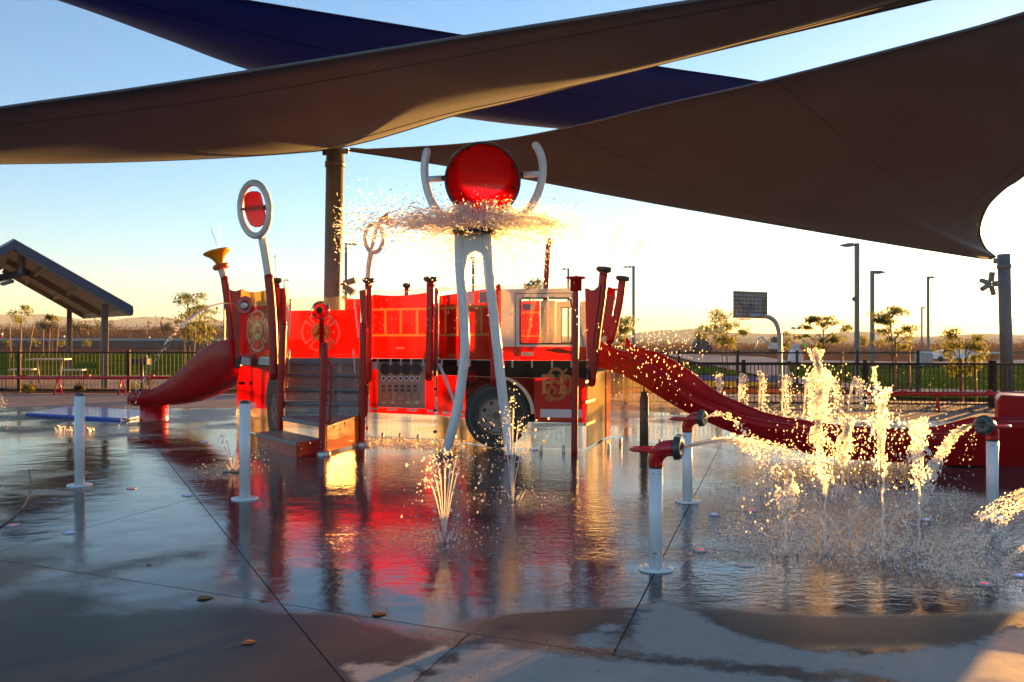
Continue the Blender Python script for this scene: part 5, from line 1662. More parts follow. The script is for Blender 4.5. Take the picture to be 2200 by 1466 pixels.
SB, u3, w3 = sail('shade_sail',
    [(-320, -131, 12.0), (100, -67, 13.4), (510, -1, 14.7), (1005, 79, 17.0), (1405, 143, 19.6), (1640, 178, 21.5), (1900, 226, 24.0)],
    [(-320, -131, 12.0), (135, 0, 16.0), (345, 78, 18.4), (545, 152, 21.0), (800, 220, 24.0), (985, 250, 25.6), (1120, 264, 26.2), (1260, 270, 26.6), (1500, 264, 26.4), (1700, 248, 25.4), (1900, 226, 24.0)],
    0.085, 'sail_blue', 'sail_blue_hem', 'dark blue shade sail above and behind the grey ones', seams=(('s', 0.22),), fold=0.1)
def mast(pb, pt, r, label, ring=True):
    root = thing('sail_mast', (pb.x, pb.y, 0), label, 'mast')
    mb = MB(); mb.tube([Vector((pb.x, pb.y, 0)), pt], r, 32); ps = mb.build('pole', M['mast'], root)
    d = (pt - pb).normalized()
    mb = MB(); mb.lathe(pt, d, [(-0.01, r * 1.02), (0.05, r * 1.02), (0.07, r * 0.9), (0.08, 0)], 30); mb.build('pole_cap', M['mast'], root)
    mb = MB(); mb.lathe(pt - d * 0.3, d, [(0, r * 1.01), (0, r * 1.12), (0.1, r * 1.12), (0.1, r * 1.01)], 30); c = mb.build('collar', M['lamp_metal'], root)
    return root, ps, c
mD = 18.05
MA, ps, col = mast(Vector((xr(711, mD), mD, 0)), P(720, 326, mD), 0.172, 'tall grey mast behind the steps holding the sails')
mb = MB(); mb.box(P(702, 327, 17.9), (0.16, 0.05, 0.12)); mb.build('sail_plate', M['lamp_metal'], MA)
mb = MB(); mb.box(P(741, 325, 17.9), (0.14, 0.05, 0.1)); mb.build('sail_plate', M['lamp_metal'], MA)
mb = MB(); mb.tube([P(742, 324, 17.9), P(753, 324, 17.8)], 0.012, 8); mb.build('shackle', M['lamp_metal'], MA)
def flood(root, c, dirs, arm):
    mb = MB(); mb.tube([Vector(p) for p in arm], 0.025, 8); a = mb.build('lamp_bracket', M['lamp_metal'], root)
    for d in dirs:
        d = Vector(d).normalized()
        m = MB(); m.beam(c + d * 0.06, c + d * 0.3, 0.10, 0.10); m.tube([c, c + d * 0.08], 0.018, 8); m.build('floodlight', M['lamp_metal'], root)
fc_ = P(734, 611, 17.8)
flood(MA, fc_, ((0.9, -0.2, 0.25), (0.75, -0.2, -0.5)), (P(722, 611, 18.0), fc_))
MR, ps, col = mast(G(2165, 857), P(2156.5, 552, 24.0), 0.155, 'grey mast at the right edge with a floodlight cluster')
mb = MB(); mb.box(P(2140, 561, 23.8), (0.12, 0.06, 0.14)); mb.build('sail_plate', M['lamp_metal'], MR)
fc_ = P(2128, 610, 23.8)
flood(MR, fc_, ((-0.95, -0.2, 0.3), (-0.85, -0.2, -0.5), (0.05, -0.2, 1), (0.2, -0.2, -1)), (P(2145, 610, 23.95), fc_))
mb = MB(); mb.box(P(2140, 610, 23.85), (0.14, 0.12, 0.14)); mb.build('junction_box', M['lamp_metal'], MR)

# ================================================================== FENCES
def fence(name, a, b, ztop, zmid, zbot, n, post_every, mats, label, group, pk=0.014, zpk=None):
    a, b = Vector(a), Vector(b)
    root = thing(name, (a + b) / 2, label, 'fence', group)
    d = (b - a); L = d.length; d.normalize()
    ang = math.atan2(d.y, d.x)
    o0 = (a + b) / 2
    for z, h in ((ztop, 0.045), (zmid, 0.03), (zbot, 0.035)):
        if z is None: continue
        mb = MB(); mb.beam(Vector((a.x, a.y, z)), Vector((b.x, b.y, z)), 0.04, h); mb.build('rail', mats, root)
    zt = zpk if zpk else ztop
    proto = None
    for k in range(n):
        t = (k + 0.5) / n
        c = a.lerp(b, t)
        if proto is None:
            mb = MB(); mb.box((c.x, c.y, (zt + zbot) / 2), (pk, pk, zt - zbot), ang); proto = mb.build('picket', mats, root); p0 = c
        else:
            share(proto, 'picket', root, c - p0)
    m = int(L / post_every)
    proto = None
    for k in range(m + 1):
        c = a.lerp(b, k / m)
        if proto is None:
            mb = MB(); mb.box((c.x, c.y, (ztop + 0.06) / 2), (0.07, 0.07, ztop + 0.06), ang); mb.box((c.x, c.y, ztop + 0.07), (0.085, 0.085, 0.02), ang); proto = mb.build('post', mats, root); p0 = c
        else:
            share(proto, 'post', root, c - p0)
    return root
fz = lambda y, D: H + (HZ - y) / F * D
fence('iron_fence', (xr(-420, 27.6), 27.6, 0), (xr(515, 26.9), 26.9, 0), 1.16, None, 0.07, 112, 2.9, M['fence_brown'], 'brown iron fence on the left in front of the picnic shelter', 'iron fences round the pad')
fence('iron_fence', (xr(560, 26.8), 26.8, 0), (xr(1345, 21.9), 21.9, 0), 1.12, None, 0.07, 90, 2.9, M['fence_brown'], 'brown iron fence hidden for the most part behind the fire truck', 'iron fences round the pad')
fence('iron_fence', (xr(1346, 21.8), 21.8, 0), (xr(2128, 20.7), 20.7, 0), 0.97, None, 0.07, 84, 2.05, M['fence_brown'], 'low brown iron fence behind the right hand fountains', 'iron fences round the pad')
fence('iron_fence', (xr(2136, 20.6), 20.6, 0), (xr(2560, 20.0), 20.0, 0), 0.97, None, 0.07, 44, 2.1, M['fence_brown'], 'short brown iron fence right of the right mast', 'iron fences round the pad')
fence('court_fence', (xr(1334, 27.8), 27.8, 0), (xr(1972, 27.0), 27.0, 0), 1.15, 0.80, 0.12, 82, 1.62, M['fence_black'], 'black taller fence along the play court behind the low brown fence', 'iron fences round the pad', zpk=0.80)

# red tube rails with A legs
def tube_rail(a, b, z, legs, label):
    a, b = Vector(a), Vector(b)
    root = thing('tube_rail', (a + b) / 2, label, 'bench rail', 'red tube rails by the fence')
    mb = MB(); mb.tube([Vector((a.x, a.y, z)), Vector((b.x, b.y, z))], 0.045, 12); mb.build('rail', M['red_bright'], root)
    for px_, D in legs:
        x = xr(px_, D); m = MB()
        for s in (-0.07, 0.07): m.tube([Vector((x, D, z)), Vector((x + s * 0.6, D + s * 2.2, 0.0))], 0.022, 8)
        m.build('leg', M['red_bright'], root)
    for px_, D in [(p - 75, q) for p, q in legs]:
        m = MB(); m.tube([Vector((xr(px_ - 5, D), D, z + 0.05)), Vector((xr(px_ + 6, D), D, z + 0.05))], 0.04, 10); m.build('coupling', M['red_bright'], root)
tube_rail((xr(-200, 25.8), 25.8, 0), (xr(508, 25.8), 25.8, 0), 0.475, [(-30, 25.8), (125, 25.8), (262, 25.8), (400, 25.8)], 'long red tube rail in front of the left fence')
tube_rail((xr(1855, 19.6), 19.6, 0), (xr(2400, 19.4), 19.4, 0), 0.37, [(2015, 19.5), (2200, 19.5)], 'red tube rail behind the slide end on the right')

# ================================================================== PICNIC SHELTER, TABLE, GRILL
SH = thing('picnic_shelter', (-18, 35, 0), 'open picnic shelter with navy gabled roof left of the slide', 'shelter')
ea, eb = P(286, 662, 28.0), P(182, 674, 41.0)            # eave corner near / far
ra_, rb_ = P(30, 517, 28.0), P(30, 517, 28.0) + (eb - ea)   # ridge near / far
th = Vector((0, 0, -0.16))
mb = MB(); mb.prism([ea, eb, rb_, ra_], Vector((0, 0, -0.05))); mb.build('roof', M['soffit'], SH)
mb = MB(); mb.prism([ea + Vector((0, 0, 0.03)), eb + Vector((0, 0, 0.03)), rb_ + Vector((0, 0, 0.03)), ra_ + Vector((0, 0, 0.03))], Vector((0, 0, -0.028))); rs_ = mb.build('roof_sheet', M['roof_navy'], SH)
L2 = ra_ + Vector((-(ea - ra_).x, -(ea - ra_).y, (ea - ra_).z)); L3 = L2 + (eb - ea)
mb = MB(); mb.prism([ra_, rb_, L3, L2], Vector((0, 0, -0.05))); mb.build('roof', M['soffit'], SH)
mb = MB(); mb.prism([ra_ + Vector((0, 0, 0.03)), rb_ + Vector((0, 0, 0.03)), L3 + Vector((0, 0, 0.03)), L2 + Vector((0, 0, 0.03))], Vector((0, 0, -0.028))); rs2 = mb.build('roof_sheet', M['galv'], SH)
mb = MB()
for k in range(60):     # corrugation ribs on the sheet
    t = (k + 0.5) / 60
    a = ra_.lerp(rb_, t); b = L2.lerp(L3, t); mb.beam(a + Vector((0, 0, 0.045)), b + Vector((0, 0, 0.045)), 0.09, 0.03)
mb.build('roof_rib', M['galv'], rs2)
mb = MB()
for k in range(60):
    t = (k + 0.5) / 60
    a = ra_.lerp(rb_, t); b = ea.lerp(eb, t); mb.beam(a + Vector((0, 0, 0.045)), b + Vector((0, 0, 0.045)), 0.09, 0.03)
mb.build('roof_rib', M['roof_navy'], rs_)
fn = (eb - ea).normalized()
for a, b in ((ra_, ea), (ra_, L2)):
    mb = MB(); mb.prism([a - fn * 0.04, b - fn * 0.04, b - fn * 0.04 + Vector((0, 0, -0.22)), a - fn * 0.04 + Vector((0, 0, -0.26))], fn * 0.035); mb.build('gable_fascia', M['roof_navy'], SH)
mb = MB(); mb.beam(ea + Vector((-0.06, 0, -0.13)), eb + Vector((-0.06, 0, -0.13)), 0.05, 0.2); mb.build('eave_fascia', M['shelter_post'], SH)
for t in (0.28, 0.62):
    mb = MB(); a, b = ra_.lerp(ea, t) + Vector((0, 0, -0.12)), rb_.lerp(eb, t) + Vector((0, 0, -0.12)); mb.beam(a, b, 0.1, 0.14); mb.build('purlin', M['soffit'], SH)
for t in (0.02, 0.5, 0.97):
    mb = MB(); a, b = ra_.lerp(rb_, t) + Vector((0, 0, -0.16)), ea.lerp(eb, t) + Vector((0, 0, -0.16)); mb.beam(a, b, 0.14, 0.2); mb.build('rafter', M['shelter_post'], SH)
for g0, w in ((G(149, 808), 0.2), (G(225, 834), 0.2), (G(-80, 834), 0.27), (G(-160, 812), 0.25)):
    # pole reaches the underside of the roof
    t = (g0 - ea).dot(fn) ; c0 = ea + fn * t
    side = (g0.x - c0.x)
    zr = c0.z + max(0, -side) * ((ra_.z - ea.z) / Vector((ra_.x - ea.x, ra_.y - ea.y)).length) * 0.9 - 0.08
    zr = min(zr, ra_.z - 0.3)
    mb = MB(); mb.box((g0.x, g0.y, zr / 2), (w, w, zr), 0.5); mb.build('pole', M['shelter_post'], SH, bevel=0.01)
mb = MB(); mb.beam(P(-120, 625, 29.5), P(57, 585, 28.9), 0.16, 0.2); mb.build('tie_beam', M['roof_navy'], SH)
mb = MB(); mb.beam(P(47, 540, 28.9), P(47, 588, 28.9), 0.14, 0.2, Vector((0, 1, 0))); mb.build('king_post', M['shelter_post'], SH)
mb = MB(); mb.beam(P(4, 611, 28.9), P(27, 604, 28.9), 0.18, 0.09); mb.build('ceiling_light', M['lamp_metal'], SH)
pt = G(105, 826)
TB = thing('picnic_table', pt, 'square white topped picnic table under the shelter', 'table')
def slabtop(name, c, s, mat, root):
    mb = MB(); mb.box(c, s, 0.25); return mb.build(name, M[mat], root, bevel=0.01)
slabtop('table_top', P(106, 772, 33.5), (1.25, 1.3, 0.05), 'table_top', TB)
for sx in (-0.45, 0.45):
    mb = MB(); c = P(106, 772, 33.5); mb.tube([c + Vector((sx, 0, -0.03)), Vector((c.x + sx * 0.8, c.y, 0.0))], 0.035, 10); mb.build('leg', M['shelter_post'], TB)
for px_, py_, nm in ((48, 794, 'bench white topped on the near left of the picnic table'), (157, 795, 'bench white topped on the near right of the picnic table by the post')):
    c = P(px_, py_, 31.5)
    b_ = thing('picnic_bench', (c.x, c.y, 0), 'low ' + nm, 'bench', 'low benches under the shelter')
    slabtop('seat', c, (0.72, 0.7, 0.05), 'table_top', b_)
    for sx in (-0.3, 0.3):
        mb = MB(); mb.tube([c + Vector((sx, 0, -0.02)), Vector((c.x + sx, c.y, 0))], 0.025, 8); mb.build('leg', M['shelter_post'], b_)
gc = G(306, 838)
GR = thing('park_grill', gc, 'black pedestal barbecue grill beyond the left fence', 'grill')
c = P(304, 777, gc.y)
mb = MB(); mb.tube([Vector((gc.x, gc.y, 0)), c], 0.05, 10); mb.build('pedestal', M['rubber'], GR)
mb = MB(); mb.box(c + Vector((0, 0, 0)), (0.46, 0.4, 0.2)); mb.build('fire_box', M['cloth_dark'], GR, bevel=0.02)
mb = MB(); mb.tube([c + Vector((0.12, -0.1, 0.1)), c + Vector((0.14, -0.1, 0.2)), c + Vector((0.2, -0.1, 0.2)), c + Vector((0.22, -0.1, 0.1))], 0.015, 8); mb.build('handle', M['steel'], GR)

# ================================================================== LAMP POSTS, HOOP
def lamp(px, ptop, D, arm_px, label, w=0.11, cam_=None, base=False):
    x = xr(px, D); zt = H + (HZ - ptop) / F * D
    zg = terrain_z(x, D)
    root = thing('lamp_post', (x, D, zg), label, 'lamp post', 'parking lot lamp posts')
    mb = MB(); mb.box((x, D, (zt + zg) / 2), (w, w, zt - zg)); mb.build('pole', M['lamp_metal'], root)
    if arm_px:
        s = 1 if arm_px > px else -1; L = abs(arm_px - px) / F * D
        mb = MB(); mb.beam(Vector((x, D, zt - 0.06)), Vector((x + s * L * 0.3, D, zt - 0.06)), w * 0.6, 0.08); mb.build('arm', M['lamp_metal'], root)
        y0 = zt - 0.03
        mb = MB(); mb.prism([Vector((x + s * L * 0.25, D - 0.13, y0 - 0.1)), Vector((x + s * L * 0.25, D - 0.13, y0 + 0.03)), Vector((x + s * L * 0.6, D - 0.13, y0 + 0.03)), Vector((x + s * L, D - 0.13, y0 - 0.03)), Vector((x + s * L, D - 0.13, y0 - 0.07)), Vector((x + s * L * 0.6, D - 0.13, y0 - 0.12))], Vector((0, 0.26, 0))); mb.build('lamp_head', M['lamp_metal'], root)
    if cam_:
        c = P(*cam_, D); mb = MB(); mb.ball(c + Vector((0, -0.1, 0)), 0.09, 7); mb.beam(c + Vector((0, -0.1, 0.06)), Vector((x, D, c.z + 0.08)), 0.12, 0.05); mb.build('security_camera', M['lamp_metal'], root)
    if base:
        mb = MB(); mb.lathe(Vector((x, D, zg)), (0, 0, 1), [(0, 0.32), (0.72, 0.32), (0.74, 0)], 16); mb.build('concrete_base', M['path'], root)
    return root
lamp(1841, 523, 38, 1806, 'tall lamp post with a small camera half way up, head turned left', 0.16, (1833, 643))
lamp(1874, 582, 42, 1900, 'lamp post with head turned right beside the camera lamp post', 0.15)
lamp(1994, 594, 65, 2008, 'slim lamp post on a round concrete base near the right tree', 0.15, base=True)
lamp(1980.5, 660, 95, 1989, 'short looking far lamp post left of the one on a concrete base', 0.14)
lamp(1361, 572, 75, 1338, 'lamp post with head turned left above the slide top', 0.2)
lamp(1221, 577, 95, 1206, 'far lamp post above the cab roof', 0.2)
lamp(1017, 552, 70, 1010, 'lamp pole seen between the white bucket legs', 0.2)
lamp(744, 523, 70, 772, 'lamp post just right of the tall mast', 0.2)
lamp(611, 601, 120, 622, 'small far lamp post above the rear corner post', 0.16)
lamp(482, 633, 85, None, 'thin bare pole left of the trumpet post', 0.13)
lamp(441, 642, 120, 447, 'tiny far lamp post above the left young trees', 0.13)
hb = G(1676, 841)
HP = thing('basketball_hoop', hb, 'gooseneck basketball hoop seen from behind its backboard', 'basketball hoop')
HD = hb.y
mb = MB(); mb.tube(spline([Vector((hb.x, HD, 0)), P(1676, 790, HD), P(1675, 730, HD), P(1672, 706, HD), P(1664, 690, HD), P(1650, 681, HD), P(1632, 678, HD), P(1612, 679, HD - 0.1)], 6), 0.068, 14); mb.build('gooseneck_pole', M['galv'], HP)
cx = [P(1575, 625, HD + 0.25), P(1650, 628, HD + 0.05), P(1650, 685, HD + 0.05), P(1575, 683, HD + 0.25)]
mb = MB(); mb.prism(cx, Vector((0.02, 0.05, 0))); bb = mb.build('backboard', M['galv'], HP)
mb = MB()
for k in range(9):
    t = (k + 0.5) / 9; mb.beam(cx[0].lerp(cx[1], t) + Vector((0, -0.02, 0)), cx[3].lerp(cx[2], t) + Vector((0, -0.02, 0)), 0.012, 0.03, Vector((0, 1, 0)))
for k in range(7):
    t = (k + 0.5) / 7; mb.beam(cx[0].lerp(cx[3], t) + Vector((0, -0.025, 0)), cx[1].lerp(cx[2], t) + Vector((0, -0.025, 0)), 0.012, 0.03)
mb.build('backboard_rib', M['lamp_metal'], bb)
mb = MB()
mb.tube([cx[0].lerp(cx[1], 0.1).lerp(cx[3], 0.3), P(1618, 678, HD - 0.08)], 0.018, 6); mb.tube([cx[1].lerp(cx[0], 0.12).lerp(cx[2], 0.2), P(1640, 679, HD - 0.08)], 0.018, 6); mb.tube([P(1613, 655, HD + 0.1), P(1613, 680, HD - 0.06)], 0.05, 6)
mb.build('brace', M['lamp_metal'], HP)
rc_ = P(1601, 686, HD + 0.55)
mb = MB(); mb.tube([rc_ + Vector((0.2 * math.cos(a), 0.2 * math.sin(a), 0)) for a in [2 * math.pi * k / 24 for k in range(24)]], 0.012, 6, closed=True); mb.build('hoop_ring', M['orange'], HP)
mb = MB()
for k in range(12):
    a = 2 * math.pi * k / 12
    for da in (0.35, -0.35): mb.tube([rc_ + Vector((0.2 * math.cos(a), 0.2 * math.sin(a), 0)), rc_ + Vector((0.13 * math.cos(a + da), 0.13 * math.sin(a + da), -0.32))], 0.006, 4)
mb.build('hoop_net', M['white_paint'], HP)

# ================================================================== TREES, SHRUBS, DESERT BRUSH
def leaf_cloud(mb, c, rad, n, size, rr, flat=0.75):
    for _ in range(n):
        while True:
            p = Vector((rr.uniform(-1, 1), rr.uniform(-1, 1), rr.uniform(-1, 1)))
            if 0.15 < p.length < 1: break
        p = p * rr.random() ** 0.3
        q = c + Vector((p.x * rad, p.y * rad, p.z * rad * flat))
        d = Vector((rr.gauss(0, 1), rr.gauss(0, 1), rr.gauss(-0.2, 0.6))).normalized()
        u, w = perp(d)
        s = size * rr.uniform(0.6, 1.3)
        b = len(mb.v)
        mb.v.extend([tuple(q - d * s), tuple(q + u * s * 0.32 + w * s * 0.06), tuple(q + d * s), tuple(q - u * s * 0.32 + w * s * 0.06)])
        mb.f.append((b, b + 1, b + 2, b + 3)); mb.mi.append(0); mb.sm.append(False)
def tree(px, D, ytop, ylow, halfw, nl, seed, label, group='young staked trees around the park', leaf='leaf', stakes=(), multi=1, size=0.11, cl=None, zg=None, clumps=9, gapy=0.55):
    rr = random.Random(seed)
    x = xr(px, D); zg = terrain_z(x, D) - 0.05 if zg is None else zg
    z1, z0 = H + (HZ - ytop) / F * D, H + (HZ - ylow) / F * D
    w = halfw / F * D
    root = thing('young_tree', (x, D, zg), label, 'tree', group)
    tr = MB(); cr_ = MB()
    hgt = z1 - zg
    for m in range(multi):
        ox = (m - (multi - 1) / 2) * w * 0.5
        lean = rr.uniform(-0.08, 0.08) * hgt
        pts = [Vector((x + ox * 0.4, D, zg - 0.05)), Vector((x + ox * 0.6 + lean * 0.3, D, zg + hgt * 0.35)), Vector((x + ox * 0.8 + lean * 0.6, D, zg + hgt * 0.65)), Vector((x + ox + lean, D, z1 - hgt * 0.1))]
        q = spline(pts, 5)
        r0 = max(0.022, hgt * 0.013)
        tr.tube(q, [r0 * (1 - 0.75 * i / len(q)) for i in range(len(q))], 8)
        for k in range(clumps):
            t = rr.uniform(0.0, 1.0)
            zz = z0 + (z1 - z0) * (t ** 0.85)
            a = rr.uniform(0, 2 * math.pi)
            prof_ = math.sin(math.pi * min(max(0.12 + 0.8 * t, 0), 1)) ** 0.7
            rad = w * prof_ * rr.uniform(0.35, 0.95)
            c = Vector((x + ox * 0.6 + rad * math.cos(a), D + rad * 0.8 * math.sin(a), zz))
            i0 = min(range(len(q)), key=lambda i: abs(q[i].z - (zz - 0.35 * rad - 0.15)))
            mid = q[i0].lerp(c, 0.55) + Vector((0, 0, 0.06 * hgt * rr.random()))
            tr.tube([q[i0], mid, c], [r0 * 0.4, r0 * 0.28, r0 * 0.12], 5)
            leaf_cloud(cr_, c, (cl or w * 0.36) * rr.uniform(0.9, 1.6), max(4, int(1.8 * nl / (clumps * multi))), size, rr, gapy)
    tr.build('trunk', M['trunk'], root)
    cr_.build('crown', M[leaf], root)
    for (sx, st, sb, sxt) in stakes:
        mb = MB(); zt = H + (HZ - st) / F * D
        a = Vector((xr(sx, D), D - 0.12, zg - 0.05)); mb.tube([a, Vector((xr(sxt, D), D - 0.05, zt))], 0.035, 7); mb.build('stake', M['stake'], root)
    return root
tree(46, 60, 661, 690, 30, 260, 11, 'young tree with three splayed stakes at the far left', stakes=((26, 694, 0, 21), (45, 693, 0, 47), (63, 694, 0, 73)), clumps=5, multi=1, size=0.14, cl=0.42)
tree(112, 64, 673, 706, 17, 170, 12, 'slim young tree between stakes left of the shelter posts', stakes=((94, 708, 0, 94), (107, 706, 0, 108), (122, 700, 0, 127)), clumps=4, size=0.14, cl=0.36)
tree(408, 46, 618, 735, 40, 800, 13, 'young leafy tree tied to stakes left of the trumpet post', stakes=((398, 714, 0, 397), (417, 711, 0, 420)), clumps=15, multi=1, size=0.12, cl=0.42)
tree(437, 48, 655, 745, 30, 560, 14, 'second young tree just behind the rear of the truck', stakes=((432, 712, 0, 430), (451, 712, 0, 452)), clumps=14, size=0.12, cl=0.42)
tree(1338, 62, 674, 735, 22, 700, 15, 'dense small tree right of the slide top', clumps=14, size=0.14, cl=0.5, leaf='leaf')
tree(1563, 50, 662, 748, 46, 1200, 16, 'young tree behind the backboard with a wide loose crown', stakes=((1553, 752, 0, 1552), (1580, 754, 0, 1582)), clumps=20, size=0.12, cl=0.48)
tree(1768, 27, 683, 745, 68, 900, 17, 'umbrella shaped young tree above the tall fountain plume', stakes=((1803, 755, 0, 1808),), clumps=22, size=0.075, cl=0.2, gapy=0.4)
tree(1921, 28.5, 662, 752, 66, 1300, 18, 'broad airy young tree beside the paired lamp posts', stakes=((1922, 727, 0, 1922), (1952, 752, 0, 1951)), clumps=30, size=0.075, cl=0.24, gapy=0.5)
tree(2068, 23.5, 712, 800, 46, 900, 19, 'multi stemmed young tree in front of the white barrier arm', stakes=((2062, 770, 0, 2062), (2092, 770, 0, 2092)), clumps=13, multi=2, size=0.075, cl=0.23)
tree(2245, 25, 690, 745, 36, 140, 20, 'young tree reaching in at the right edge behind the mast', clumps=10, size=0.085, cl=0.3)
tree(1147, 42, 600, 660, 22, 200, 21, 'thin tree top showing above the white cab', clumps=6, size=0.14, cl=0.32)
tree(742, 55, 620, 700, 12, 120, 22, 'little tree top right beside the tall mast', clumps=5, size=0.13, cl=0.3)
tree(1505, 120, 702, 740, 14, 200, 23, 'far sapling above the dark digger cab', clumps=5, size=0.2, cl=0.6)
tree(1688, 110, 715, 745, 13, 260, 24, 'far sapling left of the white light tower', clumps=6, size=0.2, cl=0.6)
tree(1853, 85, 725, 750, 12, 220, 25, 'round far sapling between the paired lamp posts', clumps=6, size=0.16, cl=0.55)

def shrub(px, py, D, r, n, seed, label, leaf='leaf', size=0.05, z=None, fl=0.8):
    rr = random.Random(seed); x = xr(px, D); zg = terrain_z(x, D) - 0.03 if z is None else z
    root = thing('shrub', (x, D, zg), label, 'shrub', 'low shrubs along the fences and beds')
    mb = MB(); leaf_cloud(mb, Vector((x, D, zg + r * fl)), r, n, size, rr, fl); mb.build('foliage', M[leaf], root)
    mb = MB()
    for k in range(7):
        a = rr.uniform(0, 6.28); mb.tube([Vector((x, D, zg)), Vector((x + r * 0.7 * math.cos(a), D + r * 0.7 * math.sin(a), zg + r * rr.uniform(0.7, 1.4)))], 0.008, 5)
    mb.build('stem', M['trunk'], root)
shrub(62, 845, 26.6, 0.22, 420, 31, 'dark green shrub at the foot of the left fence')
shrub(171, 842, 26.7, 0.22, 420, 32, 'yellow green shrub at the foot of the left fence under the near post', 'leaf_dry')
shrub(322, 805, 30, 0.28, 260, 33, 'yellow flowering shrub behind the grill', 'leaf_dry')
shrub(288, 835, 28.2, 0.2, 160, 34, 'low dark shrub below the grill')
shrub(16, 742, 78, 0.6, 240, 35, 'rounded shrub in the red gravel bed at the far left', size=0.12)
shrub(74, 742, 80, 0.62, 240, 36, 'rounded shrub in the gravel bed right of the staked tree', size=0.12)
shrub(132, 745, 82, 0.5, 220, 37, 'small rounded shrub in the gravel bed between shelter post and stakes', size=0.12)
shrub(186, 745, 82, 0.5, 220, 38, 'small rounded shrub in the gravel bed between the two shelter posts', size=0.12)
# big bushes in the desert behind the road
for i, (px, D, w_, h_, nl, lb) in enumerate(((95, 135, 2.6, 2.9, 1400, 'large olive bush left of the shelter posts'), (176, 140, 2.2, 2.6, 1100, 'olive bush with pale trunk just right of the first shelter post'), (222, 170, 2.9, 3.0, 900, 'broad grey green bush behind the near shelter post'), (355, 160, 1.8, 2.0, 700, 'rounded bush left of the staked trees'))):
    x = xr(px, D); zg = terrain_z(x, D); rr = random.Random(50 + i)
    rt = thing('desert_bush', (x, D, zg), lb, 'bush', 'large desert bushes')
    mb = MB()
    for k in range(8):
        leaf_cloud(mb, Vector((x + rr.uniform(-0.6, 0.6) * w_, D + rr.uniform(-1, 1), zg + h_ * rr.uniform(0.4, 0.85))), w_ * 0.5, nl // 8, 0.22, rr, 0.7)
    mb.build('foliage', M['leaf_dry'], rt)
    mb = MB()
    for k in range(5):
        mb.tube([Vector((x, D, zg)), Vector((x + rr.uniform(-0.7, 0.7) * w_, D, zg + h_ * 0.6))], 0.06, 6)
    mb.build('trunk', M['trunk'], rt)
def brush():
    rr = random.Random(5); mb = MB()
    for i in range(1500):
        D = 112 + 330 * rr.random() ** 1.5
        a = rr.uniform(-0.62, 0.66)
        x = a * D
        left = a < -0.15
        if not left and D < 150 and rr.random() < 0.75: continue
        h = rr.uniform(0.6, 1.7) * (1.35 if D > 150 else 0.8)
        if rr.random() < 0.12: h *= 1.8
        c = Vector((x, D, terrain_z(x, D) + h * 0.45))
        leaf_cloud(mb, c, h * rr.uniform(0.8, 1.7), 56, h * 0.13, rr, 0.42)
    o = mb.build('desert_brush', M['brush'], kind='stuff')
    o['label'] = 'low dry reddish brown desert brush behind the road'
    mb = MB(); rr = random.Random(6)
    for i in range(420):
        D = 150 + 400 * rr.random() ** 1.3
        x = rr.uniform(-0.62, 0.66) * D
        h = rr.uniform(1.0, 2.4)
        leaf_cloud(mb, Vector((x, D, terrain_z(x, D) + h * 0.45)), h * rr.uniform(0.7, 1.3), 70, h * 0.11, rr, 0.55)
    o = mb.build('desert_scrub', M['leaf_dry'], kind='stuff')
    o['label'] = 'olive scrub trees scattered through the desert'
brush()
def tufts():
    rr = random.Random(9); mb = MB()
    def put(poly_px, n, z, hmin, hmax):
        ps = gpoly(poly_px)
        xs = [p[0] for p in ps]; ys = [p[1] for p in ps]
        for _ in range(n):
            x, y = rr.uniform(min(xs), max(xs)), rr.uniform(min(ys), max(ys))
            if sd_poly(x, y, ps) < 0: continue
            h = rr.uniform(hmin, hmax); a = rr.uniform(0, 6.28); w = 0.02
            b = len(mb.v)
            mb.v.extend([(x - w * math.cos(a), y - w * math.sin(a), z), (x + w * math.cos(a), y + w * math.sin(a), z), (x + rr.gauss(0, 0.02), y + rr.gauss(0, 0.02), z + h)])
            mb.f.append((b, b + 1, b + 2)); mb.mi.append(0); mb.sm.append(False)
    put([(-60, 812), (520, 812), (520, 775), (-60, 775)], 26000, -0.03, 0.03, 0.08)
    put([(1480, 876), (2160, 888), (2700, 900), (2700, 880), (2150, 868), (1800, 862), (1480, 858)], 9000, -0.022, 0.02, 0.06)
    put([(1905, 852), (2400, 862), (2400, 790), (1985, 786), (1700, 806)], 16000, -0.02, 0.02, 0.07)
    o = mb.build('grass', M['grass_blade'], kind='stuff'); o['label'] = 'short green lawn grass'
tufts()

# ================================================================== FAR SMALL THINGS
def marker(px, py0, py1, D, label):
    x = xr(px, D); zg = terrain_z(x, D); z1 = H + (HZ - py0) / F * D
    root = thing('traffic_marker', (x, D, zg), label, 'road marker', 'orange road markers')
    mb = MB(); mb.lathe(Vector((x, D, zg)), (0, 0, 1), [(0, 0.22), (0.06, 0.22), (0.07, 0.11), (z1 - zg - 0.05, 0.10), (z1 - zg, 0.05), (z1 - zg, 0)], 12); mb.build('tube', M['marker_orange'], root)
    mb = MB(); mb.lathe(Vector((x, D, zg)), (0, 0, 1), [((z1 - zg) * 0.55, 0.113), ((z1 - zg) * 0.75, 0.113)], 12); mb.build('band', M['white_paint'], root)
marker(4, 712, 727, 112, 'orange road marker at the far left beyond the road')
marker(137, 719, 731, 112, 'orange road marker left of the first shelter post')
marker(320, 722, 735, 112, 'orange road marker between shelter and staked trees')
ex = xr(1657, 120)
EX = thing('excavator', (ex, 120, 0), 'small white excavator far off beside the hoop pole', 'excavator')
mb = MB(); mb.box((ex + 0.4, 120, 0.35), (2.0, 1.6, 0.6)); mb.build('track', M['rubber'], EX, bevel=0.1)
mb = MB(); mb.box((ex + 0.6, 120, 1.1), (1.7, 1.5, 0.8)); mb.build('body', M['white_dull'], EX, bevel=0.1)
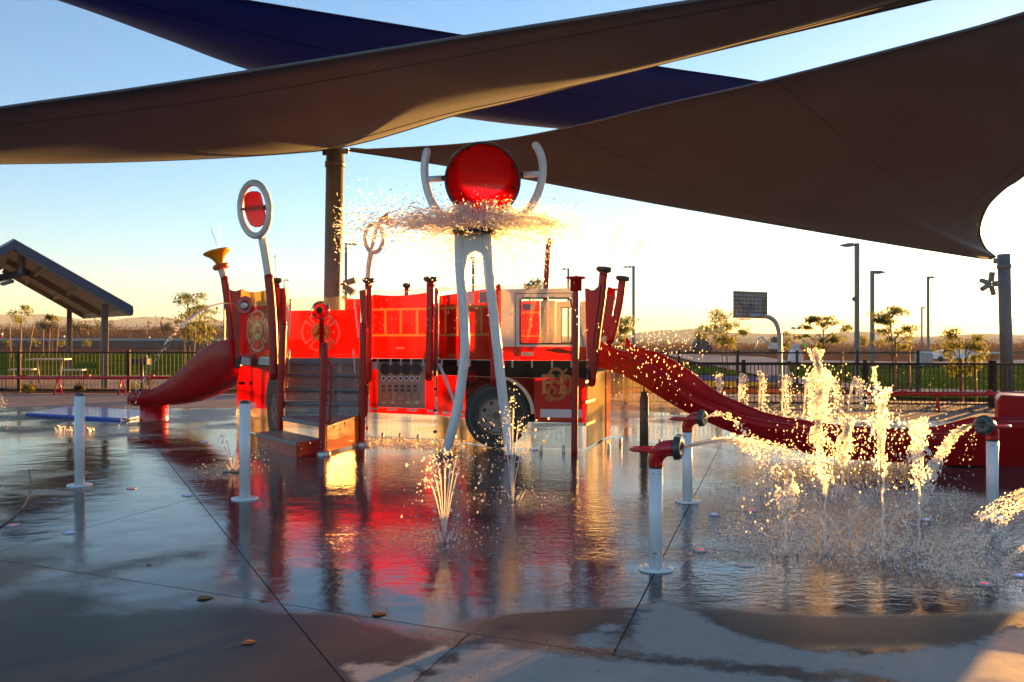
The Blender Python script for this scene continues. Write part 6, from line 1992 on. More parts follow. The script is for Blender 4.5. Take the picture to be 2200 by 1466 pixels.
mb = MB(); mb.box((ex + 0.5, 120, 1.85), (0.9, 1.1, 0.8)); mb.build('cab', M['glass_dark'], EX, bevel=0.08)
mb = MB(); mb.tube([Vector((ex - 0.2, 119.6, 1.1)), Vector((ex - 1.3, 119.6, 2.3)), Vector((ex - 1.9, 119.6, 1.9))], 0.14, 8); mb.tube([Vector((ex - 1.9, 119.6, 1.9)), Vector((ex - 2.2, 119.6, 0.7))], 0.11, 8); mb.build('boom', M['white_dull'], EX)
dx = xr(1506, 130)
TRC = thing('tractor', (dx, 130, 0), 'dark tractor cab among the far brush above the slide', 'tractor')
mb = MB(); mb.box((dx, 130, 1.2), (2.0, 1.7, 1.0)); mb.build('body', M['cloth_dark'], TRC, bevel=0.1)
mb = MB(); mb.box((dx, 130, 2.2), (1.5, 1.4, 1.1)); mb.build('cab', M['glass_dark'], TRC, bevel=0.08)
mb = MB(); mb.box((dx, 130, 2.85), (1.8, 1.7, 0.16)); mb.build('cab_roof', M['white_dull'], TRC, bevel=0.04)
for s in (-0.8, 0.8):
    mb = MB(); mb.lathe(Vector((dx + s, 129.2, 0.6)), (0, -1, 0), [(0, 0.0), (0, 0.6), (0.4, 0.6), (0.4, 0)], 18); mb.build('wheel', M['rubber'], TRC)
lx = xr(1708, 75)
LT = thing('light_tower', (lx, 75, 0), 'white portable light tower with a mast right of the hoop', 'light tower')
mb = MB(); mb.prism([Vector((lx - 0.5, 74.5, 0)), Vector((lx + 0.5, 74.5, 0)), Vector((lx + 0.34, 74.5, 0.95)), Vector((lx - 0.34, 74.5, 0.95))], Vector((0, 0.9, 0))); mb.build('cabinet', M['white_dull'], LT)
mb = MB(); mb.box((lx, 74.9, 1.15), (0.5, 0.5, 0.4)); mb.build('engine_box', M['galv'], LT)
mb = MB(); mb.tube([Vector((lx, 74.9, 1.3)), Vector((lx, 74.9, 2.7))], 0.05, 8); mb.build('mast', M['white_dull'], LT)
mb = MB()
for s in (-0.22, 0.22): mb.box((lx + s, 74.8, 2.65), (0.26, 0.14, 0.2))
mb.build('floodlight', M['galv'], LT)
mb = MB(); mb.beam(Vector((lx + 0.55, 74.4, 0)), Vector((lx + 0.45, 74.4, 0.9)), 0.06, 0.12, Vector((0, 1, 0))); mb.build('orange_strut', M['marker_orange'], LT)
# worker far away, standing
def worker(px, D):
    x = xr(px, D); zg = terrain_z(x, D)
    root = thing('person', (x, D, zg), 'worker in a bright green vest standing beyond the fences', 'person')
    sk = [((0, 0, 0.95), .15), ((0, 0, 1.15), .15), ((0, 0, 1.38), .17), ((0, 0, 1.5), .06), ((0, 0, 1.64), .105), ((0, 0, 1.72), .09),
          ((.1, 0, .88), .1), ((.12, 0, .5), .07), ((.12, 0, .08), .05), ((.12, -.14, .04), .045), ((-.1, 0, .88), .1), ((-.13, 0, .5), .07), ((-.14, 0, .08), .05), ((-.14, -.14, .04), .045),
          ((.21, 0, 1.36), .06), ((.27, -.03, 1.1), .045), ((.25, -.14, .88), .035), ((-.21, 0, 1.36), .06), ((-.28, 0, 1.1), .045), ((-.27, -.06, .85), .035)]
    ed = [(0, 1), (1, 2), (2, 3), (3, 4), (4, 5), (0, 6), (6, 7), (7, 8), (8, 9), (0, 10), (10, 11), (11, 12), (12, 13), (2, 14), (14, 15), (15, 16), (2, 17), (17, 18), (18, 19)]
    me = bpy.data.meshes.new('body'); me.from_pydata([v for v, r in sk], ed, []); me.materials.append(M['cloth_dark'])
    o = bpy.data.objects.new('body', me); C.objects.link(o); o.parent = root
    m_ = o.modifiers.new('skin', 'SKIN')
    for i, (v, r) in enumerate(sk):
        me.skin_vertices[0].data[i].radius = (r, r)
    me.skin_vertices[0].data[0].use_root = True
    s_ = o.modifiers.new('sub', 'SUBSURF'); s_.levels = s_.render_levels = 2
    mb = MB(); w = Vector((x, D, zg))
    mb.lathe(w + Vector((0, 0, 0.95)), (0, 0, 1), [(0, 0.20), (0.2, 0.2), (0.45, 0.235), (0.53, 0.17), (0.56, 0.09)], 18); mb.build('vest', M['hivis'], root)
    mb = MB(); mb.lathe(w + Vector((0, 0, 1.7)), (0, 0, 1), [(0, 0.15), (0.02, 0.13), (0.1, 0.1), (0.13, 0)], 14); mb.build('helmet', M['white_dull'], root)
    mb = MB(); mb.ball(w + Vector((0, -0.02, 1.63)), 0.1, 8, (0.85, 0.95, 1.15)); mb.build('head', M['skin'], root)
worker(1728, 118)
# white barrier arm and van at the right
ax_ = xr(1976, 60)
BA = thing('barrier_arm', (ax_, 60, 0), 'long white barrier arm across the parking lot entrance', 'barrier')
mb = MB(); mb.beam(P(1974, 757, 60), P(2152, 758, 60), 0.08, 0.1); mb.build('arm', M['white_paint'], BA)
mb = MB(); mb.box((xr(1973, 60), 60, 0.45), (0.35, 0.35, 0.9)); mb.build('arm_post', M['galv'], BA)
mb = MB(); mb.box((xr(2150, 60), 60, 0.4), (0.12, 0.12, 0.8)); mb.build('arm_rest', M['galv'], BA)
vx = xr(2045, 68)
VN = thing('van', (vx, 68, 0), 'low white van parked behind the barrier arm', 'van')
mb = MB(); mb.prism([Vector((vx - 1.7, 67.4, 0.3)), Vector((vx + 1.8, 67.4, 0.3)), Vector((vx + 1.8, 67.4, 0.95)), Vector((vx - 0.6, 67.4, 0.98)), Vector((vx - 1.2, 67.4, 0.7)), Vector((vx - 1.7, 67.4, 0.62))], Vector((0, 1.3, 0))); mb.build('body', M['white_paint'], VN, bevel=0.05)
mb = MB(); mb.prism([Vector((vx - 1.1, 67.39, 0.7)), Vector((vx - 0.2, 67.39, 0.7)), Vector((vx - 0.2, 67.39, 0.92)), Vector((vx - 0.65, 67.39, 0.92))], Vector((0, 0.02, 0))); mb.build('window', M['glass_dark'], VN)
for s in (-1.1, 1.2):
    mb = MB(); mb.lathe(Vector((vx + s, 67.35, 0.3)), (0, 1, 0), [(0, 0), (0, 0.2), (0.2, 0.2), (0.2, 0)], 18); mb.build('wheel', M['rubber'], VN)
# ================================================================== WATER
_t = (1 + 5 ** 0.5) / 2
ICO_V = [Vector(v).normalized() for v in ((-1, _t, 0), (1, _t, 0), (-1, -_t, 0), (1, -_t, 0), (0, -1, _t), (0, 1, _t), (0, -1, -_t), (0, 1, -_t), (_t, 0, -1), (_t, 0, 1), (-_t, 0, -1), (-_t, 0, 1))]
ICO_F = [(0, 11, 5), (0, 5, 1), (0, 1, 7), (0, 7, 10), (0, 10, 11), (1, 5, 9), (5, 11, 4), (11, 10, 2), (10, 7, 6), (7, 1, 8), (3, 9, 4), (3, 4, 2), (3, 2, 6), (3, 6, 8), (3, 8, 9), (4, 9, 5), (2, 4, 11), (6, 2, 10), (8, 6, 7), (9, 8, 1)]
GRAV = 9.81
class Water:
    """one body of moving water: smooth strands and loose drops are kept as two uncountable parts"""
    def __init__(self): self.s, self.d = MB(), MB()
    @property
    def v(self): return self.s.v
    @property
    def f(self): return self.s.f
    @property
    def mi(self): return self.s.mi
    @property
    def sm(self): return self.s.sm
    def tube(self, *a, **k): self.s.tube(*a, **k)
    def add(self, *a, **k): self.d.add(*a, **k)
    def build(self, name, mat, parent=None, origin=None, label=None, cat=None, group=None, kind=None):
        root = thing(name, Vector(origin), label, cat, group)
        if self.s.f: self.s.build('strands', mat, root, kind='stuff')
        if self.d.f: self.d.build('droplets', mat, root, kind='stuff')
        return root
def drop(mb, p, r, d=None, st=1.0, rr=rnd):
    if d is not None and st > 1.01 and d.length > 1e-6:
        d = d.normalized()
        vs = [p + (v + d * (v.dot(d) * (st - 1))) * (r * rr.uniform(0.82, 1.18)) for v in ICO_V]
    else:
        vs = [p + v * (r * rr.uniform(0.75, 1.25)) for v in ICO_V]
    mb.add(vs, ICO_F, True)
def ball_(p0, v0, t): return p0 + v0 * t + Vector((0, 0, -0.5 * GRAV * t * t))
def vel_(v0, t): return v0 + Vector((0, 0, -GRAV * t))
def strand(mb, p0, v0, t1, r, rr, solid=0.5, spread=0.02, n=50, chunk=1.6, floor=0.01, fat=1.0):
    """a ballistic water strand: smooth near the nozzle, beading into drops"""
    ts = t1 * solid
    if solid > 0.02:
        k = max(6, int(ts / t1 * 26))
        pts = [ball_(p0, v0, ts * i / k) for i in range(k + 1)]
        pts = [p + Vector((rr.gauss(0, 1), rr.gauss(0, 1), 0)) * r * 0.35 * (i / k) for i, p in enumerate(pts)]
        mb.tube(pts, [r * (0.8 + 0.5 * abs(math.sin(i * 1.9 + p0.x * 7)) * i / k) for i in range(k + 1)], 6)
    for i in range(n):
        t = t1 * (solid * 0.75 + (1 - solid * 0.75) * (i + rr.random()) / n)
        q = ball_(p0, v0, t)
        s = spread * (0.25 + t / t1)
        q += Vector((rr.gauss(0, s), rr.gauss(0, s), rr.gauss(0, s)))
        if q.z < floor: continue
        v = vel_(v0, t)
        drop(mb, q, r * 0.72 * rr.uniform(0.4, 1.4) * fat * (1.0 if rr.random() > 0.12 else chunk), v, 1 + 0.5 * min(v.length, 4) * rr.random(), rr)
def up_for(h): return math.sqrt(2 * GRAV * h)
def splash(mb, c, rad, n, rr, r=0.006, hmax=0.14):
    for _ in range(n):
        a = rr.uniform(0, 6.283); q = rad * math.sqrt(rr.random())
        h = hmax * rr.random() ** 2.5
        drop(mb, Vector((c.x + q * math.cos(a), c.y + q * math.sin(a), 0.008 + h)), r * rr.uniform(0.5, 1.4), None, 1, rr)
def crown(mb, c, rad, n, rr, h=0.09, r=0.008):
    for k in range(n):
        a = rr.uniform(0, 6.283); q = rad * rr.uniform(0.3, 1)
        p = Vector((c.x + q * math.cos(a), c.y + q * math.sin(a), 0.005))
        d = Vector((math.cos(a) * 0.5, math.sin(a) * 0.5, 1)) * h * rr.uniform(0.3, 1)
        mb.tube([p, p + d * 0.5 + Vector((0, 0, 0.01)), p + d], [r, r * 0.6, r * 0.2], 5)
        drop(mb, p + d * 1.15, r * 0.8, None, 1, rr)

def jet_obj(mb, base, label, name='water_jet', cat='water jet', mat='water', group='upright water jets'):
    return mb.build(name, M[mat], origin=(base.x, base.y, 0), label=label, cat=cat, group=group)

# --- fan jet in front (five strands from one nozzle)
def fanjet(px, py, heads, r, seed, label, n=34, spread=0.02, sp_rad=0.45, sp_n=140, drops_high=0):
    rr = random.Random(seed); b = G(px, py); b.z = 0.01; mb = Water()
    for hx, hy in heads:
        p = P(hx, hy, b.y)
        h = p.z - 0.01
        vz = up_for(h); t = vz / GRAV
        v = Vector(((p.x - b.x) / t, rr.uniform(-0.12, 0.12), vz))
        strand(mb, b, v, t * rr.uniform(1.3, 1.75), r, rr, 0.42, spread, n, 2.2)
        for k in range(10):       # clump at the head
            q = p + Vector((rr.gauss(0, 0.03), rr.gauss(0, 0.03), rr.gauss(-0.03, 0.05))); drop(mb, q, r * rr.uniform(0.6, 1.7), Vector((0, 0, 1)), 1.6, rr)
    splash(mb, b, sp_rad, sp_n, rr); crown(mb, b, 0.09, 8, rr)
    for _ in range(drops_high):
        a = rr.uniform(-1, 1); t = rr.random()
        q = b + Vector((a * 0.34, rr.uniform(-0.3, 0.3), 0.15 + 0.62 * t)); drop(mb, q, r * rr.uniform(0.6, 1.8), Vector((0, 0, 1)), 1 + rr.random(), rr)
    return jet_obj(mb, b, label)
fanjet(955, 1163, [(925, 1005), (938, 978), (957, 975), (975, 985), (993, 962), (1003, 985), (915, 1030)], 0.0048, 101, 'fan shaped jet of thin strands in the puddle in front of the bucket stand', 40, 0.018, 0.4, 110, 60)
fanjet(1101, 1075, [(1078, 945), (1090, 890), (1104, 850), (1118, 905), (1130, 960)], 0.0058, 102, 'fan jet wrapping the right leg of the bucket stand', 30, 0.03, 0.45, 110, 90)
fanjet(500, 1013, [(468, 952), (478, 935), (518, 940), (530, 960), (552, 965), (566, 950)], 0.0045, 103, 'thin low jets at the post near the lowest truck step', 16, 0.02, 0.4, 90)
mb = Water(); rr = random.Random(104)
for k in range(9):
    b = G(118 + k * 10 + rr.uniform(-6, 6), 928 + rr.uniform(-4, 4)); 
    for j in range(4): drop(mb, b + Vector((rr.gauss(0, 0.03), 0, 0.03 + 0.05 * rr.random())), rr.uniform(0.008, 0.018), None, 1, rr)
    crown(mb, b, 0.05, 3, rr, 0.08, 0.009)
jet_obj(mb, G(160, 928), 'row of bubbling low jets near the left white post', mat='water')
b = G(508, 1013); mb = MB(); mb.lathe(Vector((b.x, b.y, 0.0025)), (0, 0, 1), [(0, 0.16), (0.008, 0.16), (0.012, 0.15), (0.012, 0)], 28)
mb.build('nozzle_cover', pmat('cover_green', (0.02, 0.07, 0.05), 0.3), origin=b, label='dark green round nozzle cover under the low jets by the truck step', cat='nozzle cover')

# --- fountain ring on the right: upright jets
def column(px, py, ytop, r, seed, label, ycalm=None, burst=1.0, wd=0.02, n=150, fine=0.55):
    """clear thin stream below that breaks into a bright ragged column"""
    rr = random.Random(seed); b = G(px, py); b.z = 0.01; mb = Water()
    ht = H + (HZ - ytop) / F * b.y
    zc = H + (HZ - ycalm) / F * b.y if ycalm else ht * 0.35
    k = 16
    pts = [Vector((b.x + 0.006 * math.sin(i * 1.3 + seed), b.y, 0.005 + zc * i / k)) for i in range(k + 1)]
    mb.tube(pts, [r * 0.8 * (1 + 0.3 * math.sin(i * 2.1)) for i in range(k + 1)], 7)
    for i in range(int(n * 1.6)):
        t = rr.random() ** 0.85
        z = zc + (ht - zc) * t
        w = wd * (0.3 + 0.9 * math.sin(math.pi * min(0.12 + t * 0.75, 1))) * (1 + 0.6 * math.sin(z * 21 + seed))
        q = Vector((b.x + rr.gauss(0, w) + 0.05 * math.sin(z * 4.4 + seed) * t, b.y + rr.gauss(0, w), z))
        drop(mb, q, r * fine * rr.uniform(0.4, 1.6) * burst, Vector((rr.gauss(0, 0.25), 0, 1)), 1 + 2.4 * rr.random(), rr)
    for i in range(int(n * 0.5)):       # falling back
        a = rr.uniform(0, 6.283); q = 0.04 + 0.3 * rr.random() ** 1.4
        drop(mb, Vector((b.x + q * math.cos(a), b.y + q * math.sin(a), ht * rr.random() * 0.9)), r * 0.6 * rr.uniform(0.4, 1.1), Vector((0, 0, 1)), 1 + rr.random(), rr)
    crown(mb, b, 0.10, 10, rr, 0.08, 0.007); splash(mb, b, 0.5, 150, rr)
    return jet_obj(mb, b, label)
column(1688, 1192, 1016, 0.011, 201, 'short golden jet at the left of the fountain ring', 1105, 1.1, 0.022, 150)
column(1773, 1192, 960, 0.008, 202, 'upright jet with a grey foot left of the fountain centre', 1060, 1.0, 0.02, 110)
column(1897, 1200, 835, 0.010, 203, 'tallest front jet right of the fountain centre', 1020, 1.1, 0.02, 200)
column(1975, 1185, 900, 0.010, 204, 'ragged jet at the right of the fountain ring', 1040, 1.1, 0.026, 170)
column(1757, 1052, 752, 0.012, 205, 'big golden plume at the back left of the fountain ring', 960, 1.1, 0.036, 800)
column(1811, 1062, 900, 0.014, 206, 'stout golden jet at the back of the fountain ring', 1005, 1.1, 0.032, 280)
column(1888, 1058, 786, 0.012, 207, 'beaded tall jet at the back right of the fountain ring', 960, 1.1, 0.02, 110)
column(1968, 1050, 905, 0.013, 208, 'short ragged jet at the far right back of the fountain ring', 1000, 1.1, 0.034, 200)
column(1640, 1062, 1010, 0.008, 209, 'low sparse jet left of the fountain ring under the slide', 1040, 1.0, 0.04, 60)
def vees():
    rr = random.Random(210); b = G(1825, 1160); mb = Water()
    for dx, h, px in ((-0.16, 0.20, 1812), (0.10, 0.26, 1826), (-0.22, 0.2, 1800), (0.2, 0.2, 1856), (0.16, 0.12, 1865), (0.02, 0.2, 1826), (-0.12, 0.15, 1790), (0.12, 0.22, 1905)):
        b_ = G(px, 1165); vz = up_for(h); t = vz / GRAV
        strand(mb, b_ + Vector((0, 0, 0.01)), Vector((dx / t, rr.uniform(-0.2, 0.2), vz)), t * 1.7, 0.010, rr, 0.5, 0.02, 24)
    crown(mb, b, 0.6, 90, rr, 0.07, 0.006); splash(mb, b, 0.95, 900, rr, 0.006, 0.12)
    jet_obj(mb, b, 'low grey V shaped jets in the churned middle of the fountain ring', mat='water_clear')
vees()
def ring_spray():
    rr = random.Random(211); mb = MB()
    for _ in range(650):
        px = rr.gauss(1850, 110); D = rr.uniform(8.0, 9.8)
        zz = 0.02 + 0.75 * rr.random() ** 1.1
        x = xr(px, D)
        if px < 1640 or px > 2060: continue
        drop(mb, Vector((x, D, zz)), rr.uniform(0.0025, 0.0065), Vector((rr.gauss(0, 0.4), 0, 1)), 1 + 1.6 * rr.random(), rr)
    o = mb.build('fountain_spray', M['water'], kind='stuff'); o['label'] = 'cloud of golden drops over the fountain ring'
ring_spray()

# --- arching jets behind the slide
def arch(px0, px1, ytop, yb, seed, label, r=0.016, D=None):
    rr = random.Random(seed); D = D or Dg(yb); mb = Water()
    p0 = Vector((xr(px0, D), D, 0.01)); h = H + (HZ - ytop) / F * D
    vz = up_for(h); t = 2 * vz / GRAV; dx = (px1 - px0) / F * D
    for k in range(4):
        strand(mb, p0, Vector((dx / t * rr.uniform(0.85, 1.1), rr.uniform(-0.1, 0.25), vz * rr.uniform(0.98, 1.02))), t, r, rr, 0.55, 0.018 + 0.012 * k, 46, 1.5)
    for _ in range(120):
        tt = t * rr.uniform(0.5, 1); q = ball_(p0, Vector((dx / t * 1.1, 0, vz)), tt) + Vector((rr.gauss(0, 0.05), rr.gauss(0, 0.05), rr.gauss(0, 0.05)))
        if q.z > 0.01: drop(mb, q, r * rr.uniform(0.35, 0.8), None, 1, rr)
    splash(mb, p0 + Vector((dx, 0, 0)), 0.3, 60, rr, 0.01)
    return mb.build('arching_jet', M['water'], origin=p0, label=label, cat='water jet', group='arching jets behind the slide')
arch(1485, 1494, 808, 880, 301, 'arching jet half hidden by the slide rim, farthest left', 0.014)
arch(1540, 1549, 811, 884, 302, 'second narrow arching jet above the slide rim')
arch(1586, 1601, 811, 890, 303, 'third arching jet above the slide rim, a thick column')
arch(1630, 1643, 812, 894, 304, 'fourth arching jet behind the slide left of the hoop pole')
arch(1680, 1695, 815, 898, 305, 'arching jet right of the hoop pole')
arch(1726, 1748, 817, 903, 306, 'arching jet left of the big golden plume')
arch(1772, 1806, 822, 906, 307, 'arching jet right of the big golden plume')
arch(1820, 1862, 818, 908, 308, 'widest arching jet in front of the red tube rail')

# --- streams from the cannons
def stream(p0, tgt, apex, seed, label, r=0.008, strands=5, n=90, spread=0.03, solid=0.2, yaw=0.05, name='cannon_stream', splash_n=260):
    rr = random.Random(seed); mb = Water()
    h = max(apex - p0.z, 0.005); vz = up_for(h)
    t = vz / GRAV + math.sqrt(2 * (apex - tgt.z) / GRAV)
    for k in range(strands):
        a = rr.gauss(0, yaw); s = rr.uniform(0.9, 1.08)
        d = (tgt - p0); v = Vector((d.x / t * s - d.y / t * a, d.y / t * s + d.x / t * a, vz * rr.uniform(0.85, 1.12)))
        strand(mb, p0, v, t, r, rr, solid, spread, n, 1.8)
    splash(mb, tgt, 0.45, splash_n, rr, 0.006, 0.12)
    return mb.build(name, M['water'], origin=p0, label=label, cat='water stream', group='streams from the water cannons')
stream(m1, G(1765, 1072), 0.71, 401, 'golden stream arching from the nearest water cannon to the fountain', 0.0085, 7, 150, 0.03, 0.3, 0.04)
stream(m2, G(1690, 1150), 0.83, 402, 'shorter stream drooping from the second water cannon', 0.008, 4, 70, 0.03, 0.12, 0.03)
stream(m3, G(1968, 1110), 0.75, 403, 'golden stream falling left from the cannon by the slide end', 0.0085, 8, 110, 0.022, 0.3, 0.04)
mb = Water(); rr = random.Random(404)
for k in range(3):
    strand(mb, m3 + Vector((-0.05, 0, -0.05)), Vector((-0.2 - 0.2 * k, -0.1, -0.2)), 0.36, 0.005, rr, 0.02, 0.012, 16)
mb.build('cannon_drip', M['water'], origin=m3, label='thin beaded drips below the disc of the right hand cannon', cat='water drip')
# streams entering from a cannon outside the right edge
rr = random.Random(405)
for k, (x0, y0, x1, y1) in enumerate(((2200, 1052, 1990, 1225), (2200, 1062, 2016, 1237), (2200, 1075, 2050, 1238), (2200, 1085, 2070, 1240), (2200, 1175, 2130, 1250))):
    tg = G(x1, y1); p0 = P(x0, y0, tg.y + 0.08)
    p0 = p0 + (p0 - tg) * Vector((1, 1, 0)).length * 0.0
    mb = Water(); d = tg - p0
    t = math.sqrt(2 * max(p0.z, 0.05) / GRAV) * 0.72
    vz = (tg.z - p0.z + 0.5 * GRAV * t * t) / t
    v = Vector((d.x / t, d.y / t, vz))
    # start upstream, outside the frame
    tb = 0.12
    ps = ball_(p0, v, -tb); vs_ = vel_(v, -tb)
    for j in range(3):
        strand(mb, ps, vs_ + Vector((rr.gauss(0, 0.04), rr.gauss(0, 0.05), rr.gauss(0, 0.03))), t + tb, 0.0048, rr, 0.4, 0.012, 80, 1.6)
    splash(mb, tg, 0.28, 160, rr, 0.0045, 0.16)
    mb.build('water_stream', M['water'], origin=tg, label=('topmost stream falling in from the right edge', 'second stream falling in from the right edge', 'third stream falling in from the right edge', 'lowest long stream falling in from the right edge', 'short stream at the right edge above the blue ground light')[k], cat='water stream', group='streams falling in from the right edge')

# --- the bucket dump: water hits the plate and is thrown out as a flat ragged disc
def dump():
    rr = random.Random(501); mb = Water()
    c = P(1035, 484, DB - 0.05)
    # pour from the lip onto the plate
    lip = P(1042, 446, DB - 0.42)
    for k in range(26):
        a = rr.uniform(-1, 1); p0 = lip + Vector((a * 0.3, rr.uniform(-0.1, 0.2), 0.06 * (1 - a * a) + rr.uniform(-0.06, 0.05)))
        p1 = c + Vector((a * 0.42, rr.uniform(-0.25, 0.1), 0.03))
        m = p0.lerp(p1, 0.5) + Vector((rr.gauss(0, 0.04), 0, 0.03))
        mb.tube(spline([p0, m, p1], 4), [0.02 * rr.uniform(0.5, 1.4) for _ in range(9)], 6)
    # radial ligaments
    for k in range(330):
        a = rr.uniform(0, 6.283)
        L = (1.22 if math.cos(a) > 0 else 1.55) * rr.uniform(0.55, 1.0)
        r0 = rr.uniform(0.05, 0.75) * L; r1 = min(L, r0 + rr.uniform(0.12, 0.5))
        zz = rr.gauss(0.0, 0.055); tilt = rr.gauss(0.04, 0.10)
        pts = []
        for i in range(7):
            t = i / 6; q = r0 + (r1 - r0) * t
            aa = a + 0.05 * math.sin(5 * q + k)
            pts.append(c + Vector((q * math.cos(aa), q * math.sin(aa) * 0.75, zz + tilt * (q - r0) - 0.06 * q * q * 0.6 + 0.045 * math.sin(9 * q + k) + 0.06)))
        w = rr.uniform(0.003, 0.012)
        mb.tube(pts, [w * x * rr.uniform(0.7, 1.3) for x in (0.5, 1, 1.1, 0.9, 0.8, 0.6, 0.3)], 6)
    # torn sheet patches
    for k in range(45):
        a = rr.uniform(0, 6.283); q = rr.uniform(0.15, 1.15); zz = rr.gauss(0.03, 0.05)
        o = c + Vector((q * math.cos(a), q * 0.75 * math.sin(a), zz - 0.04 * q * q))
        sx, sy = rr.uniform(0.06, 0.2), rr.uniform(0.04, 0.12); ph = rr.uniform(0, 6)
        b0 = len(mb.v); n = 5
        for i in range(n):
            for j in range(n):
                u, v = i / (n - 1) - 0.5, j / (n - 1) - 0.5
                mb.v.append((o.x + u * sx * 2, o.y + v * sy * 2, o.z + 0.03 * math.sin(9 * u + ph) + 0.03 * math.cos(8 * v + ph) + rr.gauss(0, 0.008)))
        for i in range(n - 1):
            for j in range(n - 1):
                if (i in (0, n - 2)) and (j in (0, n - 2)) and rr.random() < 0.7: continue
                mb.f.append((b0 + i * n + j, b0 + i * n + j + 1, b0 + (i + 1) * n + j + 1, b0 + (i + 1) * n + j)); mb.mi.append(0); mb.sm.append(True)
    # the connected sheet itself: a lumpy torn disc
    nr, na = 22, 110
    b0 = len(mb.v)
    for i in range(nr):
        q = 0.12 + 1.05 * i / (nr - 1)
        for j in range(na):
            a = 2 * math.pi * j / na
            w = noise.noise(Vector((4 * q * math.cos(a), 4 * q * math.sin(a), 1.7))) * 0.07 + noise.noise(Vector((13 * q * math.cos(a), 13 * q * math.sin(a), 5.1))) * 0.035
            qq = q * (1 + 0.12 * noise.noise(Vector((3 * math.cos(a), 3 * math.sin(a), q * 2))))
            mb.v.append((c.x + qq * math.cos(a) * (1.15 if math.cos(a) < 0 else 0.95), c.y + 0.75 * qq * math.sin(a), c.z + 0.05 + w - 0.035 * q * q))
    for i in range(nr - 1):
        for j in range(na):
            a = 2 * math.pi * j / na; q = i / (nr - 1)
            if noise.noise(Vector((6 * q * math.cos(a), 6 * q * math.sin(a), 9.0))) > 0.28 - 0.55 * q * q: continue
            k = (j + 1) % na
            mb.f.append((b0 + i * na + j, b0 + i * na + k, b0 + (i + 1) * na + k, b0 + (i + 1) * na + j)); mb.mi.append(0); mb.sm.append(True)
    # droplets thrown clear, mostly to the left and up, and raining down
    for k in range(6500):
        a = rr.uniform(0, 6.283)
        L = (1.3 if math.cos(a) > 0 else 1.85)
        q = L * rr.random() ** 0.55
        zz = rr.gauss(0.05, 0.05 + 0.045 * q)
        p = c + Vector((q * math.cos(a), q * 0.75 * math.sin(a), zz - 0.04 * q * q))
        drop(mb, p, rr.uniform(0.002, 0.008), Vector((math.cos(a), 0, rr.gauss(0, 0.3))), 1 + 3.2 * rr.random(), rr)
    o = mb.build('bucket_splash', M['water_sheet'], origin=c, label='golden sheet of water bursting sideways from the tipping bucket', cat='splash')
    mb = MB()
    for k in range(520):      # upward spatter, left
        p = c + Vector((rr.uniform(-1.75, 0.35), rr.uniform(-0.6, 0.6), 0)); p.z += 0.08 + abs(rr.gauss(0, 0.17)) * (1.2 if p.x < c.x - 0.4 else 0.7)
        drop(mb, p, rr.uniform(0.003, 0.009), Vector((rr.gauss(0, 1), 0, 1)), 1.5, rr)
    for k in range(2000):     # golden curtain under the disc on the right
        px = rr.gauss(1085, 62); y = 505 + abs(rr.gauss(0, 46)); D = DB + rr.uniform(0.15, 0.9)
        drop(mb, P(px, y, D), rr.uniform(0.003, 0.008), Vector((rr.gauss(0, 0.6), 0, 1)), 1 + 1.4 * rr.random(), rr)
    for k in range(420):
        px = rr.gauss(985, 30); y = 510 + abs(rr.gauss(0, 40)); drop(mb, P(px, y, DB + rr.uniform(0.1, 0.7)), rr.uniform(0.003, 0.010), Vector((0, 0, 1)), 1.6, rr)
    for k in range(700):      # rain
        px = rr.uniform(720, 1240); y = rr.uniform(500, 720); drop(mb, P(px, y, DB + rr.uniform(-0.7, 0.9)), rr.uniform(0.002, 0.006), Vector((0, 0, 1)), 1 + 1.8 * rr.random(), rr)
    o = mb.build('falling_spray', M['water'], kind='stuff'); o['label'] = 'golden droplets raining from the tipped bucket'
    mb = MB()
    for k in range(300):      # drops in front of the long slide
        px = rr.gauss(1420, 60); y = 690 + abs(rr.gauss(0, 75)); drop(mb, P(px, y, rr.uniform(9.8, 11.2)), rr.uniform(0.003, 0.006), Vector((0, 0, 1)), 1.4 + 1.8 * rr.random(), rr)
    o = mb.build('falling_drops', M['water'], kind='stuff'); o['label'] = 'bright drops falling before the long slide'
dump()
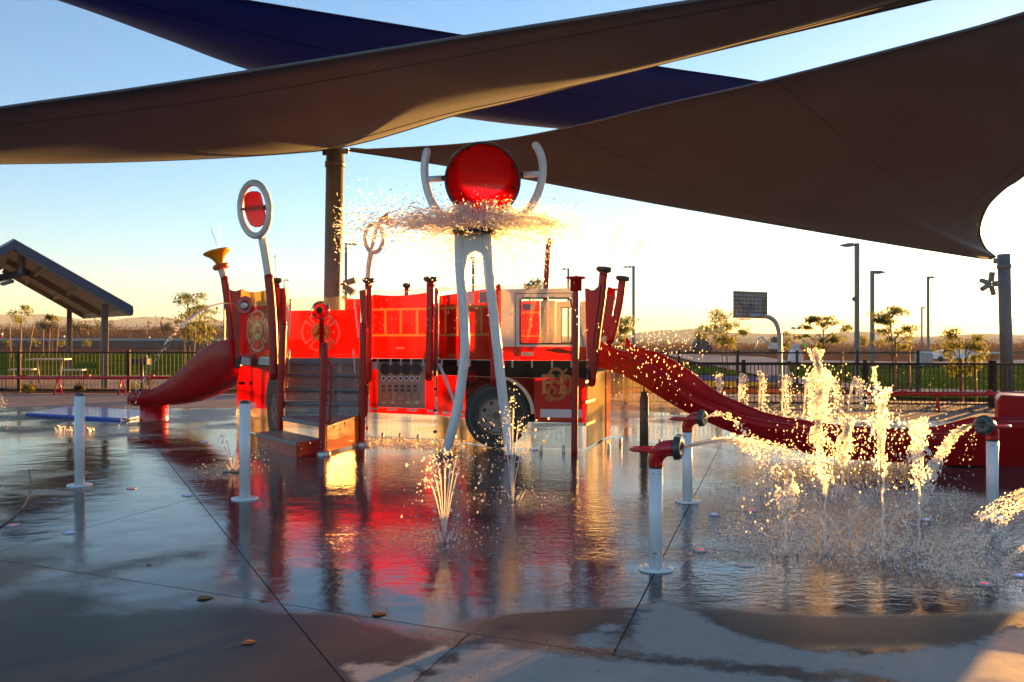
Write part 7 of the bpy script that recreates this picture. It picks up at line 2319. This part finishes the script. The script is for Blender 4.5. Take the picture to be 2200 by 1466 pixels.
# --- churned water along the foot of the panels
mb = MB(); rr = random.Random(601)
for k in range(900):
    px = rr.uniform(788, 1000); y = 944 + rr.random() * 16 + (px - 788) * 0.03
    p = G(px, y); p.z = 0.012 + 0.05 * rr.random() ** 3
    drop(mb, p, rr.uniform(0.004, 0.012), None, 1, rr)
o = mb.build('foot_spray', M['water'], kind='stuff'); o['label'] = 'fine spray bouncing at the foot of the clear panels'
# --- thin arcs from the trumpet, gun disc and leaning posts
def thin_arc(p0, v, t, seed, label, r=0.0032, strands=2, spread=0.012, n=70, solid=0.15):
    rr = random.Random(seed); mb = Water()
    for k in range(strands):
        strand(mb, p0, v + Vector((rr.gauss(0, 0.08), rr.gauss(0, 0.08), rr.gauss(0, 0.08))), t, r, rr, solid, spread, n)
    return mb.build('thin_water_arc', M['water_clear'], origin=p0, label=label, cat='water arc', group='thin arcs of water')
p0 = P(470, 540, 15.75)
thin_arc(p0, Vector((-1.1, 0, up_for(0.75))), 0.75, 701, 'thin arc curling left out of the yellow trumpet', strands=3)
thin_arc(p0, Vector((0.5, -0.3, up_for(0.95))), 0.6, 702, 'thin arc leaning right out of the yellow trumpet', strands=2)
thin_arc(P(523, 657, 14.85), Vector((-2.9, 0.5, 0.9)), 0.75, 703, 'pale stream thrown left from the grey gun disc', 0.0075, 4, 0.02, 60, 0.5)
thin_arc(P(1297, 582, 12.7), Vector((0.9, -0.1, up_for(0.66))), 0.85, 704, 'sparse spray rising from the tall leaning post', 0.003, 10, 0.03, 46, 0.3)
thin_arc(P(1338, 600, 14.3), Vector((1.2, -0.1, up_for(0.6))), 0.85, 705, 'sparse spray rising from the leaning post behind', 0.003, 10, 0.03, 46, 0.3)
thin_arc(P(594, 603, 14.5), Vector((-0.15, 0, up_for(0.75))), 0.6, 706, 'fine spray rising beside the ring post', 0.0028, 5, 0.02, 30, 0.2)
thin_arc(P(925, 600, 13.75), Vector((0.05, 0, up_for(0.9))), 0.5, 707, 'fine upright spray above the capped post between the ladder panels', 0.0028, 3, 0.015, 30, 0.4)
thin_arc(P(-30, 830, 15.5), Vector((0.9, 0.0, 0.4)), 0.45, 708, 'pale stream falling in at the left edge', 0.006, 6, 0.03, 50, 0.3)
thin_arc(P(1037, 322, DB), Vector((0.0, 0, 0.7)), 0.12, 709, 'little spurt on top of the tipped bucket', 0.004, 3, 0.01, 10, 0.7)
